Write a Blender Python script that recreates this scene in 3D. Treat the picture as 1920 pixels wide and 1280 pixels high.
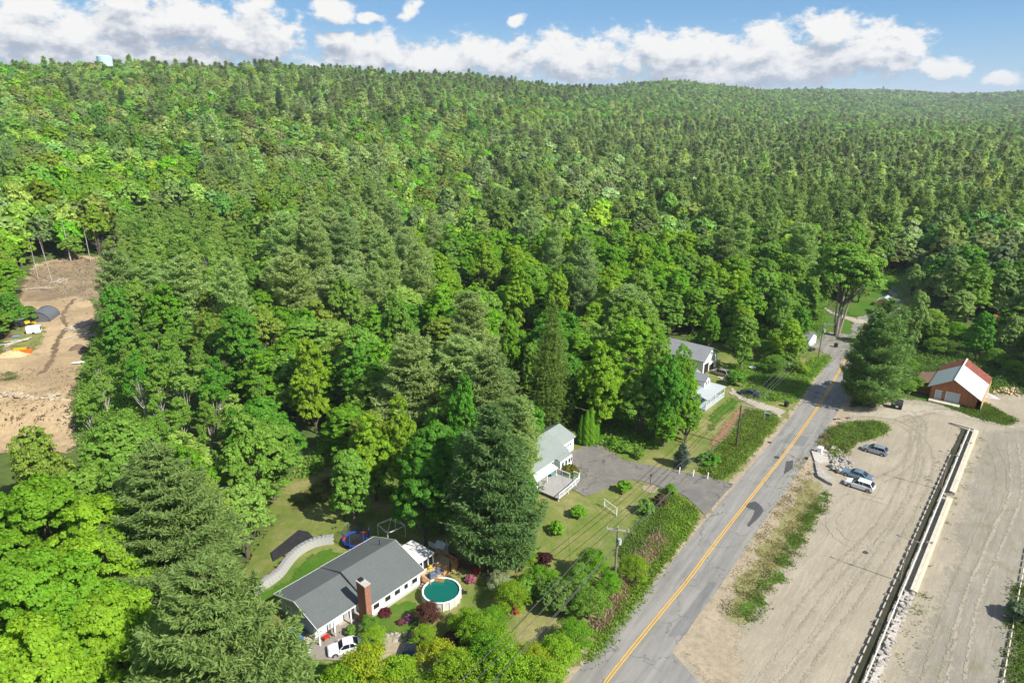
import bpy, bmesh, math, random
import numpy as np
from mathutils import Vector, Matrix, geometry
R = math.radians
for o in list(bpy.data.objects): bpy.data.objects.remove(o)
sc = bpy.context.scene
C = sc.collection

# ------------------------------------------------------------------ camera
CAM_H = 67.0
PITCH = 19.6
cam_d = bpy.data.cameras.new('camera'); cam = bpy.data.objects.new('camera', cam_d); C.objects.link(cam)
cam_d.lens = 24.0; cam_d.sensor_width = 36.0; cam_d.clip_start = 0.5; cam_d.clip_end = 20000
cam.location = (0, 0, CAM_H); cam.rotation_euler = (R(90-PITCH), 0, 0)
sc.camera = cam

# ------------------------------------------------------------------ light
SUN_AZ = 126.0      # clockwise from +Y (the view direction): behind the camera, to the right
SUN_EL = 43.0
sd = bpy.data.lights.new('sun', 'SUN'); sun = bpy.data.objects.new('sun', sd); C.objects.link(sun)
sd.energy = 4.65; sd.angle = R(0.55); sd.color = (1.0, 0.955, 0.87)
az, el = R(SUN_AZ), R(SUN_EL)
SUND = Vector((math.sin(az)*math.cos(el), math.cos(az)*math.cos(el), math.sin(el)))
sun.rotation_euler = SUND.to_track_quat('Z', 'Y').to_euler()
sun.location = (60, -60, 160)

sc.view_settings.view_transform = 'Standard'
try: sc.view_settings.look = 'None'
except Exception: pass
sc.view_settings.gamma = 1.0
sc.view_settings.exposure = 0.72
sc.view_settings.use_curve_mapping = False
sc.cycles.max_bounces = 6
sc.cycles.diffuse_bounces = 4
sc.cycles.glossy_bounces = 2
sc.cycles.transmission_bounces = 3
sc.cycles.transparent_max_bounces = 12
sc.cycles.use_denoising = True
sc.render.film_transparent = False

# ---- node helpers
class NT:
    def __init__(s, tree): s.t = tree; s.n = tree.nodes; s.l = tree.links
    def new(s, typ, **kw):
        n = s.n.new(typ)
        for k, v in kw.items():
            if k.startswith('i_'):
                n.inputs[k[2:]].default_value = v
            else: setattr(n, k, v)
        return n
    def put(s, inp, v):
        if isinstance(v, bpy.types.NodeSocket): s.l.new(v, inp)
        elif v is not None:
            if isinstance(v, (tuple, list)) and len(v) == 3 and inp.type == 'RGBA': v = (*v, 1)
            inp.default_value = v
    def math(s, op, a, b=None, c=None, clamp=False):
        n = s.new('ShaderNodeMath', operation=op, use_clamp=clamp)
        s.put(n.inputs[0], a); s.put(n.inputs[1], b)
        if c is not None: s.put(n.inputs[2], c)
        return n.outputs[0]
    def vm(s, op, a, b=None):
        n = s.new('ShaderNodeVectorMath', operation=op)
        s.put(n.inputs[0], a)
        if b is not None: s.put(n.inputs[1], b)
        return n.outputs['Value'] if op in ('LENGTH', 'DOT_PRODUCT') else n.outputs[0]
    def noise(s, vec, scale, detail=4, rough=0.55, dist=0.0):
        n = s.new('ShaderNodeTexNoise'); s.put(n.inputs['Vector'], vec)
        n.inputs['Scale'].default_value = scale; n.inputs['Detail'].default_value = detail
        n.inputs['Roughness'].default_value = rough; n.inputs['Distortion'].default_value = dist
        return n.outputs['Fac']
    def ramp(s, f, stops, interp='LINEAR'):
        n = s.new('ShaderNodeValToRGB'); s.put(n.inputs[0], f); cr = n.color_ramp; cr.interpolation = interp
        while len(cr.elements) < len(stops): cr.elements.new(0.5)
        for e, (p, c) in zip(cr.elements, stops):
            e.position = p; e.color = (*c, 1) if isinstance(c, (tuple, list)) else (c, c, c, 1)
        return n.outputs[0]
    def mix(s, f, a, b, typ='MIX'):
        n = s.new('ShaderNodeMix', data_type='RGBA', blend_type=typ); s.put(n.inputs[0], f)
        s.put(n.inputs[6], a); s.put(n.inputs[7], b)
        return n.outputs[2]
    def mr(s, v, a, b, c=0.0, d=1.0, typ='LINEAR'):
        n = s.new('ShaderNodeMapRange', interpolation_type=typ); s.put(n.inputs[0], v)
        for i, x in enumerate((a, b, c, d)): s.put(n.inputs[i+1], x)
        return n.outputs[0]

# ------------------------------------------------------------------ sky with clouds
world = bpy.data.worlds.new('World'); sc.world = world; world.use_nodes = True
world.cycles.sampling_method = 'MANUAL'; world.cycles.sample_map_resolution = 512
w = NT(world.node_tree); w.n.clear()
def px_sky(u, v):
    a = (u-960)/1280; b = (v-640)/1280; p = R(PITCH)
    x, y, z = a, math.cos(p)-b*math.sin(p), -(math.sin(p)+b*math.cos(p))
    return math.atan2(x, y), math.atan2(z, math.hypot(x, y))
# cumulus masses: centre u, v, half width, half height (pixels of a 1920 wide view), weight
CLOUDS = [(40, 58, 150, 50), (150, 98, 215, 42), (330, 45, 190, 72), (150, 60, 120, 40), (455, 62, 125, 56), (250, 8, 60, 26), (300, 112, 200, 30), (60, 10, 90, 24),
          (700, 98, 120, 38), (800, 112, 150, 34), (640, 72, 50, 18), (925, 108, 110, 38), (623, 22, 50, 24), (773, 22, 22, 19), (972, 42, 20, 10), (690, 32, 34, 10),
          (1070, 104, 150, 44), (1270, 98, 165, 46), (1430, 90, 150, 42), (1562, 62, 56, 34), (1620, 92, 125, 38), (1385, 130, 330, 36),
          (1705, 92, 40, 24), (1762, 134, 72, 21), (1885, 150, 46, 13), (1060, 130, 120, 26),
          (2120, 120, 160, 40), (2400, 60, 200, 60), (-260, 60, 220, 70), (-560, 110, 200, 50)]
grp = bpy.data.node_groups.new('cloud_density', 'ShaderNodeTree')
grp.interface.new_socket('P', in_out='INPUT', socket_type='NodeSocketVector')
grp.interface.new_socket('D', in_out='OUTPUT', socket_type='NodeSocketFloat')
g = NT(grp); gi = g.new('NodeGroupInput'); go = g.new('NodeGroupOutput')
P = gi.outputs[0]
# domain warp so that the outlines billow
nz = g.new('ShaderNodeTexNoise'); g.put(nz.inputs['Vector'], P); nz.inputs['Scale'].default_value = 9; nz.inputs['Detail'].default_value = 3
wv = g.vm('MULTIPLY', g.vm('SUBTRACT', nz.outputs['Color'], (0.5, 0.5, 0.5)), (0.09, 0.045, 0.0))
Pw = g.vm('ADD', P, wv)
acc = None
for (u, v, ru, rv) in CLOUDS:
    ca, ce = px_sky(u, v)
    k = math.cos(ca)**2
    q = g.vm('MULTIPLY', g.vm('SUBTRACT', Pw, (ca, ce, 0)), (1280/(ru*k+1e-6)*1.06, 1280/rv*1.06, 0))
    d = g.math('SUBTRACT', 1.0, g.vm('LENGTH', q))
    acc = d if acc is None else g.math('SMOOTH_MAX', acc, d, 0.25)
# unseen cumulus over the rest of the sky, cover thickened for more fill light
n2 = g.noise(P, 2.2, 2, 0.5)
outside = g.math('GREATER_THAN', g.math('ABSOLUTE', g.new('ShaderNodeSeparateXYZ').outputs[0]), 5)
sp = g.new('ShaderNodeSeparateXYZ'); g.put(sp.inputs[0], P)
m_az = g.mr(g.math('ABSOLUTE', sp.outputs[0]), 0.85, 1.2)
m_el = g.mr(sp.outputs[1], 0.16, 0.3)
m = g.math('MAXIMUM', m_az, m_el)
oth = g.math('ADD', g.math('MULTIPLY', g.math('SUBTRACT', n2, 0.50), 6.0), g.math('MULTIPLY', g.math('SUBTRACT', m, 1.0), 4.0))
acc = g.math('MAXIMUM', acc, oth)
f1 = g.noise(g.vm('MULTIPLY', P, (1.0, 1.5, 1.0)), 26, 7, 0.62)
f2 = g.noise(g.vm('MULTIPLY', P, (1.0, 1.6, 1.0)), 70, 5, 0.6)
acc = g.math('ADD', acc, g.math('MULTIPLY', g.math('SUBTRACT', f1, 0.5), 2.3))
acc = g.math('ADD', acc, g.math('MULTIPLY', g.math('SUBTRACT', f2, 0.5), 0.8))
g.put(go.inputs[0], acc)

tc = w.new('ShaderNodeTexCoord'); sx = w.new('ShaderNodeSeparateXYZ'); w.put(sx.inputs[0], tc.outputs['Generated'])
azn = w.math('ARCTAN2', sx.outputs[0], sx.outputs[1]); eln = w.math('ARCSINE', sx.outputs[2])
cv = w.new('ShaderNodeCombineXYZ'); w.put(cv.inputs[0], azn); w.put(cv.inputs[1], eln)
def dens(off):
    gn = w.new('ShaderNodeGroup'); gn.node_tree = grp
    w.put(gn.inputs[0], w.vm('ADD', cv.outputs[0], off)); return gn.outputs[0]
d0 = dens((0, 0, 0)); d1 = dens((0.006, 0.017, 0)); d2 = dens((0.002, 0.045, 0))
alpha = w.mr(d0, -0.10, 0.46, 0, 1, 'SMOOTHSTEP')
slope = w.math('SUBTRACT', d0, d1); slope2 = w.math('SUBTRACT', d0, d2)
lit = w.math('ADD', w.math('MULTIPLY', slope, 0.55), w.math('ADD', w.math('MULTIPLY', slope2, 0.32), 0.56))
lit = w.math('SUBTRACT', lit, w.math('MULTIPLY', w.mr(d0, 0.4, 1.5), 0.34), clamp=True)
ccol = w.ramp(lit, [(0.0, (0.34, 0.40, 0.50)), (0.4, (0.50, 0.55, 0.64)), (0.68, (0.80, 0.82, 0.85)), (0.95, (1.0, 0.99, 0.97))])
sky = w.new('ShaderNodeTexSky', sky_type='NISHITA'); sky.sun_disc = False
sky.sun_elevation = R(SUN_EL); sky.sun_rotation = R(SUN_AZ); sky.air_density = 1.0; sky.dust_density = 0.0; sky.ozone_density = 4.0
shs = w.new('ShaderNodeHueSaturation'); shs.inputs['Saturation'].default_value = 1.1; w.put(shs.inputs['Color'], sky.outputs[0])
bg1 = w.new('ShaderNodeBackground'); 
skyz = w.new('ShaderNodeSeparateXYZ'); w.put(skyz.inputs[0], w.new('ShaderNodeTexCoord').outputs['Generated'])
grad = w.ramp(skyz.outputs[2], [(0.0, (4.6, 7.6, 10.6)), (0.10, (2.2, 5.1, 9.2)), (0.35, (1.0, 2.9, 6.6)), (1.0, (0.7, 1.9, 4.8))])
w.put(bg1.inputs[0], w.mix(0.7, shs.outputs[0], grad)); bg1.inputs[1].default_value = 0.056
bg2 = w.new('ShaderNodeBackground'); w.put(bg2.inputs[0], ccol); bg2.inputs[1].default_value = 0.585
up = w.math('MULTIPLY', alpha, w.mr(sx.outputs[2], -0.02, 0.0))
mxs = w.new('ShaderNodeMixShader'); w.put(mxs.inputs[0], up); w.l.new(bg1.outputs[0], mxs.inputs[1]); w.l.new(bg2.outputs[0], mxs.inputs[2])
ow = w.new('ShaderNodeOutputWorld'); w.l.new(mxs.outputs[0], ow.inputs[0])
# ------------------------------------------------------------------ terrain height
RO = np.array([11.9, 54.4])            # a point on the road's centre line
RD = np.array([0.5695, 0.8220])        # its direction
RL = np.array([-0.8220, 0.5695])       # to its left
def sst(x): x = np.clip(x, 0, 1); return x*x*(3-2*x)
def vnoise(x, y, s, seed=0):
    return (np.sin(x/s*1.7+seed*1.3+0.7*np.sin(y/s*1.1+seed)) * np.cos(y/s*1.5-seed*0.7+0.6*np.sin(x/s*0.9-seed*2)))
PAD = None
KS = CAM_H/57.0
def hgt(x, y):
    x = np.asarray(x, float)/KS; y = np.asarray(y, float)/KS
    s = (x-RO[0])*RL[0]+(y-RO[1])*RL[1]
    t = (x-RO[0])*RD[0]+(y-RO[1])*RD[1]
    hill = 67*sst((s-150)/600)
    rough = np.clip((s-170)/250, 0, 1)
    hill = hill + rough*(3.2*vnoise(x, y, 60, 1)+4.5*vnoise(x, y, 150, 4))
    far = 70*sst((y-1500)/2200) + 8*vnoise(x, y, 420, 2)*sst((y-1200)/1500)
    az = np.arctan2(x, y); d = np.hypot(x, y)
    bump = 34*np.exp(-((az-0.21)/0.085)**2)*sst((d-1500)/700) - 10*np.exp(-((az-0.545)/0.06)**2)*sst((d-1200)/900)
    hill = hill*(1-0.22*sst((az+0.05)/0.25))
    z = hill + np.maximum(far, 0)*(1-sst((s-150)/900)) + bump
    # the pad of the clearing, cut level on the left
    q = (y-104)*0.98 + (x+75)*0.20
    z = z + 4.0*sst(q/9)*sst((-44-x)/16)*sst((s-60)/30)
    return z*KS
def H(x, y): return float(hgt(x, y))
_cp, _sp = math.cos(R(PITCH)), math.sin(R(PITCH))
def ray(u, v):
    a = (u-960)/1280; b = (v-640)/1280
    return np.array([a, _cp-b*_sp, -(_sp+b*_cp)])
def G(u, v, z=None, above=0.0):
    """the point of the ground (or of the level z, or so far above the ground) that lies in this direction"""
    d = ray(u, v)
    if z is not None:
        t = (z-CAM_H)/d[2]; return Vector((d[0]*t, d[1]*t, z))
    t = 20.0; step = 2.0
    while t < 6000:
        p = d*t; zz = CAM_H+p[2]
        if zz <= H(p[0], p[1])+above: break
        t += step; step = max(2.0, t*0.01)
    lo, hi = t-step, t
    for _ in range(24):
        m = (lo+hi)/2; p = d*m
        if CAM_H+p[2] <= H(p[0], p[1])+above: hi = m
        else: lo = m
    p = d*hi
    return Vector((p[0], p[1], H(p[0], p[1])))
def G2(u, v): p = G(u, v); return (p.x, p.y)
def project(x, y, z):
    yc = y*_cp-(z-CAM_H)*_sp; zc = y*_sp+(z-CAM_H)*_cp
    return 960+1280*x/yc, 640-1280*zc/yc, yc
def inpoly(px, py, poly):
    px = np.asarray(px); py = np.asarray(py); c = np.zeros(px.shape, bool); n = len(poly); j = n-1
    for i in range(n):
        xi, yi = poly[i]; xj, yj = poly[j]
        cond = ((yi > py) != (yj > py)) & (px < (xj-xi)*(py-yi)/((yj-yi) or 1e-9)+xi)
        c ^= cond; j = i
    return c

# ------------------------------------------------------------------ object helpers
def tag(o, label=None, cat=None, group=None, kind=None):
    if label: o['label'] = label
    if cat: o['category'] = cat
    if group: o['group'] = group
    if kind: o['kind'] = kind
    return o
def thing(name, label, cat, loc=(0, 0, 0), rz=0.0, group=None):
    o = bpy.data.objects.new(name, None); C.objects.link(o); o.empty_display_size = 0.5
    o.location = loc; o.rotation_euler = (0, 0, rz)
    return tag(o, label, cat, group)
def link(name, me, parent=None, mat=None, smooth=False):
    o = bpy.data.objects.new(name, me); C.objects.link(o)
    if mat is not None:
        for m in (mat if isinstance(mat, (list, tuple)) else [mat]): me.materials.append(m)
    if smooth: me.polygons.foreach_set('use_smooth', [True]*len(me.polygons))
    if parent is not None: o.parent = parent
    return o
def copy_tree(o, parent=None):
    c = o.copy(); C.objects.link(c)
    if parent is not None: c.parent = parent
    for ch in list(o.children): copy_tree(ch, c)
    return c
def np_mesh(name, verts, faces, mats=None, attr=None, smooth=False):
    """quads or tris from numpy arrays"""
    me = bpy.data.meshes.new(name); verts = np.asarray(verts, np.float32); faces = np.asarray(faces, np.int32)
    k = faces.shape[1]; nf = len(faces)
    me.vertices.add(len(verts)); me.vertices.foreach_set('co', verts.ravel())
    me.loops.add(nf*k); me.loops.foreach_set('vertex_index', faces.ravel())
    me.polygons.add(nf); me.polygons.foreach_set('loop_start', np.arange(0, nf*k, k, dtype=np.int32))
    if mats is not None: me.polygons.foreach_set('material_index', np.asarray(mats, np.int32))
    if smooth: me.polygons.foreach_set('use_smooth', np.ones(nf, bool))
    me.update(calc_edges=True)
    if attr is not None:
        for k2, a in attr.items():
            at = me.attributes.new(k2, 'FLOAT', 'POINT'); at.data.foreach_set('value', np.asarray(a, np.float32))
    return me
class MB:
    """collects simple solids; build() links them as one mesh"""
    def __init__(s): s.v = []; s.f = []
    def add(s, vs, fs):
        b = len(s.v); s.v += [tuple(x) for x in vs]; s.f += [tuple(i+b for i in f) for f in fs]; return s
    def box(s, c, d, rz=0.0, taper=1.0, M=None):
        hx, hy, hz = d[0]/2, d[1]/2, d[2]/2; vs = []
        for z, k in ((-hz, 1), (hz, taper)):
            for x, y in ((-hx, -hy), (hx, -hy), (hx, hy), (-hx, hy)): vs.append(Vector((x*k, y*k, z)))
        rm = Matrix.Rotation(rz, 3, 'Z') if M is None else M
        vs = [rm @ v + Vector(c) for v in vs]
        return s.add(vs, [(3, 2, 1, 0), (4, 5, 6, 7), (0, 1, 5, 4), (1, 2, 6, 5), (2, 3, 7, 6), (3, 0, 4, 7)])
    def bar(s, a, b, w, h=None, up=Vector((0, 0, 1))):
        a, b = Vector(a), Vector(b); h = h or w; d = (b-a); L = d.length; x = d/L
        y = up.cross(x)
        if y.length < 1e-4: y = Vector((0, 1, 0))
        y.normalize(); z = x.cross(y); M = Matrix((x, y, z)).transposed()
        return s.box((a+b)/2, (L, w, h), M=M)
    def tube(s, pts, rs, n=8, cap=True):
        pts = [Vector(p) for p in pts]; vs = []; fs = []
        if not isinstance(rs, (list, tuple)): rs = [rs]*len(pts)
        for i, p in enumerate(pts):
            d = (pts[min(i+1, len(pts)-1)]-pts[max(i-1, 0)]).normalized()
            u = d.orthogonal().normalized() if abs(d.z) < 0.95 else Vector((1, 0, 0)).cross(d).normalized()
            w_ = d.cross(u)
            for k in range(n):
                a = 2*math.pi*k/n; vs.append(p+(u*math.cos(a)+w_*math.sin(a))*rs[i])
        for i in range(len(pts)-1):
            for k in range(n): fs.append((i*n+k, i*n+(k+1) % n, (i+1)*n+(k+1) % n, (i+1)*n+k))
        if cap: fs.append(tuple(range(n-1, -1, -1))); fs.append(tuple((len(pts)-1)*n+k for k in range(n)))
        return s.add(vs, fs)
    def prism(s, poly, z0, z1):
        n = len(poly); vs = [(x, y, z0) for x, y in poly]+[(x, y, z1) for x, y in poly]
        a = sum(poly[i][0]*poly[(i+1) % n][1]-poly[(i+1) % n][0]*poly[i][1] for i in range(n))
        fs = [tuple(range(n-1, -1, -1)), tuple(range(n, 2*n))]+[(i, (i+1) % n, n+(i+1) % n, n+i) for i in range(n)]
        if a < 0: fs = [f[::-1] for f in fs]
        return s.add(vs, fs)
    def disc(s, c, r, h, n=20, r2=None):
        r2 = r if r2 is None else r2
        return s.tube([(c[0], c[1], c[2]), (c[0], c[1], c[2]+h)], [r, r2], n)
    def build(s, name, mat=None, parent=None, smooth=False, loc=None, bevel=0.0):
        me = bpy.data.meshes.new(name); me.from_pydata(s.v, [], s.f); me.update()
        o = link(name, me, parent, mat, smooth)
        if loc is not None: o.location = loc
        if bevel:
            m = o.modifiers.new('bevel', 'BEVEL'); m.width = bevel; m.segments = 2; m.limit_method = 'ANGLE'
        return o

# ------------------------------------------------------------------ materials
MATS = {}
def mat(name, base, rough=0.7, spec=0.3, metal=0.0, var=0.0, vscale=2.0, bump=0.0, bscale=20.0, grime=0.0, gscale=0.7, emit=None, coords='Object', coat=0.0, grime_col=(0.25, 0.22, 0.18)):
    if name in MATS: return MATS[name]
    m = bpy.data.materials.new(name); m.use_nodes = True; t = NT(m.node_tree); b = t.n['Principled BSDF']
    tcn = t.new('ShaderNodeTexCoord'); vec = tcn.outputs[coords]; col = (*base, 1)
    if var:
        n = t.noise(vec, vscale, 5, 0.6)
        col = t.mix(t.mr(n, 0.3, 0.7), tuple(c*(1-var) for c in base), tuple(min(1, c*(1+var)) for c in base))
    if grime:
        n = t.noise(vec, gscale, 6, 0.65)
        col = t.mix(t.math('MULTIPLY', t.mr(n, 0.45, 0.75), grime), col, grime_col)
    t.put(b.inputs['Base Color'], col)
    b.inputs['Roughness'].default_value = rough; b.inputs['Metallic'].default_value = metal
    b.inputs['Specular IOR Level'].default_value = spec
    b.inputs['Coat Weight'].default_value = coat
    if bump:
        bp = t.new('ShaderNodeBump'); bp.inputs['Strength'].default_value = bump; bp.inputs['Distance'].default_value = 0.05
        t.put(bp.inputs['Height'], t.noise(vec, bscale, 4, 0.6)); t.l.new(bp.outputs[0], b.inputs['Normal'])
    MATS[name] = m
    return m
def groundmat(name, fn, rough=0.95, bump=0.3, bscale=6.0, edge=False, spec=0.15):
    """fn(t, world xyz) returns a colour socket"""
    m = bpy.data.materials.new(name); m.use_nodes = True; t = NT(m.node_tree); b = t.n['Principled BSDF']
    ge = t.new('ShaderNodeNewGeometry'); vec = ge.outputs['Position']
    t.put(b.inputs['Base Color'], fn(t, vec)); b.inputs['Roughness'].default_value = rough; b.inputs['Specular IOR Level'].default_value = spec
    if bump:
        bp = t.new('ShaderNodeBump'); bp.inputs['Strength'].default_value = bump; bp.inputs['Distance'].default_value = 0.12
        t.put(bp.inputs['Height'], t.noise(vec, bscale, 5, 0.65)); t.l.new(bp.outputs[0], b.inputs['Normal'])
    if edge:
        at = t.new('ShaderNodeAttribute', attribute_name='edge')
        n = t.noise(vec, 1.3, 6, 0.7)
        al = t.math('GREATER_THAN', at.outputs['Fac'], t.mr(n, 0.32, 0.68, 0.02, 0.98))
        tr = t.new('ShaderNodeBsdfTransparent'); mx = t.new('ShaderNodeMixShader')
        t.put(mx.inputs[0], al); t.l.new(tr.outputs[0], mx.inputs[1]); t.l.new(b.outputs[0], mx.inputs[2])
        t.l.new(mx.outputs[0], t.n['Material Output'].inputs[0])
    MATS[name] = m
    return m

_layer = [0.012]
def sheet(name, poly, m, cell=2.0, jitter=0.0, z=None, follow=True, label=None, fade=None, lift=None, seed=1, kind='structure'):
    """a ground sheet lying just above what is below it, triangulated over its outline"""
    rnd = random.Random(seed)
    if z is None: _layer[0] += 0.004; z = _layer[0]
    fade = fade if fade is not None else cell
    pts = []
    n = len(poly)
    for i in range(n):
        a, b = Vector(poly[i]), Vector(poly[(i+1) % n]); L = (b-a).length; k = max(1, int(L/cell))
        nrm = Vector((-(b-a).y, (b-a).x)).normalized() if L > 0 else Vector((0, 0))
        for j in range(k):
            p = a.lerp(b, j/k)
            if jitter: p = p+nrm*jitter*rnd.uniform(-1, 1)
            pts.append(p)
    nb = len(pts); xs = [p.x for p in pts]; ys = [p.y for p in pts]
    gx = np.arange(min(xs), max(xs), cell); gy = np.arange(min(ys), max(ys), cell)
    X, Y = np.meshgrid(gx, gy); X = X.ravel(); Y = Y.ravel()
    pl = [(p.x, p.y) for p in pts]
    ins = inpoly(X, Y, pl)
    X = X[ins]; Y = Y[ins]
    bx = np.array(xs); by = np.array(ys)
    # distance to the outline's points
    if len(X):
        dmin = np.min(np.hypot(X[:, None]-bx[None], Y[:, None]-by[None]), axis=1); keep = dmin > cell*0.5
        X = X[keep]; Y = Y[keep]; dmin = dmin[keep]
    else: dmin = np.array([])
    allp = pts+[Vector((x, y)) for x, y in zip(X, Y)]
    edges = [(i, (i+1) % nb) for i in range(nb)]
    vo, eo, fo, ov, oe, of = geometry.delaunay_2d_cdt(allp, edges, [list(range(nb))], 1, 1e-4)
    vs = np.array([(v.x, v.y) for v in vo])
    hz = (hgt(vs[:, 0], vs[:, 1]) if follow else np.zeros(len(vs)))+z
    if lift is not None: hz = hz+np.array([lift(x, y) for x, y in vs])
    me = bpy.data.meshes.new(name)
    me.from_pydata([(x, y, h) for (x, y), h in zip(vs, hz)], [], [tuple(f) for f in fo]); me.update()
    ed = np.zeros(len(vs))
    for i, src in enumerate(ov):
        k = src[0] if len(src) else 0
        if k >= nb: ed[i] = min(1.0, dmin[k-nb]/fade)
    at = me.attributes.new('edge', 'FLOAT', 'POINT'); at.data.foreach_set('value', ed.astype(np.float32))
    if len(me.polygons) and me.polygons[0].normal.z < 0: me.flip_normals()
    o = link(name, me, None, m); tag(o, label, None, None, kind)
    return o
def smooth_line(pts, k=6):
    out = []; P_ = [Vector(p) for p in pts]
    for i in range(len(P_)-1):
        p0, p1, p2, p3 = P_[max(i-1, 0)], P_[i], P_[i+1], P_[min(i+2, len(P_)-1)]
        for j in range(k):
            t = j/k; out.append(0.5*((2*p1)+(p2-p0)*t+(2*p0-5*p1+4*p2-p3)*t*t+(3*p1-p0-3*p2+p3)*t*t*t))
    out.append(P_[-1]); return out
def ribbon(center, w0, w1=None):
    L = []; Rr = []; n = len(center)
    for i, p in enumerate(center):
        d = (center[min(i+1, n-1)]-center[max(i-1, 0)]).normalized(); nn = Vector((-d.y, d.x))
        L.append(tuple(p+nn*w0)); Rr.append(tuple(p-nn*(w1 if w1 is not None else w0)))
    return L+Rr[::-1]

# ------------------------------------------------------------------ the big terrain sheet
def axis(a0, a1, near0, near1, st, grow):
    xs = list(np.arange(near0, near1+0.01, st)); d = st
    while xs[-1] < a1: d *= grow; xs.append(xs[-1]+d)
    d = st
    while xs[0] > a0: d *= grow; xs.insert(0, xs[0]-d)
    return np.array(xs)
gx = axis(-5200, 6200, -240, 200, 2.2, 1.07); gy = axis(-900, 8200, 20, 330, 2.2, 1.07)
X, Y = np.meshgrid(gx, gy); Z = hgt(X, Y)
vs = np.stack([X.ravel(), Y.ravel(), Z.ravel()], 1); nx, ny = len(gx), len(gy)
ii = np.arange((nx-1)*(ny-1)); r_, c_ = ii//(nx-1), ii % (nx-1); b_ = r_*nx+c_
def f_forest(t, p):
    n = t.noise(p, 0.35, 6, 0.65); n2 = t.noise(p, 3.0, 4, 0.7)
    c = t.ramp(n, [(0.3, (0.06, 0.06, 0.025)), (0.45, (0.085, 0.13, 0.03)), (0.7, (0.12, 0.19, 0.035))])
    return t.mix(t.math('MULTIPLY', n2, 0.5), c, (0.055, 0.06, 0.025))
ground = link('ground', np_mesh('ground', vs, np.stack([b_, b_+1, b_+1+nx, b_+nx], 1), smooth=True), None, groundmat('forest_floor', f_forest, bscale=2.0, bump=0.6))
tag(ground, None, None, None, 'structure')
# ------------------------------------------------------------------ foliage
def leafmat(name, trans=0.35, gloss=0.05, tint=1.0, use_color=True, base=(0.1, 0.2, 0.03), spread=0.35, far=False):
    m = bpy.data.materials.new(name); m.use_nodes = True; t = NT(m.node_tree); t.n.clear()
    oi = t.new('ShaderNodeObjectInfo'); at = t.new('ShaderNodeAttribute', attribute_name='v')
    col = oi.outputs['Color'] if use_color else (*base, 1)
    if not use_color:
        r = oi.outputs['Random']
        hs = t.new('ShaderNodeHueSaturation'); t.put(hs.inputs['Color'], col)
        t.put(hs.inputs['Hue'], t.mr(r, 0, 1, 0.475, 0.515)); t.put(hs.inputs['Value'], t.mr(t.math('FRACT', t.math('MULTIPLY', r, 7.3)), 0, 1, 0.62, 1.45))
        t.put(hs.inputs['Saturation'], t.mr(t.math('FRACT', t.math('MULTIPLY', r, 13.7)), 0, 1, 0.75, 1.05))
        col = hs.outputs[0]
    k = t.mr(at.outputs['Fac'], 0, 1, 1-spread, 1+spread)
    hs = t.new('ShaderNodeHueSaturation'); t.put(hs.inputs['Color'], col); t.put(hs.inputs['Value'], k)
    t.put(hs.inputs['Hue'], t.mr(t.math('FRACT', t.math('MULTIPLY', at.outputs['Fac'], 5.1)), 0, 1, 0.488, 0.512))
    col = hs.outputs[0]
    d = t.new('ShaderNodeBsdfDiffuse'); t.put(d.inputs[0], col)
    tr = t.new('ShaderNodeBsdfTranslucent'); t.put(tr.inputs[0], t.mix(1.0, col, (1.15, 1.1, 0.5), 'MULTIPLY'))
    mx = t.new('ShaderNodeMixShader'); mx.inputs[0].default_value = trans; t.l.new(d.outputs[0], mx.inputs[1]); t.l.new(tr.outputs[0], mx.inputs[2])
    out = mx.outputs[0]
    if gloss:
        gl = t.new('ShaderNodeBsdfGlossy'); gl.inputs['Roughness'].default_value = 0.6; gl.inputs[0].default_value = (1, 1, 1, 1)
        m2 = t.new('ShaderNodeMixShader'); m2.inputs[0].default_value = gloss; t.l.new(out, m2.inputs[1]); t.l.new(gl.outputs[0], m2.inputs[2]); out = m2.outputs[0]
    o = t.new('ShaderNodeOutputMaterial'); t.l.new(out, o.inputs[0])
    MATS[name] = m; return m
LEAF = leafmat('leaf', 0.5, 0.01, spread=0.24); NEEDLE = leafmat('needle', 0.45, 0.01, spread=0.25)
def f_bark(t, p): return t.ramp(t.noise(p, 6, 5, 0.7), [(0.3, (0.07, 0.055, 0.04)), (0.7, (0.17, 0.145, 0.115))])
BARK = groundmat('bark', f_bark, bump=0.4, bscale=12)
def f_pale(t, p): return t.ramp(t.noise(p, 4, 5, 0.7), [(0.35, (0.22, 0.20, 0.17)), (0.6, (0.50, 0.47, 0.42))])
PALE = groundmat('pale_bark', f_pale, bump=0.3, bscale=12)

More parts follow.
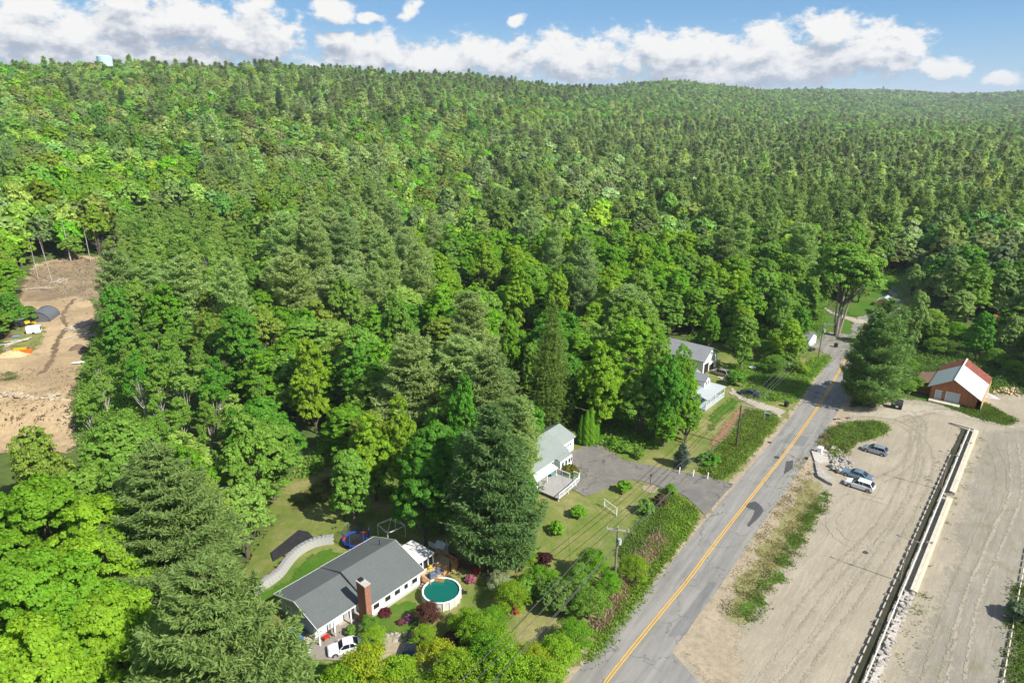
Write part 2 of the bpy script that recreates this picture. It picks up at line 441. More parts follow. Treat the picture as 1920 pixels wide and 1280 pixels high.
def nrmz(a): return a/np.maximum(np.linalg.norm(a, axis=1, keepdims=True), 1e-9)
def cards(c, n, size, rg, elong=1.5, ax=None):
    """leaf-shaped quads at c, facing n; ax = preferred long axis"""
    N = len(c); n = nrmz(n)
    a = ax if ax is not None else rg.normal(size=(N, 3))
    a = nrmz(a-n*np.sum(a*n, 1, keepdims=True)); b = np.cross(n, a)
    s = np.asarray(size).reshape(-1, 1)*np.ones((N, 1)); l = s*elong*0.5; w_ = s*0.5
    v = np.stack([c-a*l, c-b*w_+a*l*0.1, c+a*l, c+b*w_+a*l*0.1], 1).reshape(-1, 3)
    f = np.arange(N*4).reshape(N, 4)
    return v, f
def crown_mesh(name, lobes, nclump, nleaf, leaf, rg, clump_r=1.0, flat=0.55, updir=0.55, inner=0.25, jit=0.35):
    """lobes: (N,4) centre and radius, each squashed in z; clumps of leaves sit on and inside the lobes"""
    lobes = np.asarray(lobes, float); w_ = lobes[:, 3]**2; w_ = w_/w_.sum()
    which = rg.choice(len(lobes), nclump, p=w_); L = lobes[which]
    d = nrmz(rg.normal(size=(nclump, 3))); d[:, 2] = np.where(d[:, 2] < -0.45, -d[:, 2], d[:, 2]); d = nrmz(d)
    rad = np.where(rg.random(nclump) < inner, rg.uniform(0.35, 0.85, nclump), rg.uniform(0.86, 1.08, nclump))
    cc = L[:, :3]+d*(L[:, 3]*rad)[:, None]*np.array([1, 1, 0.85])
    # drop clumps buried deep in other lobes
    dist = np.min(np.linalg.norm((cc[:, None]-lobes[None, :, :3]), axis=2)/lobes[None, :, 3], axis=1)
    ok = dist > 0.42; cc = cc[ok]; d = d[ok]
    cr = clump_r*rg.uniform(0.65, 1.35, len(cc))
    per = np.maximum(6, (nleaf*cr**2/np.sum(cr**2)).astype(int)); idx = np.repeat(np.arange(len(cc)), per)
    e = nrmz(rg.normal(size=(len(idx), 3))); e[:, 2] = np.where(e[:, 2] < -0.2, -e[:, 2]*0.5, e[:, 2]); rr = cr[idx]*rg.uniform(0.55, 1.0, len(idx))**0.5
    pos = cc[idx]+e*rr[:, None]*np.array([1, 1, flat])
    nn = e*0.55+d[idx]*0.35+np.array([0, 0, updir])+rg.normal(size=e.shape)*jit
    v, f = cards(pos, nn, leaf*rg.uniform(0.65, 1.3, len(idx)), rg, 1.35)
    cv = rg.random(len(cc)); val = np.clip(0.5+0.28*(cv[idx]-0.5)*2+0.3*rg.normal(size=len(idx)), 0, 1)
    return np_mesh(name, v, f, attr={'v': np.repeat(val, 4)})
def limbs_mesh(name, h0, rtrunk, top, ends, rg, n=7, lean=(0, 0)):
    mb = MB(); tx, ty = lean
    P0 = [(0, 0, -0.6), (0.03, 0.02, h0*0.5), (tx*0.5, ty*0.5, h0), (tx, ty, top)]
    mb.tube(P0, [rtrunk*1.25, rtrunk, rtrunk*0.8, rtrunk*0.2], n)
    for (x, y, z, r) in ends:
        zb = h0*0.75+(z-h0*0.75)*0.25*rg.random(); b = Vector((tx*0.4, ty*0.4, zb)); e = Vector((x, y, z)); m = b.lerp(e, 0.5)+Vector((0, 0, -0.08*(e-b).length))
        mb.tube([b, m, e], [rtrunk*0.5, rtrunk*0.3, rtrunk*0.08], 5, False)
    me = bpy.data.meshes.new(name); me.from_pydata(mb.v, [], mb.f); me.update(); return me
def broadleaf(seed, Rc, Hc, h0, kind='maple', nleaf=15000, leaf=0.34, nl=9, jit=None):
    """unit tree: crown radius Rc, total height Hc, clear trunk h0"""
    rg = np.random.default_rng(seed); ch = Hc-h0; lobes = []
    prof = {'maple': 1.0, 'oak': 1.15, 'birch': 0.7}[kind]
    lobes.append((0, 0, h0+ch*0.55, min(Rc, ch*0.5)*0.72))
    for i in range(nl):
        a = i*2.399+rg.uniform(-0.4, 0.4); tt = rg.uniform(0.0, 1.0) if kind != 'oak' else rg.uniform(0.2, 0.9)
        z = h0+ch*(0.16+0.68*tt); rr = Rc*math.sin(math.pi*(0.22+0.66*tt))**0.8
        lr = Rc*rg.uniform(0.30, 0.48)*(0.85 if kind == 'birch' else 1.0); rr = max(0.1, rr-lr*0.85)
        lobes.append((math.cos(a)*rr, math.sin(a)*rr, z, lr))
    lobes.append((rg.uniform(-.1, .1)*Rc, rg.uniform(-.1, .1)*Rc, Hc-Rc*0.36, Rc*0.38))
    par = {'maple': dict(clump_r=Rc*0.105, flat=0.8, updir=0.4, jit=0.35, inner=0.15), 'oak': dict(clump_r=Rc*0.105, flat=0.75, updir=0.35, jit=0.4, inner=0.15),
           'birch': dict(clump_r=Rc*0.15, flat=0.9, updir=0.2, jit=0.7, inner=0.4)}[kind]
    if jit is not None: par['jit'] = jit
    cr = crown_mesh(kind+'_crown', lobes, {'maple': 460, 'oak': 440, 'birch': 260}[kind], nleaf, leaf, rg, **par)
    tr = limbs_mesh(kind+'_trunk', h0, Rc*0.055+0.04, Hc*0.75, lobes[1:], rg)
    return cr, tr
def pine(seed, Rc, Hc, h0, nt=9000, tuft=0.42, whorls=16, flatness=0.16, droop=0.0, per=5, shape=0.68, dens=1.0):
    rg = np.random.default_rng(seed); ch = Hc-h0; pos = []; dirs = []; up = []; ends = []
    for i in range(whorls):
        t = (i+0.5)/whorls; z = h0+ch*t*0.97
        L0 = Rc*min(1.0, (1-t)**shape*1.18+0.06)*(0.72+0.28*min(1, t*5))
        nb = max(3, int(per+rg.integers(-1, 2)))
        for k in range(nb):
            a = 2*math.pi*(k+rg.uniform(-0.3, 0.3))/nb+i*1.9; L = L0*rg.uniform(0.55, 1.12)
            if rg.random() < 0.06: continue
            rise = 0.10+0.55*t-droop*0.5*(1-t)
            dz0 = rg.uniform(-0.25, 0.25)*ch/whorls
            d = np.array([math.cos(a), math.sin(a), 0]); sd_ = np.array([-math.sin(a), math.cos(a), 0])
            n = max(6, int(nt/(whorls*per)*(L/Rc)**1.2*dens)*2)
            q = rg.random(n)**0.62; lat = rg.normal(size=n)*0.17*L*(0.25+1.1*np.sin(np.clip(q, 0, 1)*math.pi*0.75))
            lift = rise*q*L+0.18*L*q*q*(1 if not droop else -droop)
            p = d[None]*(q*L)[:, None]+sd_[None]*lat[:, None]
            p[:, 2] += z+dz0+lift-abs(lat)*0.12+rg.normal(size=n)*flatness*L*0.35
            dd = d[None]*0.9+sd_[None]*(lat/(0.2*L+1e-3))[:, None]*0.7+np.array([0, 0, 0.45-droop])+rg.normal(size=(n, 3))*0.35
            pos.append(p); dirs.append(dd); ends.append((d[0]*L*0.8, d[1]*L*0.8, z+dz0+rise*0.8*L+0.1*L*(0 if droop else 1), 1.0))
    pos = np.concatenate(pos); dirs = nrmz(np.concatenate(dirs)); N = len(pos)
    # leader
    nlp = 60; lp = np.stack([rg.normal(size=nlp)*0.18, rg.normal(size=nlp)*0.18, Hc-rg.random(nlp)*ch*0.09], 1)
    pos = np.concatenate([pos, lp]); dirs = np.concatenate([dirs, nrmz(np.stack([rg.normal(size=nlp)*0.5, rg.normal(size=nlp)*0.5, np.ones(nlp)], 1))]); N = len(pos)
    base = rg.random(N); V = []; F = []; A = []; o = 0
    for j in range(3):
        ax = nrmz(dirs+rg.normal(size=(N, 3))*0.42); nn = rg.normal(size=(N, 3))*0.55+np.array([0, 0, 0.8])
        v, f = cards(pos+rg.normal(size=(N, 3))*tuft*0.25, nn, tuft*0.27*rg.uniform(0.7, 1.3, N), rg, 4.2, ax)
        V.append(v); F.append(f+o); o += len(v); A.append(np.repeat(np.clip(base*0.6+0.4*rg.random(N), 0, 1), 4))
    cr = np_mesh('pine_crown', np.concatenate(V), np.concatenate(F), attr={'v': np.concatenate(A)})
    mb = MB(); rt = 0.16+Rc*0.03
    mb.tube([(0, 0, -0.6), (0, 0, h0), (0.05, 0, h0+ch*0.5), (0, 0, Hc*0.97)], [rt*1.25, rt, rt*0.6, 0.04], 7)
    for (x, y, z, r) in ends:
        zb = z-0.25*math.hypot(x, y); mb.tube([(0, 0, zb), (x*0.5, y*0.5, zb+(z-zb)*0.35), (x, y, z-0.1)], [0.07, 0.05, 0.02], 4, False)
    me = bpy.data.meshes.new('pine_trunk'); me.from_pydata(mb.v, [], mb.f); me.update()
    return cr, me

def shrub(seed):
    rg = np.random.default_rng(seed)
    lobes = [(0, 0, 0.7, 0.75)]+[(math.cos(a)*0.5, math.sin(a)*0.5, rg.uniform(0.35, 0.85), rg.uniform(0.35, 0.5)) for a in np.arange(0, 6.2, 1.05)]+[(0.1, 0, 1.1, 0.4)]
    cr = crown_mesh('shrub_crown', lobes, 120, 3800, 0.11, rg, clump_r=0.16, flat=0.8, updir=0.4, inner=0.15)
    return cr, limbs_mesh('shrub_stem', 0.15, 0.04, 0.8, lobes[1:6], rg, 5)
def column(seed):
    rg = np.random.default_rng(seed); N = 16000; z = rg.random(N)**0.9; r = 0.9*np.minimum(1, (1-z)*2.2+0.05)**0.7*np.minimum(1, 0.65+z*3); a = rg.random(N)*6.283
    k = rg.uniform(0.75, 1.06, N)+0.06*np.sin(a*5+z*30); pos = np.stack([np.cos(a)*r*k, np.sin(a)*r*k, z*7.45], 1)
    nn = np.stack([np.cos(a), np.sin(a), 0.35+0*a], 1)+rg.normal(size=(N, 3))*0.4; ax = np.stack([np.cos(a)*.3, np.sin(a)*.3, 1+0*a], 1)+rg.normal(size=(N, 3))*0.3
    v, f = cards(pos, nn, 0.12*rg.uniform(.7, 1.3, N), rg, 2.4, ax)
    return np_mesh('column_crown', v, f, attr={'v': np.repeat(rg.random(N), 4)}), limbs_mesh('column_stem', 0.3, 0.1, 7, [], rg, 6)

# prototypes: name -> list of (crown mesh, trunk mesh, Rc, Hc)
PROTO = {}
def addp(key, pair, Rc, Hc, leafm, barkm):
    pair[0].materials.append(leafm); pair[1].materials.append(barkm); PROTO.setdefault(key, []).append((pair[0], pair[1], Rc, Hc))
for s_ in range(4): addp('maple', broadleaf(10+s_, 6, 17, 1.8, 'maple', 17000, 0.36), 6, 17, LEAF, BARK)
for s_ in range(3): addp('oak', broadleaf(30+s_, 6, 16, 2.4, 'oak', 17000, 0.33, 11), 6, 16, LEAF, BARK)
for s_ in range(3): addp('birch', broadleaf(50+s_, 3.6, 15, 1.6, 'birch', 9500, 0.28, 10), 3.6, 15, LEAF, PALE)
for s_ in range(4): addp('pine', pine(70+s_, 5.6, 23, 3.5, 9500, 0.6, whorls=14+s_, per=6, shape=0.52, flatness=0.12), 5.6, 23, NEEDLE, BARK)
for s_ in range(2): addp('spruce', pine(80+s_, 5.0, 24, 0.6, 10000, 0.5, whorls=34, flatness=0.3, droop=0.45, per=8, shape=0.75), 5.0, 24, NEEDLE, BARK)
for s_ in range(2): addp('maple_near', broadleaf(210+s_, 7, 20, 2.6, 'maple', 46000, 0.26), 7, 20, LEAF, BARK)
for s_ in range(2): addp('pine_near', pine(270+s_, 8.0, 27, 5.0, 26000, 0.52, whorls=17, per=6, flatness=0.13), 8.0, 27, NEEDLE, BARK)
for s_ in range(2): addp('pine_low', pine(290+s_, 6.2, 22, 0.8, 15000, 0.55, whorls=19, per=6, shape=0.6, flatness=0.15), 6.2, 22, NEEDLE, BARK)
addp('forked', broadleaf(295, 6, 20, 8.0, 'oak', 17000, 0.36, 11), 6, 20, LEAF, BARK)
for s_ in range(2): addp('airy', broadleaf(230+s_, 4, 9, 1.3, 'birch', 12000, 0.17, 16, jit=0.6), 4, 9, LEAF, BARK)
for s_ in range(3): addp('shrub', shrub(240+s_), 1.0, 1.5, LEAF, BARK)
addp('column', column(250), 0.9, 7.5, NEEDLE, BARK)
addp('small_spruce', pine(255, 2.2, 5.5, 0.2, 6000, 0.26, whorls=16, flatness=0.12, droop=0.1, per=7, shape=0.85), 2.2, 5.5, NEEDLE, BARK)
for s_ in range(2): addp('maple_mid', broadleaf(110+s_, 6, 17, 1.8, 'maple', 6500, 0.54, jit=0.22), 6, 17, LEAF, BARK)
for s_ in range(2): addp('oak_mid', broadleaf(120+s_, 6, 16, 1.8, 'oak', 6000, 0.54, jit=0.22), 6, 16, LEAF, BARK)
for s_ in range(3): addp('pine_mid', pine(130+s_, 5.4, 22, 4.0, 2300, 1.15, whorls=13, shape=0.72), 5.4, 22, NEEDLE, BARK)

TREES = []      # (x, y, radius) of everything planted
GRN = {'maple': (0.185, 0.40, 0.02), 'lime': (0.26, 0.44, 0.022), 'yellow': (0.37, 0.45, 0.02), 'deep': (0.12, 0.33, 0.026), 'mid': (0.21, 0.39, 0.05),
       'olive': (0.26, 0.37, 0.05), 'silver': (0.28, 0.42, 0.12), 'pine': (0.33, 0.46, 0.145), 'pine_d': (0.23, 0.35, 0.105), 'pine_b': (0.34, 0.47, 0.18),
       'hemlock': (0.17, 0.285, 0.05), 'birch': (0.29, 0.46, 0.085), 'red': (0.09, 0.022, 0.025), 'blue': (0.13, 0.19, 0.14), 'white': (0.6, 0.62, 0.5), 'pink': (0.55, 0.10, 0.25)}
OBN = {'pine_low': 'white_pine', 'forked': 'maple_tree', 'maple_near': 'maple_tree', 'pine_near': 'white_pine', 'airy': 'young_tree', 'shrub': 'shrub', 'column': 'arborvitae', 'small_spruce': 'blue_spruce', 'maple': 'maple_tree', 'oak': 'oak_tree', 'birch': 'birch_tree', 'pine': 'white_pine', 'spruce': 'spruce_tree', 'maple_mid': 'maple_tree', 'oak_mid': 'oak_tree', 'pine_mid': 'white_pine'}
rt = random.Random(5)
def plant(kind, x, y, rad, hh, color, label, group=None, name=None, cat='tree', z=None, rz=None, sink=0.0):
    pr = PROTO[kind]; cr, tr, Rc, Hc = pr[rt.randrange(len(pr))]
    o = thing(name or OBN[kind], label, cat, (x, y, (H(x, y) if z is None else z)-sink), rt.uniform(0, 6.28) if rz is None else rz, group)
    o.scale = (rad/Rc*rt.uniform(0.9, 1.12), rad/Rc*rt.uniform(0.9, 1.12), hh/Hc)
    c = bpy.data.objects.new('crown', cr); C.objects.link(c); c.parent = o
    t = bpy.data.objects.new('trunk', tr); C.objects.link(t); t.parent = o
    col = GRN[color] if isinstance(color, str) else color
    k = rt.uniform(0.9, 1.12); c.color = (col[0]*k*rt.uniform(0.93, 1.07), col[1]*k, col[2]*k, 1)
    TREES.append((x, y, rad)); return o
def treetop(u, v, hh):
    return G(u, v, above=hh)
# ------------------------------------------------------------------ where no trees stand: outlines on the ground
def GP(pts): return [G2(u, v) for u, v in pts]
OPEN = [GP(q) for q in [
    # road, lots and everything right of the road up to the barn
    [(1010, 1400), (1130, 1180), (1310, 960), (1335, 905), (1480, 770), (1590, 655), (1618, 640), (1600, 760), (1700, 740), (1750, 760), (1830, 745), (1920, 745), (2300, 760), (2300, 1500), (1010, 1500)],
    # lawns and driveways between the two houses and the road
    [(880, 1080), (960, 1000), (990, 930), (985, 800), (1085, 780), (1230, 860), (1325, 820), (1330, 720), (1500, 690), (1500, 740), (1330, 960), (1180, 1190), (1000, 1200), (960, 1110)],
    [(1230, 640), (1350, 630), (1440, 700), (1560, 640), (1540, 710), (1470, 790), (1300, 800)],
    [(420, 1279), (3000, 1279), (3000, 2600), (-400, 2600)],
    [(440, 1120), (700, 1100), (1100, 1000), (1100, 1600), (420, 1600)],
    # grey house and its yard
    [(455, 1110), (480, 1030), (560, 900), (640, 850), (790, 990), (840, 1010), (900, 1060), (880, 1140), (760, 1260), (480, 1280), (470, 1200)],
    # the clearing on the left
    [(-60, 660), (0, 640), (20, 600), (20, 540), (60, 495), (225, 485), (240, 560), (215, 640), (200, 720), (180, 860), (150, 990), (-60, 1010)],
    [(1620, 560), (1720, 515), (1790, 640), (1760, 700), (1640, 700)], [(1715, 640), (1880, 640), (1960, 760), (1715, 745)],
    [(1225, 640), (1225, 870), (1330, 860), (1345, 700), (1300, 640)],
    # top end of the road
    [(1490, 650), (1540, 572), (1620, 566), (1640, 512), (1700, 510), (1720, 540), (1600, 680)],
    [(1580, 655), (1620, 600), (1700, 545), (1700, 600), (1625, 660)],
]]
def is_open(x, y):
    c = np.zeros(np.shape(x), bool)
    for p in OPEN: c |= inpoly(x, y, p)
    return c
far_open = [GP(q) for q in [[(1895, 285), (1935, 280), (1935, 372), (1912, 370)], [(1715, 480), (1760, 462), (1760, 478), (1720, 492)]]]

# ------------------------------------------------------------------ trees that stand out in the photograph: kind, u, v of the top, height, width in pixels, colour, label
HERO = [
 ('pine', 380, 1048, 24, 305, (0.19, 0.30, 0.08), 'huge pale green white pine at the lower left, its boughs reaching over the grey-roofed house'),
 ('maple', 790, 850, 14, 120, 'deep', 'dark green tree shading the yard behind the sunroom'),
 ('birch', 222, 548, 10, 60, 'birch', 'light birch leaning out at the upper right edge of the clearing'), ('birch', 196, 600, 9, 58, 'mid', 'birch at the right edge of the clearing beside the fan of logs'),
 ('birch', 172, 652, 9, 52, 'mid', 'small birch above the white hull at the edge of the clearing'), ('birch', 186, 700, 9, 60, 'birch', 'pale birch below the white hull at the edge of the clearing'),
 ('birch', 158, 742, 9, 50, 'mid', 'birch casting shade on the right end of the dirt bank'), ('maple', 178, 800, 11, 70, 'mid', 'leafy tree at the lower right corner of the dirt bank'),
 ('maple', 652, 842, 12, 92, 'mid', 'mid green tree shading the middle of the yard behind the grey-roofed house'), ('maple', 1150, 690, 12, 100, 'maple', 'low bright maple over the far side of the paved driveway'), ('maple', 1207, 706, 12, 105, 'mid', 'low spreading tree shading the bushes beyond the driveway'), ('maple', 1252, 738, 10, 95, 'maple', 'low tree at the lawn edge behind the blue-grey spruce'),
 ('maple', 1291, 655, 10, 58, 'mid', 'green tree hiding the left wall of the garage'),
 ('maple', 1296, 702, 13, 72, 'maple', 'full green tree left of the porch of the white house'),
 ('maple', 1293, 752, 9, 70, 'mid', 'low full tree on the lawn left of the porch'),
 ('maple', 694, 780, 14, 120, 'lime', 'lower yellow-green tree at the edge of the shaded yard'),
 ('maple', 1738, 600, 8, 75, 'mid', 'low green tree right of the roadside pine'),
 ('maple', 1700, 575, 8, 60, 'silver', 'low silvery tree between the road bend and the roadside pine'),
 ('maple', 1288, 672, 13, 64, 'mid', 'narrow green tree in front of the garage roof'),
 ('maple', 12, 545, 10, 70, 'deep', 'dark leafy tree at the left edge of the clearing above the shelter'),
 ('maple', 1280, 645, 16, 70, 'maple', 'bright tree rising in front of the left part of the garage roof'),
 ('maple', 1612, 468, 12, 70, 'lime', 'lime-green tree behind the old forked maple'),
 ('maple', 1560, 500, 11, 60, 'mid', 'green tree left of the old forked maple'),
 ('maple', 1765, 600, 9, 70, 'mid', 'green tree above the barn roof on the left'),
 ('maple', 1905, 590, 11, 80, 'silver', 'silvery tree at the right edge above the wood pile'),
 ('pine', 292, 838, 23, 250, (0.20, 0.31, 0.085), 'large open white pine with bare grey limbs, standing behind the nearest big pine'),
 ('maple', 60, 900, 19, 230, 'maple', 'broad light green maple at the left edge below the dirt clearing'),
 ('maple', 170, 945, 18, 230, 'lime', 'bright green maple with layered leaves between the two lower left pines and the edge'),
 ('maple', 60, 1035, 21, 270, 'maple', 'vivid green maple crown filling the lower left corner'),
 ('maple', 195, 1110, 17, 200, 'lime', 'yellow-green maple just left of the huge lower pine'),
 ('maple', 20, 1170, 22, 260, 'lime', 'bright maple cut by the bottom left corner of the view'),
 ('oak', 50, 800, 15, 190, 'olive', 'dull olive evergreen-looking tree at the left edge below the dirt bank'),
 ('oak', 455, 778, 17, 205, 'mid', 'round mid green tree at the edge of the sunny slope behind the grey house'),
 ('maple', 575, 636, 18, 165, 'lime', 'brightest yellow-green maple standing alone behind the shaded yard'),
 ('maple', 745, 742, 17, 130, 'lime', 'yellow-green maple left of the deep green maples behind the grey house'),
 ('maple', 868, 702, 20, 120, 'deep', 'deep green maple between the yellow-green maple and the big pine'),
 ('maple', 822, 792, 17, 150, 'deep', 'dark green maple over the sunroom end of the grey house'),
 ('pine_low', 922, 757, 23, 170, (0.16, 0.28, 0.085), 'tall blue-green white pine between the two houses'),
 ('spruce', 1036, 560, 25, 112, 'hemlock', 'tall dense conical spruce behind the light grey roofed house'),
 ('maple', 1180, 598, 19, 175, 'maple', 'large bright green maple between the middle house and the white house'),
 ('maple', 1130, 640, 18, 110, 'lime', 'light green maple leaning over the end of the paved driveway'),
 ('oak', 1262, 690, 14, 100, 'mid', 'low green tree leaning over the lawn before the white house'),
 ('oak', 1255, 665, 17, 105, 'deep', 'dark green tree with gaps standing in front of the white house'),
 ('maple', 1240, 640, 18, 95, 'mid', 'tall green tree rising beside the white house roof'),
 ('maple', 437, 575, 18, 130, 'deep', 'rounded deep green maple below the pine group, left of the brightest maple'),
 ('oak', 644, 518, 19, 115, 'mid', 'tall mid green tree with fine leaves in front of the pine group'),
 ('oak', 741, 553, 18, 110, 'mid', 'mid green tree under the pines, right of the tall fine-leaved one'),
 ('pine', 538, 468, 24, 135, 'pine', 'bushy white pine standing at the front of the pine group'),
 ('pine', 424, 484, 22, 110, 'pine', 'white pine left of the pine group above the deep green maple'),
 ('pine', 530, 402, 22, 110, 'pine', 'white pine at the back left of the pine group'),
 ('pine', 590, 420, 23, 110, 'pine', 'slim white pine in the middle of the pine group'),
 ('pine', 644, 400, 23, 110, 'pine_b', 'pale white pine at the back of the pine group'),
 ('pine', 733, 376, 25, 115, 'pine_b', 'highest white pine of the pine group'),
 ('pine', 810, 400, 22, 90, 'pine_b', 'white pine on the right of the highest pine'),
 ('pine', 720, 440, 23, 100, 'pine', 'white pine below the highest pine of the group'),
 ('pine', 780, 457, 23, 110, 'pine', 'broad white pine on the right side of the pine group'),
 ('pine', 700, 492, 20, 90, 'pine', 'small white pine at the foot of the pine group'),
 ('pine', 880, 546, 23, 125, 'pine', 'full white pine left of the bright maples in the middle wood'),
 ('pine', 766, 628, 21, 135, 'pine', 'wide white pine above the yellow-green maple'),
 ('pine', 997, 388, 23, 95, 'pine_b', 'tall pale pine right of the middle of the wood'),
 ('pine', 1042, 417, 22, 95, 'pine', 'pine with open boughs beside the tall pale pine'),
 ('pine', 1100, 470, 22, 85, 'pine_b', 'blue-green pine above the bright maple by the white house'),
 ('maple', 908, 449, 19, 130, 'lime', 'bright lime maple crown high in the middle wood'),
 ('maple', 969, 500, 19, 120, 'lime', 'bright maple below the lime crown in the middle wood'),
 ('maple', 957, 595, 17, 75, 'maple', 'narrow bright maple left of the conical spruce'),
 ('maple', 1046, 508, 18, 105, 'lime', 'yellow-tinted maple behind the top of the conical spruce'),
 ('maple', 1000, 640, 14, 70, 'mid', 'small green tree at the left foot of the conical spruce'),
 ('pine_low', 1672, 560, 22, 165, (0.19, 0.31, 0.085), 'big white pine beside the road opposite the barn'),
 ('pine_low', 1636, 604, 17, 105, (0.18, 0.30, 0.08), 'lower white pine whose boughs hang over the road'),
 ('maple', 1728, 545, 15, 90, 'silver', 'grey-green tree right of the roadside pine'),
 ('oak', 1720, 495, 10, 80, 'silver', 'round silvery tree where the road bends away'),
 ('maple', 1470, 545, 15, 105, 'mid', 'green tree left of the small white shed'),
 ('maple', 1400, 590, 13, 100, 'mid', 'bushy tree behind the parked blue car'),
 ('maple', 1490, 600, 11, 90, 'lime', 'light green young tree beside the small white shed'),
 ('maple', 1335, 572, 12, 75, 'maple', 'bright young maple just behind the white garage'),
 ('maple', 1800, 480, 16, 120, 'silver', 'silvery green maple above the barn'),
 ('maple', 1890, 500, 15, 110, 'silver', 'silvery green maple at the right edge above the wood pile'),
 ('maple', 1850, 420, 17, 130, 'silver', 'broad silver-green maple above the orange play set'),
 ('maple', 1850, 585, 12, 80, 'deep', 'dark green tree by the orange play set'),
 ('pine', 130, 150, 25, 70, (0.10, 0.185, 0.06), 'dark pine left of the big dark pine on the left slope'),
 ('pine', 470, 135, 24, 70, (0.10, 0.185, 0.06), 'dark pine near the crest under the cloud gap'),
 ('pine', 520, 165, 26, 95, (0.10, 0.185, 0.06), 'wide dark pine high on the slope beside the dead trunks'),
 ('pine', 300, 190, 25, 90, 'pine_d', 'spreading pine below the crest on the left slope'),
 ('pine', 610, 175, 25, 85, (0.10, 0.185, 0.06), 'dark pine on the middle of the high slope'),
 ('pine', 700, 205, 24, 85, 'pine_d', 'pine with open boughs right of the dark pine on the high slope'),
 ('pine', 870, 190, 24, 85, 'pine_d', 'round-topped pine above the olive-green oak crown'),
 ('pine', 1015, 175, 24, 60, (0.10, 0.185, 0.06), 'single dark pine standing in pale broadleaf trees on the middle slope'),
 ('pine', 10, 260, 24, 110, 'pine_b', 'pale pine at the left edge above the lime-green maple'),
 ('pine', 225, 165, 24, 90, (0.10, 0.185, 0.06), 'big dark pine standing above the oaks on the left slope'),
 ('pine', 370, 145, 24, 75, (0.10, 0.185, 0.06), 'dark pine near the crest left of the middle'),
 ('oak', 915, 243, 17, 100, 'olive', 'round olive-green oak crown high in the middle of the slope'),
 ('maple', 20, 330, 17, 130, 'lime', 'yellow-green maple at the left edge above the clearing'),
 ('oak', 190, 245, 15, 190, 'olive', 'wide pale olive oak crowns on the left slope'),
]
for i, (k, u, v, hh, wpx, col, lab) in enumerate(HERO):
    hh *= KS if hh > 9 else 1.0
    p = treetop(u, v, hh)
    if k in ('pine', 'maple') and math.hypot(p.x, p.y) < 100: k += '_near'; dd = project(p.x, p.y, p.z+hh*0.6)[2]
    rad = wpx/1280*dd/2*(1.18 if k == 'pine' and v > 360 else 1.0)
    plant(k, p.x, p.y, rad, hh, col, lab)

# colour and kind of the woods, by where they grow: u, v, half sizes, weights of kinds, colours
ZONES = [
 ((1580, 350, 330, 82), {'pine': .76, 'maple': .24}, ['mid', 'deep', 'olive', 'pine_d', 'pine_d', 'pine']),
 ((1230, 265, 270, 34), {'pine': .62, 'maple': .38}, ['mid', 'olive', 'silver', 'pine_d', 'pine', 'pine_d']),
 ((1420, 290, 220, 42), {'pine': .66, 'maple': .34}, ['mid', 'olive', 'deep', 'pine_d', 'pine_d', 'pine']),
 ((1840, 345, 120, 60), {'pine': .72, 'maple': .28}, ['mid', 'deep', 'pine_d', 'pine', 'pine_d']),
 ((650, 490, 150, 75), {'pine': .85, 'oak': .15}, ['pine', 'pine_b', 'pine']),
 ((1080, 170, 150, 30), {'maple': .8, 'pine': .2}, ['mid', 'pine_d', 'deep']),
 ((1820, 500, 170, 130), {'maple': .75, 'oak': .25}, ['silver', 'deep', 'silver', 'mid']),
 ((1150, 345, 110, 50), {'maple': .85, 'pine': .15}, ['silver', 'silver', 'mid']),
 ((1000, 330, 110, 90), {'pine': .35, 'maple': .65}, ['maple', 'mid', 'silver']),
 ((620, 190, 200, 45), {'pine': .5, 'oak': .5}, ['pine_d', 'pine', 'pine_d']),
 ((240, 160, 260, 45), {'oak': .55, 'maple': .25, 'pine': .2}, ['olive', 'mid', 'maple']),
 ((340, 450, 170, 90), {'birch': .92, 'maple': .08}, ['birch', 'birch', 'mid']),
 ((560, 330, 190, 60), {'birch': .4, 'oak': .4, 'pine': .2}, ['mid', 'olive', 'silver']),
 ((800, 300, 200, 60), {'oak': .5, 'maple': .3, 'birch': .2}, ['mid', 'olive', 'maple']),
 ((280, 690, 190, 140), {'birch': .75, 'maple': .25}, ['mid', 'mid', 'birch', 'deep']),
 ((120, 360, 260, 120), {'maple': .7, 'oak': .3}, ['lime', 'maple', 'mid', 'maple']),
 ((1000, 460, 300, 130), {'maple': .9, 'pine': .1}, ['maple', 'lime', 'mid', 'maple']),
 ((1350, 480, 230, 110), {'maple': .85, 'pine': .15}, ['maple', 'mid', 'lime', 'mid']),
 ((600, 290, 900, 150), {'maple': .5, 'oak': .35, 'pine': .15}, ['mid', 'maple', 'olive', 'deep']),
]
def zone(u, v, r, stand=None):
    best = None
    for (cu, cv_, ru, rv), kinds, cols in ZONES:
        q = ((u-cu)/ru)**2+((v-cv_)/rv)**2
        if q < r.uniform(0.75, 1.25): best = (kinds, cols); break
    if best is None: best = ({'maple': .55, 'oak': .33, 'pine': .12}, ['mid', 'maple', 'deep', 'olive', 'birch'])
    kinds, cols = best; k = None
    x = min(0.999, max(0.0, r.random()*0.45+0.55*stand)) if stand is not None else r.random()
    for kk, ww in kinds.items():
        x -= ww
        if x <= 0: k = kk; break
    k = k or list(kinds)[0]
    if k == 'pine': c = r.choice([q for q in cols if q.startswith('pine')] or ['pine_d', 'pine'])
    else: c = r.choice([q for q in cols if not q.startswith('pine')] or ['mid', 'maple'])
    return k, c
rf = random.Random(11)
HP = [t_ for t_ in TREES if math.hypot(t_[0], t_[1]) < 300]; HV = [(q[1], q[2], q[4], math.hypot(t_[0], t_[1])) for q, t_ in zip(HERO, TREES) if math.hypot(t_[0], t_[1]) < 260]
cell = 7.5; gridh = {}
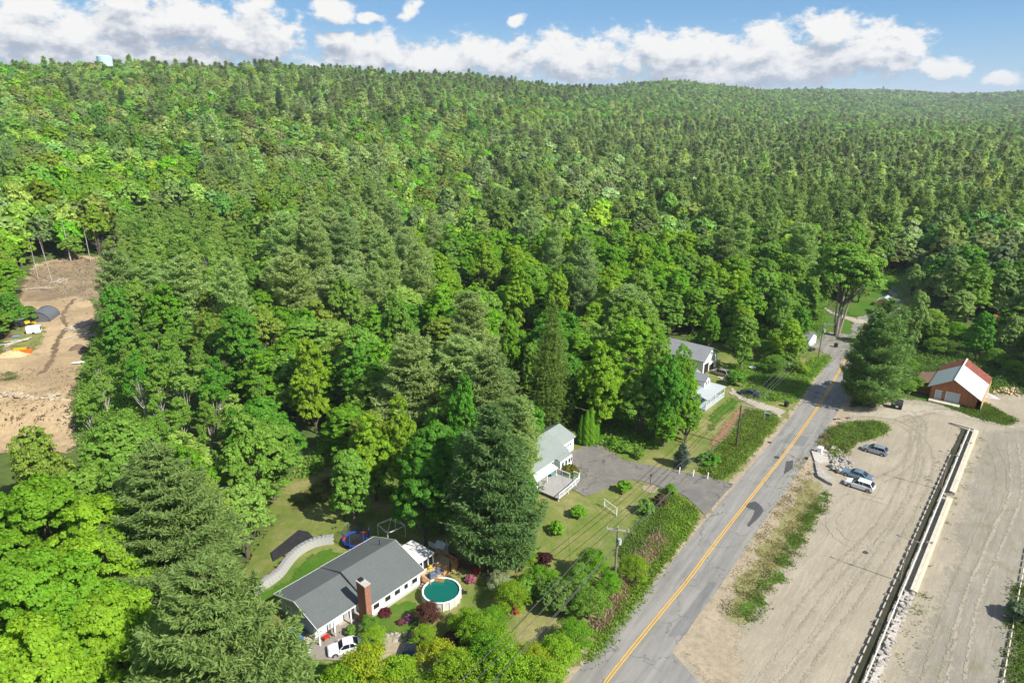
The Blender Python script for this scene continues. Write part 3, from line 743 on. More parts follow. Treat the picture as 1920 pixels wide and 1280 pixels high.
for (x, y, rad) in TREES: gridh.setdefault((int(x//12), int(y//12)), []).append((x, y, rad))
def clash(x, y, rad, f=0.62):
    i, j = int(x//12), int(y//12)
    for a in (-1, 0, 1):
        for b in (-1, 0, 1):
            for (X_, Y_, R_) in gridh.get((i+a, j+b), ()):
                if math.hypot(x-X_, y-Y_) < f*(rad+R_): return True
    return False
cand = []
for iy in range(int(36/6), int(900/6)):
    for ix in range(-130, 136):
        x = ix*6+rf.uniform(-2.6, 2.6); y = iy*6+rf.uniform(-2.6, 2.6)
        if abs(x) > 0.86*y+26: continue
        cand.append((math.hypot(x, y), x, y))
cand.sort()
px_ = np.array([c[1] for c in cand]); py_ = np.array([c[2] for c in cand]); op = is_open(px_, py_)
for q in far_open: op |= inpoly(px_, py_, q)
counts = {'maple': 0, 'oak': 0, 'birch': 0, 'pine': 0}
for (x, y, r) in TREES: pass
LIM = {'maple': 255, 'oak': 288, 'birch': 295, 'pine': 270}
AREA = lambda u: ('left' if u < 420 else 'middle' if u < 1150 else 'right')
TXT = {
 'maple': {'left': 'leafy green maple in the wood on the left slope', 'middle': 'leafy green maple in the wood behind the houses', 'right': 'leafy green maple in the wood beyond the road bend and the barn'},
 'oak': {'left': 'finely leaved oak in the wood on the left slope', 'middle': 'finely leaved oak in the wood behind the houses', 'right': 'finely leaved oak in the wood beyond the road bend and the barn'},
 'birch': {'left': 'slender young birch in the thicket around the dirt clearing', 'middle': 'slender birch in the wood behind the houses', 'right': 'slender birch in the wood beyond the barn'},
 'pine': {'left': 'dark white pine on the wooded left slope', 'middle': 'grey-green white pine in the wood behind the houses', 'right': 'dark white pine in the dense stand left of and beyond the road bend'}}
far_pts = []
def place(u, v):
    if u < 260 and 380 < v < 500: return 'in the tree line behind the dirt clearing'
    if u < 420 and 500 <= v < 860: return 'in the thicket right of the dirt clearing' if u > 120 else 'at the left edge beside the dirt clearing'
    if v >= 860: return 'in the lower left corner among the nearest trees' if u < 560 else 'beside the shaded yard of the grey-roofed house'
    if u < 420: return 'high on the left slope' if v < 300 else 'on the left slope above the clearing'
    if u < 760: return 'high on the slope under the first gap of blue sky' if v < 300 else 'on the slope above the pine group' if v < 420 else 'around the pine group in the middle wood' if v < 620 else 'in the wood behind the brightest maple'
    if u < 1120: return 'high on the middle slope' if v < 300 else 'in the wood above the conical spruce' if v < 560 else 'in the wood behind the pale-roofed house'
    if u < 1500: return 'in the far flat wood right of the middle' if v < 330 else 'in the wood above the white house' if v < 560 else 'in the thicket behind the white garage'
    if u < 1700: return 'in the dense stand beyond the road bend' if v < 520 else 'beside the upper end of the road'
    return 'in the dense stand at the right edge' if v < 430 else 'in the grove behind the barn'
CW = {'maple': 'fresh green', 'lime': 'yellow-green', 'mid': 'mid green', 'deep': 'deep green', 'olive': 'olive-green', 'silver': 'silvery green', 'birch': 'light green', 'pine': 'grey-green', 'pine_d': 'dark green', 'pine_b': 'blue-green', 'yellow': 'yellow'}
def describe(k, c, hh, pl_):
    lo, hi = {'maple': (16, 19), 'oak': (15.5, 18), 'birch': (11, 13.5), 'pine': (21, 25)}[k]
    sz = 'low' if hh < lo else 'tall' if hh > hi else 'middling'
    return '%s %s %s %s' % (sz, CW[c], {'maple': 'maple', 'oak': 'oak', 'birch': 'slender birch', 'pine': 'white pine'}[k], pl_)
for (d, x, y), o_ in zip(cand, op):
    if o_: continue
    z = H(x, y); hh0 = 15
    u, v, yc = project(x, y, z+hh0)
    if u < -150 or u > 2070 or yc < 25: continue
    k, c = zone(u, v, rf, 0.5+0.5*float(np.clip(1.3*vnoise(x, y, 34, 7), -1, 1)))
    near_edge = is_open(np.array([x, x+4, x-4, x, x]), np.array([y, y, y, y+4, y-4])).any()
    hh = {'maple': rf.uniform(14, 21), 'oak': rf.uniform(14, 20), 'birch': rf.uniform(10, 15), 'pine': rf.uniform(19, 28)}[k]
    rad = {'maple': rf.uniform(4.2, 7.8), 'oak': rf.uniform(4.6, 7.2), 'birch': rf.uniform(2.0, 3.2), 'pine': rf.uniform(5.0, 7.0)}[k]
    if near_edge: hh *= 0.72; rad *= 0.75
    if clash(x, y, rad, 0.48): continue
    if any((x-hx)**2+(y-hy)**2 < (0.65*(rad+hr))**2 for hx, hy, hr in HP): continue
    ut, vt, _ = project(x, y, z+hh)
    if any(abs(ut-hu) < 0.45*hw_ and hv-6 < vt < hv+0.65*hw_ and d < hd for hu, hv, hw_, hd in HV): continue
    gridh.setdefault((int(x//12), int(y//12)), []).append((x, y, rad))
    if counts[k] < LIM[k] and d < 500:
        counts[k] += 1
        kk = k+'_mid' if (d > 270 and k != 'birch') else k
        pl_ = place(u, v); plant(kk, x, y, rad, hh, c, describe(k, c, hh, pl_), {'maple': 'maples', 'oak': 'oaks', 'birch': 'birches', 'pine': 'pines'}[k]+' '+pl_)
    else: far_pts.append((x, y, z, rad, hh, k, c))
# ground trees between (low understory fills the gaps of the birch thicket)
print('individual trees', counts, 'near stuff', len(far_pts))
# ------------------------------------------------------------------ the far woods: one mass of instanced crowns
fr = np.random.default_rng(3)
def far_band(y0, y1, sp, amax=0.80):
    out = []
    for yy in np.arange(y0, y1, sp):
        n = int(2*(amax*yy+60)/sp); xs = np.linspace(-(amax*yy+60), amax*yy+60, n)+fr.uniform(-sp*0.45, sp*0.45, n)
        out.append(np.stack([xs, yy+fr.uniform(-sp*0.45, sp*0.45, n)], 1))
    return np.concatenate(out)
bands = [(far_band(900, 1600, 10.2), 1.35), (far_band(1600, 3000, 13.5), 1.75), (far_band(3000, 6200, 21), 2.6)]
FKEYS = ['maple', 'lime', 'mid', 'deep', 'olive', 'silver', 'birch', 'pine', 'pine_d', 'pine_b']
fcol = bpy.data.collections.new('far_tree_kinds')          # not linked to the scene: only the far woods draw from it
FM = {}
def fproto(key):
    isp = key.startswith('pine')
    m = leafmat('far_'+key, 0.45 if isp else 0.5, 0.01, use_color=False, base=GRN[key])
    out = []
    for s_ in range(2):
        if isp: cr, tr = pine(300+s_, 1.0*4.6, 21, 4, 800, 1.5, whorls=10, per=5, shape=0.72)
        else: cr, tr = broadleaf(320+s_, 5.2, 14.5, 3, 'maple' if s_ == 0 else 'oak', 2200, 0.85, 8, jit=0.2)
        cr.materials.append(m); o = bpy.data.objects.new('far_%s_%d' % (key, s_), cr); fcol.objects.link(o); out.append(o.name)
    return out
for kx in FKEYS: FM[kx] = fproto(kx)
names_sorted = sorted([o.name for o in fcol.objects])
P_, S_, I_, Rz_ = [], [], [], []
def addfar(x, y, z, rad, hh, k, c):
    key = c if c in FM else ('pine' if k == 'pine' else 'mid')
    isp = key.startswith('pine')
    P_.append((x, y, z-0.5)); S_.append((rad*rf.uniform(0.8, 1.2)/(4.6 if isp else 5.2), rad*rf.uniform(0.8, 1.2)/(4.6 if isp else 5.2), hh*rf.uniform(0.82, 1.18)/(21 if isp else 14.5)))
    I_.append(names_sorted.index(FM[key][rf.randrange(2)])); Rz_.append(rf.uniform(0, 6.28))
for q in far_pts: addfar(q[0], q[1], q[2], q[3]*1.08, *q[4:])
for arr, sc_ in bands:
    X, Y = arr[:, 0], arr[:, 1]; Zz = hgt(X, Y); opn = is_open(X, Y)
    for q in far_open: opn |= inpoly(X, Y, q)
    for x, y, z, o_ in zip(X, Y, Zz, opn):
        if o_: continue
        yc = y*_cp-(z+15-CAM_H)*_sp; u = 960+1280*x/yc; v = 640-1280*(y*_sp+(z+15-CAM_H)*_cp)/yc
        k, c = zone(u, v, rf, 0.5+0.5*float(np.clip(1.3*vnoise(x, y, 60, 7), -1, 1)))
        if v < 185 and rf.random() < 0.25 and y < 1800: k, c = 'pine', 'pine_d'
        hh = rf.uniform(19, 27) if k == 'pine' else rf.uniform(14, 20); rad = rf.uniform(5.0, 6.8) if k == 'pine' else rf.uniform(4.6, 7.0)
        addfar(x, y, z, rad*sc_, hh*(1+(sc_-1)*0.15), k, c)
print('far woods', len(P_))
me = bpy.data.meshes.new('woods'); me.vertices.add(len(P_)); me.vertices.foreach_set('co', np.array(P_, np.float32).ravel())
a1 = me.attributes.new('isc', 'FLOAT_VECTOR', 'POINT'); a1.data.foreach_set('vector', np.array(S_, np.float32).ravel())
a2 = me.attributes.new('idx', 'INT', 'POINT'); a2.data.foreach_set('value', np.array(I_, np.int32))
a3 = me.attributes.new('rot', 'FLOAT_VECTOR', 'POINT'); a3.data.foreach_set('vector', np.array([(0, 0, r) for r in Rz_], np.float32).ravel())
woods = link('woods', me); tag(woods, 'mixed pine and maple wood covering the far slopes up to the skyline', 'woods', None, 'stuff')
ng = bpy.data.node_groups.new('woods', 'GeometryNodeTree')
ng.interface.new_socket('Geometry', in_out='INPUT', socket_type='NodeSocketGeometry'); ng.interface.new_socket('Geometry', in_out='OUTPUT', socket_type='NodeSocketGeometry')
n = ng.nodes; l = ng.links
gi = n.new('NodeGroupInput'); go = n.new('NodeGroupOutput'); iop = n.new('GeometryNodeInstanceOnPoints'); ci = n.new('GeometryNodeCollectionInfo')
ci.inputs['Collection'].default_value = fcol; ci.inputs['Separate Children'].default_value = True; ci.inputs['Reset Children'].default_value = True
iop.inputs['Pick Instance'].default_value = True
def nattr(nm, typ):
    q = n.new('GeometryNodeInputNamedAttribute'); q.data_type = typ; q.inputs[0].default_value = nm; return q.outputs[0]
l.new(gi.outputs[0], iop.inputs['Points']); l.new(ci.outputs[0], iop.inputs['Instance'])
l.new(nattr('idx', 'INT'), iop.inputs['Instance Index']); l.new(nattr('rot', 'FLOAT_VECTOR'), iop.inputs['Rotation']); l.new(nattr('isc', 'FLOAT_VECTOR'), iop.inputs['Scale'])
l.new(iop.outputs[0], go.inputs[0])
md = woods.modifiers.new('woods', 'NODES'); md.node_group = ng
# ------------------------------------------------------------------ ground covers
def f_grass(dry):
    def f(t, p):
        n = t.noise(p, 0.11, 7, 0.68, 0.5); n2 = t.noise(p, 0.9, 6, 0.8); n3 = t.noise(p, 6, 4, 0.85); n4 = t.noise(p, 0.35, 5, 0.7)
        a = t.ramp(n, [(0.32, (0.12, 0.20, 0.035)), (0.47, (0.22, 0.25, 0.065)), (0.62, (0.36, 0.31, 0.14)), (0.75, (0.42, 0.33, 0.19))] if dry == 1 else
                   [(0.3, (0.065, 0.17, 0.014)), (0.55, (0.10, 0.20, 0.022)), (0.75, (0.20, 0.23, 0.06))] if dry == 0 else
                   [(0.3, (0.19, 0.20, 0.06)), (0.5, (0.36, 0.30, 0.16)), (0.7, (0.44, 0.37, 0.24))])
        b = t.mix(t.math('MULTIPLY', t.mr(n2, 0.42, 0.68), 0.75), a, (0.14, 0.21, 0.035) if dry else (0.07, 0.16, 0.015))
        b = t.mix(t.math('MULTIPLY', t.mr(n4, 0.58, 0.7), 0.5), b, (0.36, 0.29, 0.17) if dry else (0.16, 0.21, 0.05))
        return t.mix(t.mr(n3, 0.35, 0.65), b, t.mix(1.0, b, (0.55, 0.58, 0.5), 'MULTIPLY'))
    return f
def f_gravel(base, dark, green=0.0):
    def f(t, p):
        rot = t.new('ShaderNodeMapping', vector_type='TEXTURE'); t.put(rot.inputs[0], p); rot.inputs['Rotation'].default_value = (0, 0, R(50)); rot.inputs['Scale'].default_value = (9.0, 1.0, 1.0)
        st = t.noise(rot.outputs[0], 0.9, 6, 0.7, 0.8); n = t.noise(p, 0.10, 6, 0.65); n3 = t.noise(p, 3.2, 5, 0.8); sp_ = t.noise(p, 14, 2, 0.8)
        c = t.mix(t.mr(n, 0.35, 0.65), base, tuple(x*0.80 for x in base))
        c = t.mix(t.math('MULTIPLY', t.mr(st, 0.42, 0.66), 0.75), c, dark); st2 = t.noise(rot.outputs[0], 3.2, 5, 0.75, 0.5); c = t.mix(t.math('MULTIPLY', t.mr(st2, 0.50, 0.68), 0.5), c, tuple(min(1, x*1.22) for x in base))
        c = t.mix(t.math('MULTIPLY', t.mr(t.noise(p, 0.45, 7, 0.75, 1.2), 0.52, 0.66), 0.4), c, tuple(x*0.7 for x in base)); c = t.mix(t.math('MULTIPLY', t.mr(n3, 0.50, 0.72), 0.55), c, tuple(x*0.55 for x in base))
        c = t.mix(t.math('MULTIPLY', t.mr(sp_, 0.35, 0.65), 0.25), tuple(min(1, x*1.12) for x in base) if False else c, t.mix(1.0, c, (0.7, 0.7, 0.7), 'MULTIPLY'))
        if green: c = t.mix(t.math('MULTIPLY', t.mr(t.noise(p, 0.25, 5, 0.7), 0.55, 0.68), green), c, (0.16, 0.17, 0.07))
        return c
    return f
def f_asphalt(base, crack=0.6, streak=1.0):
    def f(t, p):
        n = t.noise(p, 0.22, 6, 0.7); n2 = t.noise(p, 5, 5, 0.8)
        rot = t.new('ShaderNodeMapping', vector_type='TEXTURE'); t.put(rot.inputs[0], p); rot.inputs['Rotation'].default_value = (0, 0, R(54)); rot.inputs['Scale'].default_value = (16, 1.1, 1)
        st = t.noise(rot.outputs[0], 1.0, 5, 0.6)
        c = t.mix(t.mr(n, 0.3, 0.7), base, tuple(x*0.72 for x in base)); c = t.mix(t.math('MULTIPLY', t.mr(st, 0.4, 0.65), 0.6*streak), c, tuple(x*1.35 for x in base)); c = t.mix(t.math('MULTIPLY', t.mr(t.noise(rot.outputs[0], 2.3, 4, 0.6), 0.52, 0.66), 0.45*streak), c, tuple(x*0.68 for x in base))
        if not streak: c = t.mix(t.math('MULTIPLY', t.mr(t.noise(p, 0.14, 6, 0.7, 0.8), 0.45, 0.6), 0.6), c, (0.13, 0.13, 0.13)); c = t.mix(t.math('MULTIPLY', t.mr(t.noise(p, 0.5, 6, 0.75), 0.5, 0.7), 0.5), c, (0.31, 0.27, 0.21))
        c = t.mix(t.math('MULTIPLY', t.mr(n2, 0.35, 0.7), 0.3), c, tuple(x*0.7 for x in base))
        w_ = t.vm('ADD', p, t.vm('MULTIPLY', t.vm('SUBTRACT', t.new('ShaderNodeTexNoise').outputs['Color'], (0.5, 0.5, 0.5)), (0, 0, 0)))
        nzz = t.new('ShaderNodeTexNoise'); t.put(nzz.inputs['Vector'], p); nzz.inputs['Scale'].default_value = 0.6; nzz.inputs['Detail'].default_value = 4
        wp = t.vm('ADD', p, t.vm('MULTIPLY', t.vm('SUBTRACT', nzz.outputs['Color'], (0.5, 0.5, 0.5)), (4.0, 4.0, 0)))
        vo = t.new('ShaderNodeTexVoronoi', feature='DISTANCE_TO_EDGE'); t.put(vo.inputs['Vector'], wp); vo.inputs['Scale'].default_value = 0.16
        ck = t.math('MULTIPLY', t.mr(vo.outputs['Distance'], 0.0, 0.016, 1, 0), t.mr(t.noise(p, 0.3, 2, 0.5), 0.36, 0.5))
        return t.mix(t.math('MULTIPLY', ck, crack), c, (0.05, 0.05, 0.05))
    return f
def f_dirt(a, b):
    def f(t, p):
        n = t.noise(p, 0.07, 6, 0.65, 0.6); n2 = t.noise(p, 1.2, 6, 0.75); n3 = t.noise(p, 0.35, 4, 0.6)
        c = t.mix(t.mr(n, 0.40, 0.58), a, b); c = t.mix(t.math('MULTIPLY', t.mr(n2, 0.42, 0.68), 0.7), c, tuple(x*0.5 for x in a))
        return t.mix(t.math('MULTIPLY', t.mr(n3, 0.6, 0.72), 0.6), c, (0.14, 0.15, 0.06))
    return f
M_dry = groundmat('dry_grass', f_grass(1), edge=True); M_lawn = groundmat('lawn_grass', f_grass(0), edge=True); M_straw = groundmat('straw_grass', f_grass(2), edge=True)
M_gravel = groundmat('gravel', f_gravel((0.395, 0.345, 0.26), (0.275, 0.245, 0.18)), edge=True); M_track = groundmat('grey_gravel', f_gravel((0.32, 0.29, 0.235), (0.215, 0.195, 0.145), 0.5), edge=True)
M_asph = groundmat('asphalt', f_asphalt((0.26, 0.25, 0.228)), rough=0.85, bump=0.15, bscale=30); M_drive = groundmat('old_asphalt', f_asphalt((0.25, 0.235, 0.205), 0.9), rough=0.9, bump=0.15, bscale=30, edge=True)
M_shoulder = groundmat('sandy_shoulder', f_dirt((0.42, 0.34, 0.24), (0.36, 0.30, 0.21)), edge=True); M_dirt = groundmat('bare_dirt', f_dirt((0.52, 0.385, 0.225), (0.35, 0.255, 0.15)), edge=True, bump=0.7, bscale=1.2)
M_soil = groundmat('tilled_soil', f_dirt((0.34, 0.19, 0.10), (0.27, 0.16, 0.085)), edge=True); M_pale = groundmat('pale_drive', f_gravel((0.46, 0.41, 0.325), (0.36, 0.32, 0.25)), edge=True)
M_slab = groundmat('paving', f_asphalt((0.30, 0.27, 0.235), 0.3), rough=0.9); M_paved = groundmat('worn_asphalt', f_asphalt((0.225, 0.21, 0.185), 0.95, 0), rough=0.9, bump=0.15, bscale=30); M_patch = groundmat('patch_asphalt', f_asphalt((0.20, 0.20, 0.19), 0.2), rough=0.85); M_seal = groundmat('dark_patch', f_asphalt((0.085, 0.085, 0.085), 0.0), rough=0.7)
M_yellow = groundmat('yellow_paint', lambda t, p: t.mix(t.mr(t.noise(p, 2.5, 4, 0.7), 0.55, 0.7), (0.72, 0.40, 0.045), (0.35, 0.27, 0.12)), rough=0.7, bump=0)
M_mulch = groundmat('needle_litter', f_dirt((0.20, 0.10, 0.055), (0.13, 0.07, 0.04)), edge=True)

sheet('grass_verge_field', GP([(1060, 1330), (1290, 1087), (1420, 917), (1530, 768), (1595, 662), (1500, 640), (1420, 625), (1330, 640), (1240, 690), (1225, 790), (1080, 785), (985, 790), (940, 900), (880, 960), (800, 930), (640, 840), (540, 860), (470, 1000), (430, 1130), (440, 1400), (900, 1450)]), M_dry, 3.5, 1.0)
sheet('lawn', GP([(940, 1040), (1000, 930), (1040, 905), (1090, 940), (1180, 890), (1260, 915), (1240, 985), (1170, 1040), (1100, 1110), (1010, 1120)]), M_dry, 2.5, 1.0)
sheet('gravel_lot', GP([(1150, 1400), (1330, 1060), (1560, 770), (1620, 752), (1700, 742), (1830, 738), (1960, 722), (2400, 740), (2500, 1600), (1150, 1600)]), M_gravel, 3.0, 1.0)
sheet('gravel_track', GP([(1835, 803), (1920, 800), (2300, 900), (2300, 1500), (1560, 1500), (1660, 1280), (1742, 1115)]), M_track, 3.0, 0.7)
sheet('grass_beyond_fence', GP([(1915, 1075), (2300, 1080), (2300, 1500), (1870, 1500), (1893, 1230)]), M_lawn, 2.0, 0.4)
sheet('dry_verge', GP([(1512, 835), (1528, 900), (1556, 918), (1540, 965), (1485, 1060), (1415, 1170), (1370, 1190), (1338, 1150), (1352, 1095), (1405, 1008), (1452, 930), (1484, 870)]), M_straw, 1.8, 0.8)
sheet('green_verge_edge', GP([(1556, 920), (1540, 968), (1487, 1062), (1420, 1166), (1385, 1180), (1370, 1150), (1440, 1060), (1500, 965), (1530, 925)]), M_lawn, 1.6, 0.7)
sheet('shrubby_mound', GP([(1555, 805), (1600, 790), (1650, 790), (1668, 804), (1650, 820), (1602, 832), (1583, 855), (1565, 872), (1550, 850)]), M_lawn, 1.5, 0.5)
sheet('grass_by_barn', GP([(1735, 740), (1790, 752), (1850, 757), (1908, 790), (1885, 799), (1835, 784), (1790, 768), (1700, 745)]), M_lawn, 1.6, 0.6)
sheet('pale_track', GP([(1545, 800), (1590, 783), (1680, 790), (1760, 778), (1900, 806), (2000, 815), (2000, 795), (1900, 795), (1820, 770), (1690, 752), (1610, 768), (1560, 772)]), M_pale, 2.0, 0.6)
Z_LOT = _layer[0]
cl = smooth_line(GP([(1105, 1335), (1135, 1280), (1232, 1158), (1290, 1087), (1350, 1007), (1420, 917), (1480, 840), (1530, 768), (1560, 720), (1592, 664), (1622, 620), (1652, 582), (1682, 553), (1705, 533), (1720, 512)]), 8)
def width(i): return 1.0
RL_, RR_ = 3.7, 4.3
sheet('road_shoulder', ribbon(cl, RL_+1.5, RR_+2.6), M_shoulder, 1.4, 0.7, fade=1.2)
sheet('drive_apron', GP([(1185, 1300), (1255, 1215), (1310, 1280), (1400, 1400), (1150, 1400)]), M_asph, 2, 0.1)
sheet('dirt_apron', GP([(1255, 1213), (1330, 1120), (1376, 1092), (1352, 1140), (1400, 1190), (1400, 1300), (1325, 1290)]), M_shoulder, 1.5, 0.6)
road = sheet('road', ribbon(cl, RL_, RR_), M_asph, 1.2, 0.06)
for nm, q in [('road_patch', [(1478, 812), (1518, 820), (1505, 838), (1462, 828)]), ('road_patch', [(1250, 1195), (1330, 1090), (1345, 1093), (1285, 1190)])]:
    sheet(nm, GP(q), M_patch, 1.5, 0.05)
for q in [[(1417, 940), (1428, 950), (1432, 957), (1425, 968), (1405, 988), (1400, 985), (1412, 966), (1415, 957), (1400, 951), (1396, 944)], [(1474, 865), (1487, 863), (1486, 878), (1470, 890), (1472, 874)]]:
    sheet('sealed_patch', GP(q), M_seal, 0.8, 0.05)
n_cl = len(cl)
for off in (-0.17, 0.17):
    c2 = []
    for i, p in enumerate(cl[:int(n_cl*0.72)]):
        d = (cl[min(i+1, n_cl-1)]-cl[max(i-1, 0)]).normalized(); c2.append(p+Vector((-d.y, d.x))*off)
    sheet('yellow_line', ribbon(c2, 0.075), M_yellow, 3.0, 0.0)
# asphalt pad by the white shed and the side drive above it
sheet('shed_forecourt', GP([(1506, 642), (1516, 622), (1545, 612), (1600, 628), (1640, 628), (1600, 672), (1575, 668), (1545, 668)]), M_drive, 1.6, 0.3)
sheet('side_driveway', GP([(1535, 577), (1545, 574), (1575, 588), (1612, 598), (1650, 604), (1645, 614), (1600, 606), (1565, 594)]), M_pale, 1.6, 0.2)
sheet('upper_lawn', GP([(1530, 640), (1535, 580), (1565, 592), (1608, 606), (1600, 630), (1560, 625)]), M_lawn, 2.0, 0.4)
sheet('bend_lawn', GP([(1600, 596), (1560, 575), (1560, 545), (1600, 520), (1640, 508), (1682, 508), (1690, 528), (1655, 565), (1640, 590)]), M_lawn, 2.0, 0.6)
sheet('driveway', GP([(1083, 843), (1110, 828), (1137, 840), (1167, 862), (1240, 877), (1350, 899), (1375, 908), (1322, 968), (1306, 950), (1284, 930), (1225, 908), (1185, 899), (1162, 903), (1130, 920), (1098, 931), (1064, 912), (1090, 902), (1088, 888), (1072, 876), (1058, 862), (1064, 848)]), M_paved, 1.4, 0.12)
M_lawnh = groundmat('lawn_hard', f_grass(0)); sheet('driveway_island', GP([(1058, 868), (1076, 874), (1090, 888), (1088, 899), (1064, 908), (1045, 900)]), M_lawnh, 0.8, 0.08)
sheet('pale_driveway', GP([(1348, 700), (1372, 712), (1384, 738), (1412, 748), (1478, 770), (1466, 786), (1430, 772), (1388, 752), (1366, 738), (1370, 722), (1340, 708)]), M_pale, 1.2, 0.15, fade=0.5)
sheet('tilled_strip', GP([(1384, 762), (1400, 770), (1366, 822), (1330, 848), (1318, 842), (1352, 792)]), M_soil, 1.4, 0.3)
sheet('white_house_lawn', GP([(1332, 770), (1368, 745), (1398, 755), (1382, 765), (1350, 795), (1325, 832), (1318, 800)]), M_lawn, 1.6, 0.4)
sheet('grassy_bank', GP([(1402, 768), (1445, 772), (1458, 790), (1400, 860), (1360, 900), (1310, 890), (1325, 855), (1368, 822)]), M_lawn, 1.6, 0.4)
sheet('roadside_bank', GP([(1262, 925), (1300, 950), (1312, 975), (1255, 1050), (1190, 1140), (1120, 1240), (1085, 1270), (1110, 1200), (1170, 1090), (1215, 1010)]), M_lawn, 1.8, 0.5)
sheet('brush_litter', GP([(1232, 1000), (1252, 1012), (1215, 1060), (1170, 1120), (1130, 1180), (1110, 1190), (1140, 1120), (1190, 1050)]), M_mulch, 1.4, 0.5)
sheet('needle_floor', GP([(880, 1045), (960, 1060), (950, 1090), (880, 1080), (835, 1060), (820, 1000)]), M_mulch, 1.6, 0.5)
# grey house yard
sheet('back_lawn', GP([(470, 1125), (480, 1113), (540, 1085), (570, 1045), (620, 1022), (640, 1035), (660, 1040), (560, 1105), (490, 1150)]), M_lawn, 1.2, 0.15)
sheet('front_lawn', GP([(700, 1150), (745, 1128), (780, 1120), (800, 1150), (770, 1200), (720, 1195), (690, 1185)]), M_lawn, 1.2, 0.2)
sheet('paved_court', GP([(545, 1180), (600, 1190), (670, 1160), (720, 1190), (690, 1238), (560, 1238), (540, 1215)]), M_slab, 1.4, 0.05)
sheet('gravel_drive', GP([(690, 1180), (760, 1195), (850, 1240), (850, 1290), (700, 1290), (690, 1240)]), M_shoulder, 1.4, 0.3)
sheet('side_grass', GP([(540, 1236), (720, 1236), (720, 1300), (520, 1300)]), M_lawn, 1.4, 0.3)
# the clearing
M_tr = groundmat('tyre_track', f_gravel((0.34, 0.30, 0.225), (0.26, 0.23, 0.17)), edge=True); M_tl = groundmat('pale_tyre_track', f_gravel((0.40, 0.355, 0.275), (0.30, 0.265, 0.20)), edge=True)
for i_, (q, mm) in enumerate((([(1560, 790), (1640, 785), (1700, 800), (1740, 850), (1720, 930), (1640, 1060), (1540, 1200), (1470, 1300)], M_tr), ([(1600, 775), (1700, 790), (1720, 840), (1690, 930), (1600, 1060), (1500, 1200), (1420, 1290)], M_tl),
    ([(1700, 770), (1730, 800), (1700, 870), (1650, 900)], M_tr), ([(1720, 790), (1700, 900), (1650, 990), (1560, 1080), (1480, 1180)], M_tr), ([(1860, 830), (1880, 900), (1840, 1010), (1790, 1130), (1740, 1290)], M_tr), ([(1900, 830), (1905, 920), (1870, 1010), (1820, 1130), (1790, 1290)], M_tl),
    ([(1680, 790), (1760, 770), (1850, 790), (1960, 815)], M_tr), ([(1660, 1000), (1600, 1020), (1560, 980), (1600, 930), (1660, 940)], M_tl))):
    c_ = smooth_line(GP(q), 5)
    for o_ in (-0.85, 0.85):
        cc_ = []
        for j_, p_ in enumerate(c_):
            d_ = (c_[min(j_+1, len(c_)-1)]-c_[max(j_-1, 0)]).normalized(); cc_.append(p_+Vector((-d_.y, d_.x))*o_)
        sheet('wheel_track', ribbon(cc_, 0.42), mm, 0.5, 0.04, fade=0.45, seed=i_, z=Z_LOT+0.004+0.0015*i_)
sheet('dirt_clearing', GP([(-80, 690), (0, 668), (0, 640), (20, 600), (30, 545), (60, 495), (140, 478), (222, 482), (240, 520), (205, 560), (180, 600), (172, 650), (160, 690), (148, 740), (150, 800), (170, 850), (60, 860), (-80, 850)]), M_dirt, 2.2, 0.9, fade=2.5)
trk = smooth_line(GP([(140, 560), (118, 590), (125, 612), (108, 640), (98, 675), (78, 703)]), 6)
M_damp = groundmat('damp_dirt', f_dirt((0.17, 0.12, 0.075), (0.21, 0.15, 0.09)), edge=True)
sheet('damp_track', ribbon(trk, 1.0), M_damp, 0.8, 0.4)
M_dark_earth = groundmat('dark_earth', f_dirt((0.33, 0.24, 0.15), (0.22, 0.165, 0.10)), edge=True, bump=0.7, bscale=1.2)
sheet('dark_earth', GP([(40, 570), (30, 545), (60, 500), (140, 482), (222, 486), (238, 520), (205, 556), (180, 570), (130, 558), (90, 566)]), M_dark_earth, 2.2, 0.9, fade=3)
sheet('weedy_ground', GP([(20, 600), (60, 600), (95, 615), (90, 640), (60, 665), (15, 665), (0, 640)]), M_dry, 2.0, 0.8)

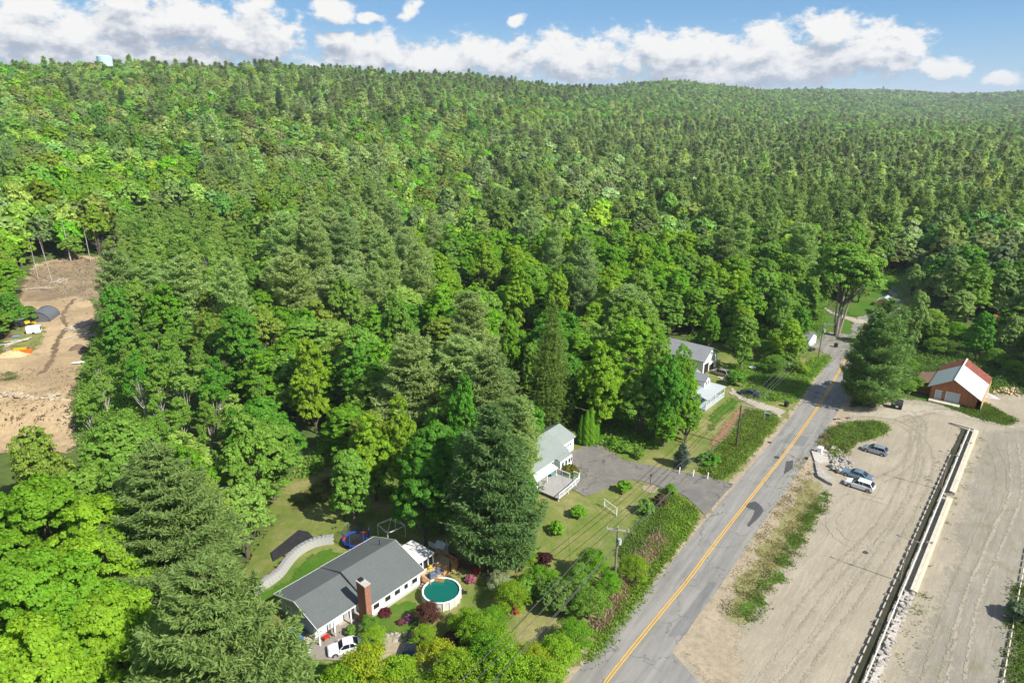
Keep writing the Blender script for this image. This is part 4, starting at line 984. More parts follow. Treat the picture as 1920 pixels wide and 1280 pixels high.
# ------------------------------------------------------------------ weeds, brush and leaf litter: nobody could count them
def scatter(name, polys, n, size, hgt_, col, label, cat='plants', seed=1, clump=0.35, elong=1.6, material=None, patchy=0.0, edge_=0.35):
    rg = np.random.default_rng(seed); P0 = []
    for poly in polys:
        xs = [p[0] for p in poly]; ys = [p[1] for p in poly]
        k = int(n/len(polys)); X = rg.uniform(min(xs), max(xs), k*4); Y = rg.uniform(min(ys), max(ys), k*4); ok = inpoly(X, Y, poly)
        if patchy: ok &= (vnoise(X, Y, 1.3, seed)+0.6*vnoise(X, Y, 0.5, seed+3) > patchy*rg.random(len(X))*2-0.4)
        P0.append(np.stack([X[ok][:k], Y[ok][:k]], 1))
    P0 = np.concatenate(P0); N = len(P0); per = 7; P0 = P0+rg.normal(size=P0.shape)*edge_
    hh = hgt_*rg.uniform(0.3, 1.0, N)*(0.7+0.5*np.abs(vnoise(P0[:, 0], P0[:, 1], 2.1, seed)))
    idx = np.repeat(np.arange(N), per); z0 = hgt(P0[:, 0], P0[:, 1])[idx]
    pos = np.stack([P0[idx, 0]+rg.normal(size=N*per)*clump, P0[idx, 1]+rg.normal(size=N*per)*clump, z0+hh[idx]*rg.uniform(0.1, 1.0, N*per)], 1)
    nn = rg.normal(size=(N*per, 3))*0.8+np.array([0, 0, 0.7]); v, f = cards(pos, nn, size*rg.uniform(0.6, 1.3, N*per), rg, elong)
    o = link(name, np_mesh(name, v, f, attr={'v': np.repeat(np.clip(0.5+(0.45*vnoise(P0[:, 0], P0[:, 1], 1.7, seed+5)+0.25*(rg.random(N)-0.5))[idx]+0.3*(rg.random(N*per)-0.5), 0, 1), 4)}), None, material or LEAF)
    o.color = (*(GRN[col] if isinstance(col, str) else col), 1); tag(o, label, cat, None, 'stuff'); return o
scatter('weeds', [GP([(1262, 928), (1300, 952), (1308, 972), (1250, 1050), (1190, 1135), (1110, 1240), (1095, 1240), (1180, 1090), (1225, 1010)])], 4200, 0.20, 0.6, (0.20, 0.33, 0.04), 'tall green weeds on the bank between the lawn and the road', seed=2)
scatter('bank_creeper', [GP([(1210, 965), (1258, 925), (1290, 950), (1240, 1010), (1190, 1060), (1160, 1040)])], 4200, 0.17, 0.5, (0.17, 0.27, 0.05), 'mounded green creeper covering the slope below the shrubs', seed=3)
scatter('long_grass', [GP([(1402, 770), (1445, 774), (1458, 790), (1400, 858), (1350, 900), (1312, 885), (1330, 855), (1370, 822)])], 5200, 0.20, 0.6, (0.18, 0.28, 0.04), 'long green grass below the utility pole with the single crossarm', seed=4)
scatter('mound_brush', [GP([(1558, 808), (1600, 794), (1650, 794), (1664, 805), (1645, 818), (1600, 829), (1580, 850), (1560, 862)])], 3800, 0.20, 1.1, (0.17, 0.27, 0.045), 'leafy brush growing over the mound beside the gravel lot', seed=5)
scatter('pale_brush', [GP([(1550, 808), (1590, 795), (1600, 830), (1580, 860), (1550, 860), (1535, 830)])], 1600, 0.18, 0.9, (0.26, 0.27, 0.12), 'paler dry stems among the brush on the mound', seed=31, patchy=0.5)
scatter('yellow_weeds', [GP([(1262, 928), (1300, 952), (1308, 972), (1250, 1050), (1190, 1135), (1110, 1240), (1095, 1240), (1180, 1090), (1225, 1010)])], 1500, 0.18, 0.7, 'lime', 'yellower weeds mixed into the roadside bank', seed=32, patchy=0.5)
scatter('tawny_grass', [GP([(1402, 772), (1440, 778), (1400, 840), (1350, 890), (1320, 885), (1370, 822)])], 1700, 0.18, 0.6, (0.24, 0.25, 0.08), 'tawny stems in the long grass below the side-arm pole', seed=33, patchy=0.5)
scatter('pale_thicket', [GP([(1395, 745), (1410, 715), (1440, 700), (1500, 690), (1520, 680), (1490, 745), (1440, 750)])], 1700, 0.2, 0.9, (0.25, 0.28, 0.12), 'paler flowering weeds in the rough ground beside the road', seed=34, patchy=0.4)
scatter('verge_weeds', [GP([(1556, 922), (1540, 968), (1487, 1062), (1420, 1160), (1385, 1178), (1375, 1150), (1440, 1070), (1500, 975), (1535, 925)])], 4200, 0.16, 0.28, (0.13, 0.21, 0.03), 'low green weeds along the edge of the gravel lot', seed=6, patchy=0.6)
scatter('dry_weeds', [GP([(1508, 850), (1540, 960), (1485, 1050), (1400, 1165), (1348, 1150), (1362, 1095), (1415, 1003), (1460, 925), (1488, 875)])], 6500, 0.14, 0.2, (0.27, 0.24, 0.10), 'sparse yellowed weeds on the dry verge right of the road', seed=7, patchy=0.8)
scatter('barn_weeds', [GP([(1735, 738), (1790, 752), (1850, 757), (1905, 788), (1885, 797), (1835, 784), (1790, 768)])], 2800, 0.18, 0.4, (0.12, 0.2, 0.03), 'rough green grass in front of the red barn', seed=8)
scatter('roadside_brush', [GP([(1395, 745), (1410, 715), (1440, 700), (1500, 690), (1530, 672), (1560, 668), (1520, 715), (1490, 755)]), GP([(1360, 690), (1400, 680), (1440, 690), (1410, 712), (1380, 715)])], 5600, 0.24, 1.0, 'mid', 'rough green brush between the white house and the road', seed=9)
scatter('bed_of_weeds', [GP([(1540, 640), (1600, 632), (1612, 612), (1640, 600), (1650, 612), (1600, 660), (1590, 640)])], 500, 0.2, 0.5, 'mid', 'green weeds around the old forked maple', seed=10)
scatter('brush_debris', [GP([(1232, 1000), (1250, 1012), (1212, 1062), (1168, 1122), (1130, 1180), (1115, 1185), (1145, 1120), (1192, 1050)])], 2200, 0.30, 0.25, (0.42, 0.31, 0.24), 'cut dry brush and twigs lying above the roadside ditch', 'brush', seed=11, elong=4.5)
scatter('slope_grass', [GP([(470, 1080), (520, 1010), (560, 930), (640, 880), (640, 980), (600, 1000), (500, 1060)])], 3200, 0.15, 0.25, (0.22, 0.22, 0.06), 'yellowed rough grass on the slope behind the grey house', seed=12, patchy=0.5)
scatter('ditch_weeds', [GP([(1742, 1118), (1700, 1210), (1655, 1300), (1645, 1290), (1690, 1195), (1728, 1110)]), GP([(1830, 812), (1845, 815), (1752, 1050), (1735, 1085)])], 1300, 0.16, 0.35, (0.15, 0.21, 0.04), 'green weeds along the timber wall and broken stone wall', seed=13, patchy=0.7)
scatter('lot_weeds', [GP([(1750, 860), (1770, 850), (1690, 1060), (1590, 1290), (1570, 1290), (1660, 1100)])], 900, 0.14, 0.15, (0.17, 0.19, 0.06), 'sparse weeds along the lot side of the ditch', seed=14, patchy=0.8)
scatter('fence_weeds', [GP([(1900, 1100), (1960, 1080), (2100, 1300), (1885, 1300)])], 2600, 0.18, 0.5, (0.12, 0.2, 0.03), 'green weeds beyond the log rail fence at the right edge', seed=15)
_ug = [(q[0], q[1]) for q in []]
scatter('clearing_weeds', [GP([(25, 600), (60, 602), (90, 618), (85, 640), (60, 662), (15, 660), (0, 640)]), GP([(80, 500), (200, 500), (200, 540), (100, 545)]), GP([(0, 700), (30, 700), (28, 715), (0, 715)])], 2200, 0.22, 0.3, (0.15, 0.19, 0.06), 'sparse weeds on the bare earth of the clearing', seed=16, patchy=0.8)

scatter('dirt_rubble', [GP([(0, 690), (150, 690), (150, 800), (0, 800)]), GP([(80, 500), (225, 490), (200, 600), (110, 620)])], 700, 0.3, 0.16, (0.22, 0.165, 0.11), 'clods, twigs and rubble strewn over the dirt clearing', 'rubble', seed=41, clump=0.5, patchy=0.5, elong=2.5)
scatter('dirt_litter', [GP([(60, 495), (225, 485), (235, 540), (190, 560), (60, 545)])], 350, 0.34, 0.25, (0.42, 0.36, 0.28), 'broken pale branches littering the back of the clearing', 'branches', seed=42, clump=0.6, patchy=0.5, elong=6.0)
UG = [GP(q) for q in [[(1290, 640), (1340, 600), (1480, 560), (1560, 540), (1545, 575), (1535, 640), (1500, 655), (1440, 660), (1350, 640)],
 [(1690, 740), (1620, 760), (1600, 740), (1625, 650), (1700, 600), (1800, 620), (1900, 700), (1960, 740), (1850, 735), (1800, 700), (1740, 700)],
 [(1090, 780), (1220, 790), (1240, 830), (1160, 850), (1110, 820)], [(700, 900), (850, 980), (830, 1000), (640, 860), (600, 880), (560, 900), (640, 800)],
 [(160, 690), (200, 600), (240, 560), (300, 600), (260, 850), (170, 860), (150, 800)], [(1640, 510), (1690, 505), (1720, 480), (1760, 500), (1740, 560), (1700, 600), (1690, 560)]]]
ugl = {5200: 'low green undergrowth behind the garage and the shed', 8200: 'low undergrowth under the trees around the barn', 1500: 'undergrowth below the maple beyond the driveway', 2600: 'undergrowth at the shaded back of the grey-roofed yard', 5201: 'undergrowth along the right side of the clearing', 1501: 'undergrowth where the road bends away'}
for poly, n_ in zip(UG, (5200, 8200, 1500, 2600, 5201, 1501)):
    scatter('undergrowth', [poly], n_, 0.34, 2.0, 'mid' if n_ != 8200 else (0.14, 0.25, 0.05), ugl[n_], 'undergrowth', seed=n_, clump=0.7, elong=1.4)
# ------------------------------------------------------------------ building materials
WHITE = mat('white_paint', (0.78, 0.78, 0.76), 0.6, var=0.04, vscale=1.5); TRIM = mat('white_trim', (0.80, 0.80, 0.79), 0.5)
GLASS = mat('dark_glass', (0.02, 0.025, 0.03), 0.08, spec=0.8); BLACK = mat('black', (0.025, 0.025, 0.027), 0.6, var=0.2); GREY = mat('grey_metal', (0.30, 0.31, 0.32), 0.5, metal=0.4)
def f_shingle(base):
    def f(t, p):
        n = t.noise(p, 7, 3, 0.8); n2 = t.noise(p, 0.5, 5, 0.6)
        c = t.mix(t.mr(n, 0.3, 0.7), tuple(x*0.78 for x in base), tuple(x*1.22 for x in base)); return t.mix(t.math('MULTIPLY', t.mr(n2, 0.4, 0.7), 0.35), c, tuple(x*0.75 for x in base))
    return f
ROOF_D = groundmat('dark_shingle', f_shingle((0.125, 0.138, 0.136)), bump=0.2, bscale=12); ROOF_L = groundmat('pale_shingle', f_shingle((0.24, 0.275, 0.26)), bump=0.2, bscale=12); ROOF_G = groundmat('grey_shingle', f_shingle((0.25, 0.26, 0.27)), bump=0.2, bscale=12)
BRICK = groundmat('brick', lambda t, p: t.ramp(t.noise(p, 5, 4, 0.7), [(0.3, (0.25, 0.10, 0.065)), (0.7, (0.40, 0.20, 0.135))]), bump=0.3, bscale=14)
CONC = mat('concrete', (0.47, 0.44, 0.39), 0.9, var=0.18, vscale=1.5, grime=0.4, grime_col=(0.28, 0.26, 0.22)); STONE = mat('pale_stone', (0.36, 0.33, 0.29), 0.9, var=0.3, vscale=1.2, bump=0.3, grime=0.4)
SIDING = mat('grey_siding', (0.30, 0.34, 0.37), 0.6, var=0.05); DECK = mat('deck_wood', (0.50, 0.35, 0.20), 0.7, var=0.2, vscale=3); CEDAR = mat('cedar', (0.55, 0.28, 0.11), 0.7, var=0.2, vscale=4)
FOUND = mat('foundation', (0.45, 0.44, 0.42), 0.9)
TIMB = mat('pale_timber', (0.54, 0.49, 0.38), 0.8, var=0.12, vscale=0.8, grime=0.35, grime_col=(0.40, 0.35, 0.26)); LOG = mat('peeled_log', (0.46, 0.42, 0.35), 0.8, var=0.15, vscale=3); OLDW = mat('weathered_wood', (0.27, 0.235, 0.19), 0.85, var=0.25, vscale=3)
def gable(parent, x0, x1, y0, yr, y1, ze0, zr, ze1, m, name='roof', th=0.16, ends=(1, 1)):
    """roof over x0..x1, front eave y0 at ze0, ridge yr at zr, back eave y1 at ze1"""
    mb = MB(); P_ = [(y0, ze0), (yr, zr), (y1, ze1)]
    vs = [(x, y, z) for x in (x0, x1) for (y, z) in P_]+[(x, y, z-th) for x in (x0, x1) for (y, z) in P_]
    mb.add(vs, [(0, 3, 4, 1), (1, 4, 5, 2), (6, 7, 10, 9), (7, 8, 11, 10), (0, 1, 7, 6), (1, 2, 8, 7), (3, 9, 10, 4), (4, 10, 11, 5), (0, 6, 9, 3), (2, 5, 11, 8)])
    r = mb.build(name, m, parent); e = MB()
    for x in [q for q, k in zip((x0-0.02, x1+0.02), ends) if k]:
        e.bar((x, y0-0.02, ze0-th*0.6), (x, yr, zr-th*0.6), 0.05, th*1.1); e.bar((x, yr, zr-th*0.6), (x, y1+0.02, ze1-th*0.6), 0.05, th*1.1)
    e.bar((x0, y0-0.04, ze0-th*0.6), (x1, y0-0.04, ze0-th*0.6), 0.06, th*1.2); e.bar((x0, y1+0.04, ze1-th*0.6), (x1, y1+0.04, ze1-th*0.6), 0.06, th*1.2)
    e.build('fascia', TRIM, r); return r
def pent(parent, x0, x1, y0, yr, y1, ze0, zr, ze1, m, name='wall'):
    """closed gabled walls"""
    mb = MB(); vs = []
    for x in (x0, x1): vs += [(x, y0, 0), (x, y0, ze0), (x, yr, zr), (x, y1, ze1), (x, y1, 0)]
    mb.add(vs, [(0, 1, 2, 3, 4), (9, 8, 7, 6, 5), (0, 5, 6, 1), (4, 3, 8, 9)]); return mb.build(name, m, parent)
def window(parent, c, w_, h_, face, name='window', panes=2, deep=0.05):
    """face: 'x-','x+','y-','y+'; frame is the part, glass a sub-part"""
    ax = face[0]; s = -1 if face[1] == '-' else 1; f = MB(); g = MB()
    def bx(mb, dc, dz, a, b, t, off=0.0):
        if ax == 'y': mb.box((c[0]+dc, c[1]+s*off, c[2]+dz), (a, t, b))
        else: mb.box((c[0]+s*off, c[1]+dc, c[2]+dz), (t, a, b))
    fw = 0.09
    bx(f, 0, h_/2+fw/2, w_+2*fw, fw, 0.09, deep); bx(f, 0, -h_/2-fw/2, w_+2*fw, fw, 0.09, deep)
    for q in (-1, 1): bx(f, q*(w_/2+fw/2), 0, fw, h_, 0.09, deep)
    for k in range(1, panes): bx(f, -w_/2+w_*k/panes, 0, 0.05, h_, 0.07, deep)
    o = f.build(name, TRIM, parent); bx(g, 0, 0, w_, h_, 0.03, 0.02); g.build('glass', GLASS, o); return o

A50 = R(49.5)
# ================================================================== grey-roofed house at the lower left
HO = G(594, 1179, z=3.0)
h1 = thing('house', 'long ranch house with dark grey roof and brick chimney beside the round pool', 'house', (HO.x, HO.y, 0), R(49))
gable(h1, 0, 7.4, -0.1, 5.0, 10.2, 3.0, 4.6, 2.95, ROOF_D, ends=(1, 0)); gable(h1, 7.42, 17.2, -1.45, 5.0, 10.2, 2.7, 4.85, 3.0, ROOF_D, ends=(0, 1))
pent(h1, 0.5, 7.4, 1.7, 5.0, 9.7, 3.2, 4.5, 2.85, SIDING); pent(h1, 7.42, 16.7, -0.85, 5.0, 9.7, 2.7, 4.75, 2.85, WHITE, 'wall')
MB().box((12.0, -0.87, 0.22), (9.3, 0.08, 0.44)).build('foundation', FOUND, h1)
ch = MB().box((6.6, -1.35, 3.45), (0.88, 1.8, 6.9)).build('chimney', BRICK, h1); MB().box((6.6, -1.35, 6.98), (1.02, 1.95, 0.16)).build('cap', CONC, ch); MB().box((6.6, -0.9, 7.2), (0.6, 0.6, 0.25)).build('flue_cover', BLACK, ch)
for x in (8.7, 10.7, 12.4, 14.0, 15.6): window(h1, (x, -0.87, 1.7), 0.95 if x != 14.0 else 0.65, 1.15, 'y-', panes=1)
for x in (1.4, 3.9): g_ = MB().box((x+0.2, 1.66, 1.15), (2.1, 0.06, 2.1)).build('garage_door', TRIM, h1)
MB().box((6.2, 1.66, 1.05), (0.95, 0.06, 2.1)).build('door', WHITE, h1)
for x in (0.25, 2.6, 5.2): MB().box((x, 0.12, 1.45), (0.2, 0.2, 2.9)).build('porch_post', TRIM, h1)
MB().box((3.7, 0.9, 0.08), (7.2, 1.8, 0.12)).build('porch_slab', mat('tan_slab', (0.42, 0.36, 0.28), 0.9, var=0.15), h1)
window(h1, (0.49, 7.4, 1.7), 1.0, 0.9, 'x-')
for q in ((0.4, 6.0, 4.1), (0.4, 3.3, 3.7)):
    l_ = MB().box((q[0]-0.06, q[1], q[2]), (0.12, 0.35, 0.12)); l_.disc((q[0]-0.2, q[1]-0.16, q[2]-0.14), 0.10, 0.14, 8); l_.disc((q[0]-0.2, q[1]+0.16, q[2]-0.14), 0.10, 0.14, 8); l_.build('flood_light', TRIM, h1)
MB().tube([(15.2, 6.2, 4.4), (15.2, 6.2, 5.3)], 0.07, 8).build('vent_pipe', BLACK, h1)
# step flashing where the two roofs meet
MB().bar((7.36, -0.1, 3.10), (7.36, 4.95, 4.9), 0.10, 0.14).build('flashing', BLACK, h1)
# sunroom with flat roof
sr = MB(); sr.box((18.95, 2.75, 2.82), (3.4, 4.9, 0.16)); sro = sr.build('sunroom_roof', mat('flat_roof', (0.62, 0.62, 0.60), 0.7, var=0.08), h1)
MB().box((20.6, 2.75, 2.72), (0.08, 5.0, 0.3)).build('gutter', TRIM, sro)
MB().box((18.9, 0.45, 0.45), (3.2, 0.1, 0.9)).box((18.9, 4.9, 1.35), (3.2, 0.1, 2.7)).box((20.4, 2.7, 0.45), (0.1, 4.4, 0.9)).build('sunroom_wall', WHITE, h1)
for k in range(3): window(h1, (17.85+k*1.05, 0.42, 1.8), 0.85, 1.6, 'y-', 'sunroom_window', 1)
for k in range(4): window(h1, (20.42, 1.1+k*1.1, 1.8), 0.85, 1.6, 'x+', 'sunroom_window', 1)
def L1(x, y, z=0.0):
    c, s = math.cos(R(49)), math.sin(R(49)); return Vector((HO.x+x*c-y*s, HO.y+x*s+y*c, z))
def railing(parent, pts, z0, h_, m, name='railing', step=1.4, cap=0.08, bal=0.16, balm=None):
    mb = MB(); bb = MB()
    for a, b in zip(pts[:-1], pts[1:]):
        a = Vector((*a, 0)) if len(a) == 2 else Vector(a); b = Vector((*b, 0)) if len(b) == 2 else Vector(b); L = (b-a).length; n = max(1, round(L/step))
        for k in range(n+1):
            p = a.lerp(b, k/n); mb.box((p.x, p.y, z0+p.z+h_/2+0.03), (0.11, 0.11, h_+0.06))
        mb.bar(a+Vector((0, 0, z0+h_-0.03)), b+Vector((0, 0, z0+h_-0.03)), cap*1.5, cap); bb.bar(a+Vector((0, 0, z0+0.12)), b+Vector((0, 0, z0+0.12)), 0.05, 0.06)
        nb = int(L/bal)
        for k in range(nb): p = a.lerp(b, (k+0.5)/nb); bb.box((p.x, p.y, z0+p.z+h_/2), (0.035, 0.035, h_-0.15))
    o = mb.build(name, m, parent); bb.build('balusters', balm or m, o); return o
dk = thing('deck', 'tan wooden deck with railings between the sunroom and the round pool', 'deck', L1(0, 0), R(49))
MB().prism([(16.9, -2.9), (19.3, -2.9), (20.2, -2.2), (23.0, -2.4), (23.0, 1.6), (20.7, 1.6), (20.7, 0.35), (17.25, 0.35), (17.25, -0.9), (16.9, -0.9)], 0.62, 0.78).build('decking', DECK, dk)
MB().prism([(17.0, -2.8), (19.2, -2.8), (20.1, -2.1), (22.9, -2.3), (22.9, 1.5), (17.3, 0.3)], 0.02, 0.6).build('deck_skirt', CEDAR, dk)
railing(dk, [(20.3, -2.1), (22.95, -2.3), (22.95, 1.5), (21.2, 1.5)], 0.78, 0.9, CEDAR); railing(dk, [(16.9, -1.0), (16.9, -2.85)], 0.78, 0.9, CEDAR)
MB().box((18.1, -3.3, 1.0), (0.08, 1.6, 1.4), rz=0.5).build('skirt_panel', CEDAR, dk)
for k in range(3): MB().box((16.7-0.32*k, -2.0, 0.55-0.19*k), (0.34, 1.5, 0.06)).build('step', DECK, dk)
pc = L1(16.95+0.4, -5.6)
pl = thing('pool', 'round above-ground pool with white rim and teal water', 'swimming pool', (G(828, 1106, z=1.35).x, G(828, 1106, z=1.35).y, 0))
PR = 2.68; ring = [(PR*math.cos(k*math.pi/9), PR*math.sin(k*math.pi/9)) for k in range(18)]
mb = MB(); n18 = 18; inn = [(x*0.985, y*0.985) for x, y in ring]
vs = [(x, y, 0) for x, y in ring]+[(x, y, 1.32) for x, y in ring]+[(x, y, 1.32) for x, y in inn]+[(x, y, 0.2) for x, y in inn]; fs = []
for k in range(18):
    j = (k+1) % 18; fs += [(k, j, 18+j, 18+k), (18+k, 18+j, 36+j, 36+k), (36+k, 36+j, 54+j, 54+k)]
mb.add(vs, fs); mb.build('pool_wall', mat('pool_wall', (0.62, 0.60, 0.56), 0.6, grime=0.4), pl)
rm = MB()
for k in range(18):
    a, b = Vector((*ring[k], 1.36)), Vector((*ring[(k+1) % 18], 1.36)); rm.bar(a*1.0, b*1.0, 0.24, 0.07)
rm.build('rim', TRIM, pl)
for k in range(18): MB().box((ring[k][0]*1.02, ring[k][1]*1.02, 0.67), (0.12, 0.12, 1.3), rz=k*math.pi/9).build('upright', TRIM, pl)
wm = bpy.data.materials.new('pool_water'); wm.use_nodes = True; t_ = NT(wm.node_tree); b_ = t_.n['Principled BSDF']; b_.inputs['Base Color'].default_value = (0.008, 0.125, 0.10, 1); b_.inputs['Roughness'].default_value = 0.06
bp = t_.new('ShaderNodeBump'); bp.inputs['Strength'].default_value = 0.08; tcn = t_.new('ShaderNodeTexCoord'); t_.put(bp.inputs['Height'], t_.noise(tcn.outputs['Object'], 3, 3)); t_.l.new(bp.outputs[0], b_.inputs['Normal'])
MB().prism(inn, 0.9, 1.14).build('water', wm, pl)
pm = thing('pool_pump', 'black pool pump and filter standing beside the pool wall', 'pump', G(866, 1112)); MB().disc((0, 0, 0.0), 0.3, 0.75, 12, 0.24).box((0.45, 0, 0.2), (0.6, 0.3, 0.35)).build('housing', BLACK, pm); MB().tube([(0, 0, 0.75), (0, 0, 0.9), (-0.35, 0, 0.9), (-0.4, 0, 0.5)], 0.05, 6).build('hose', TRIM, pm)
# deck things
cv = mat('tarp_blue_grey', (0.09, 0.13, 0.20), 0.8, var=0.3, vscale=4)
for (u, v, s_, lab) in ((811, 1081, 1.0, 'left blue-grey cover draped over furniture on the deck'), (822, 1074, 0.8, 'right blue-grey cover draped over furniture on the deck')):
    p = G(u, v, z=0.8); o = MB().box((0, 0, 0.42*s_), (1.3*s_, 0.9*s_, 0.84*s_), taper=0.7).build('furniture_cover', cv, None, loc=(p.x, p.y, 0.79), bevel=0.1); o.rotation_euler.z = R(35)*s_; tag(o, lab, 'furniture cover')
p = G(768, 1096, z=0.8); lc = thing('lounge_chair', 'grey-brown slatted lounge chair on the tan deck', 'chair', (p.x, p.y, 0.79), R(-60))
GB = mat('grey_brown', (0.30, 0.26, 0.23), 0.7, var=0.1)
MB().box((0, 0, 0.35), (1.1, 0.6, 0.08)).build('seat', GB, lc); MB().bar((-0.5, 0, 0.38), (-0.95, 0, 0.95), 0.6, 0.06).build('backrest', GB, lc)
for x, y in ((-.45, -.27), (.45, -.27), (-.45, .27), (.45, .27)): MB().box((x, y, 0.16), (0.05, 0.05, 0.32)).build('leg', BLACK, lc)
p = G(845, 1078, z=0.0); um = thing('patio_umbrella', 'closed dark green patio umbrella standing by the deck corner', 'umbrella', (p.x, p.y, 0))
UG = mat('umbrella_green', (0.02, 0.055, 0.04), 0.8); MB().tube([(0, 0, 0), (0, 0, 2.6)], 0.03, 6).build('pole', GREY, um); MB().tube([(0, 0, 0.7), (0, 0, 1.1), (0, 0, 2.3), (0, 0, 2.65)], [0.16, 0.2, 0.11, 0.02], 10).build('canopy', UG, um)
p = G(806, 1066, z=0.8); o = MB().disc((0, 0, 0), 0.24, 0.4, 10, 0.3).disc((0, 0, 0.4), 0.34, 0.3, 8, 0.12).build('flower_pot', mat('yellow_bloom', (0.75, 0.55, 0.03), 0.8, var=0.4, vscale=9), None, loc=(p.x, p.y, 0.79)); tag(o, 'pot of yellow flowers on the deck by the sunroom wall', 'flower pot')
# trampoline behind the house
p = G(668, 1018); tp = thing('trampoline', 'round trampoline with blue and red pad and dark net behind the house', 'trampoline', (p.x, p.y, 0), 0.3)
MB().disc((0, 0, 0.84), 1.75, 0.03, 24).build('mat', BLACK, tp); pd = MB(); padm = mat('pad_blue', (0.02, 0.07, 0.40), 0.6); padr = mat('pad_red', (0.55, 0.06, 0.04), 0.6)
for k in range(12):
    a, b = k*math.pi/6, (k+1)*math.pi/6; m_ = padr if k % 4 == 1 else padm
    MB().add([(r*math.cos(q), r*math.sin(q), z) for z in (0.84, 0.92) for (r, q) in ((1.72, a), (2.12, a), (2.12, b), (1.72, b))], [(0, 1, 2, 3)[::-1], (4, 5, 6, 7), (0, 4, 7, 3)[::-1], (1, 2, 6, 5), (0, 1, 5, 4), (2, 3, 7, 6)]).build('pad', m_, tp)
nt = bpy.data.materials.new('net'); nt.use_nodes = True; t_ = NT(nt.node_tree); b_ = t_.n['Principled BSDF']; b_.inputs['Base Color'].default_value = (0.02, 0.02, 0.02, 1); b_.inputs['Alpha'].default_value = 0.35
for k in range(6):
    a = k*math.pi/3; MB().tube([(2.1*math.cos(a), 2.1*math.sin(a), 0), (2.1*math.cos(a), 2.1*math.sin(a), 2.7)], 0.06, 7).build('net_pole', padm, tp)
ntm = MB(); rr_ = [(2.02*math.cos(k*math.pi/9), 2.02*math.sin(k*math.pi/9)) for k in range(18)]
ntm.add([(x, y, z) for z in (0.92, 2.6) for x, y in rr_], [(k, (k+1) % 18, 18+(k+1) % 18, 18+k) for k in range(18)]); ntm.build('safety_net', nt, tp)
# canopy frame
p = G(735, 1005); cf = thing('canopy_frame', 'bare white metal canopy frame behind the dark grey roof', 'canopy frame', (p.x, p.y, 0), R(40))
fr_ = MB(); cs = [(-1.6, -1.6), (1.6, -1.6), (1.6, 1.6), (-1.6, 1.6)]
for k in range(4):
    a = cs[k]; b = cs[(k+1) % 4]; MB().tube([(*a, 0), (*a, 2.2)], 0.045, 6).build('leg', TRIM, cf); fr_.tube([(*a, 2.2), (0, 0, 3.2)], 0.035, 6); fr_.tube([(*a, 2.2), (*b, 2.2)], 0.035, 6); fr_.tube([(*a, 2.2), ((a[0]+b[0])/2, (a[1]+b[1])/2, 2.0), (*b, 2.2)], 0.02, 5)
fr_.build('roof_frame', TRIM, cf)
# playhouse
p = G(829, 1036); ph = thing('playhouse', 'small white slide playhouse in the shade behind the sunroom', 'playhouse', (p.x, p.y, 0), R(-35)); PGY = mat('playhouse_grey', (0.55, 0.58, 0.60), 0.6)
MB().box((0, 0, 0.75), (1.5, 1.2, 1.5)).build('wall', PGY, ph); gable(ph, -0.85, 0.85, -0.75, 0, 0.75, 1.5, 2.1, 1.5, PGY); window(ph, (0, -0.6, 0.95), 0.5, 0.45, 'y-'); MB().box((-1.8, 0, 0.6), (2.0, 0.1, 0.9)).build('slide_panel', TRIM, ph)
# retaining wall of blocks, curved
wallc = smooth_line(GP([(460, 1128), (490, 1108), (526, 1083), (545, 1059), (560, 1042), (582, 1028), (605, 1021), (632, 1018)]), 10)
acc_ = [wallc[0]]
for q in wallc[1:]:
    while (q-acc_[-1]).length > 0.62: acc_.append(acc_[-1]+(q-acc_[-1]).normalized()*0.6)
rw = thing('retaining_wall', 'curved pale block retaining wall around the back lawn', 'retaining wall', (acc_[0].x, acc_[0].y, 0)); WB = mat('wall_block', (0.35, 0.345, 0.32), 0.9, var=0.2, vscale=1.0); WC = mat('wall_cap', (0.27, 0.275, 0.28), 0.9, var=0.15, vscale=1.5)
bmesh_block = None; capm = None
for i, (a, b) in enumerate(zip(acc_[:-1], acc_[1:])):
    d = b-a; ang = math.atan2(d.y, d.x); nrm = Vector((-d.y, d.x)).normalized()
    for c_ in range(4):
        q = a+d*(0.25 if c_ % 2 else 0.5)+nrm*0.12*c_-acc_[0]
        if bmesh_block is None: o = MB().box((0, 0, 0), (0.585, 0.42, 0.245)).build('block', WB, rw, bevel=0.0); bmesh_block = o.data
        else: o = link('block', bmesh_block, rw)
        o.location = (q.x, q.y, 0.13+0.255*c_); o.rotation_euler.z = ang+rt.uniform(-0.03, 0.03)
    q = a+d*0.5+nrm*0.66-acc_[0]
    if capm is None: o = MB().box((0, 0, 0), (0.59, 0.62, 0.10)).build('cap_block', WC, rw); capm = o.data
    else: o = link('cap_block', capm, rw)
    o.location = (q.x, q.y, 1.07); o.rotation_euler.z = ang
# bank behind the wall
def pdist(x, y): return min((Vector((x, y))-w__).length for w__ in wallc)
bankp = [tuple(q) for q in [a+Vector((-(b-a).y, (b-a).x)).normalized()*0.55 for a, b in zip(acc_[:-1], acc_[1:])]]
bank = bankp+GP([(650, 985), (655, 950), (640, 900), (600, 885), (560, 905), (520, 960), (480, 1020), (440, 1090)])
sheet('sloping_bank', bank, M_dry, 1.2, 0.0, z=0.03, lift=lambda x, y: 0.95*max(0.0, 1-max(0, pdist(x, y)-1.0)/12))
sheet('bare_bed', [tuple(Vector(q)+Vector((0, 0))) for q in bankp[:int(len(bankp)*0.95)]]+[tuple(Vector(q)+(Vector(q)-Vector((HO.x+6, HO.y+8))).normalized()*1.3) for q in bankp[:int(len(bankp)*0.95)]][::-1], M_soil, 0.8, 0.0, z=0.05, lift=lambda x, y: 0.95*max(0.0, 1-max(0, pdist(x, y)-1.0)/12))
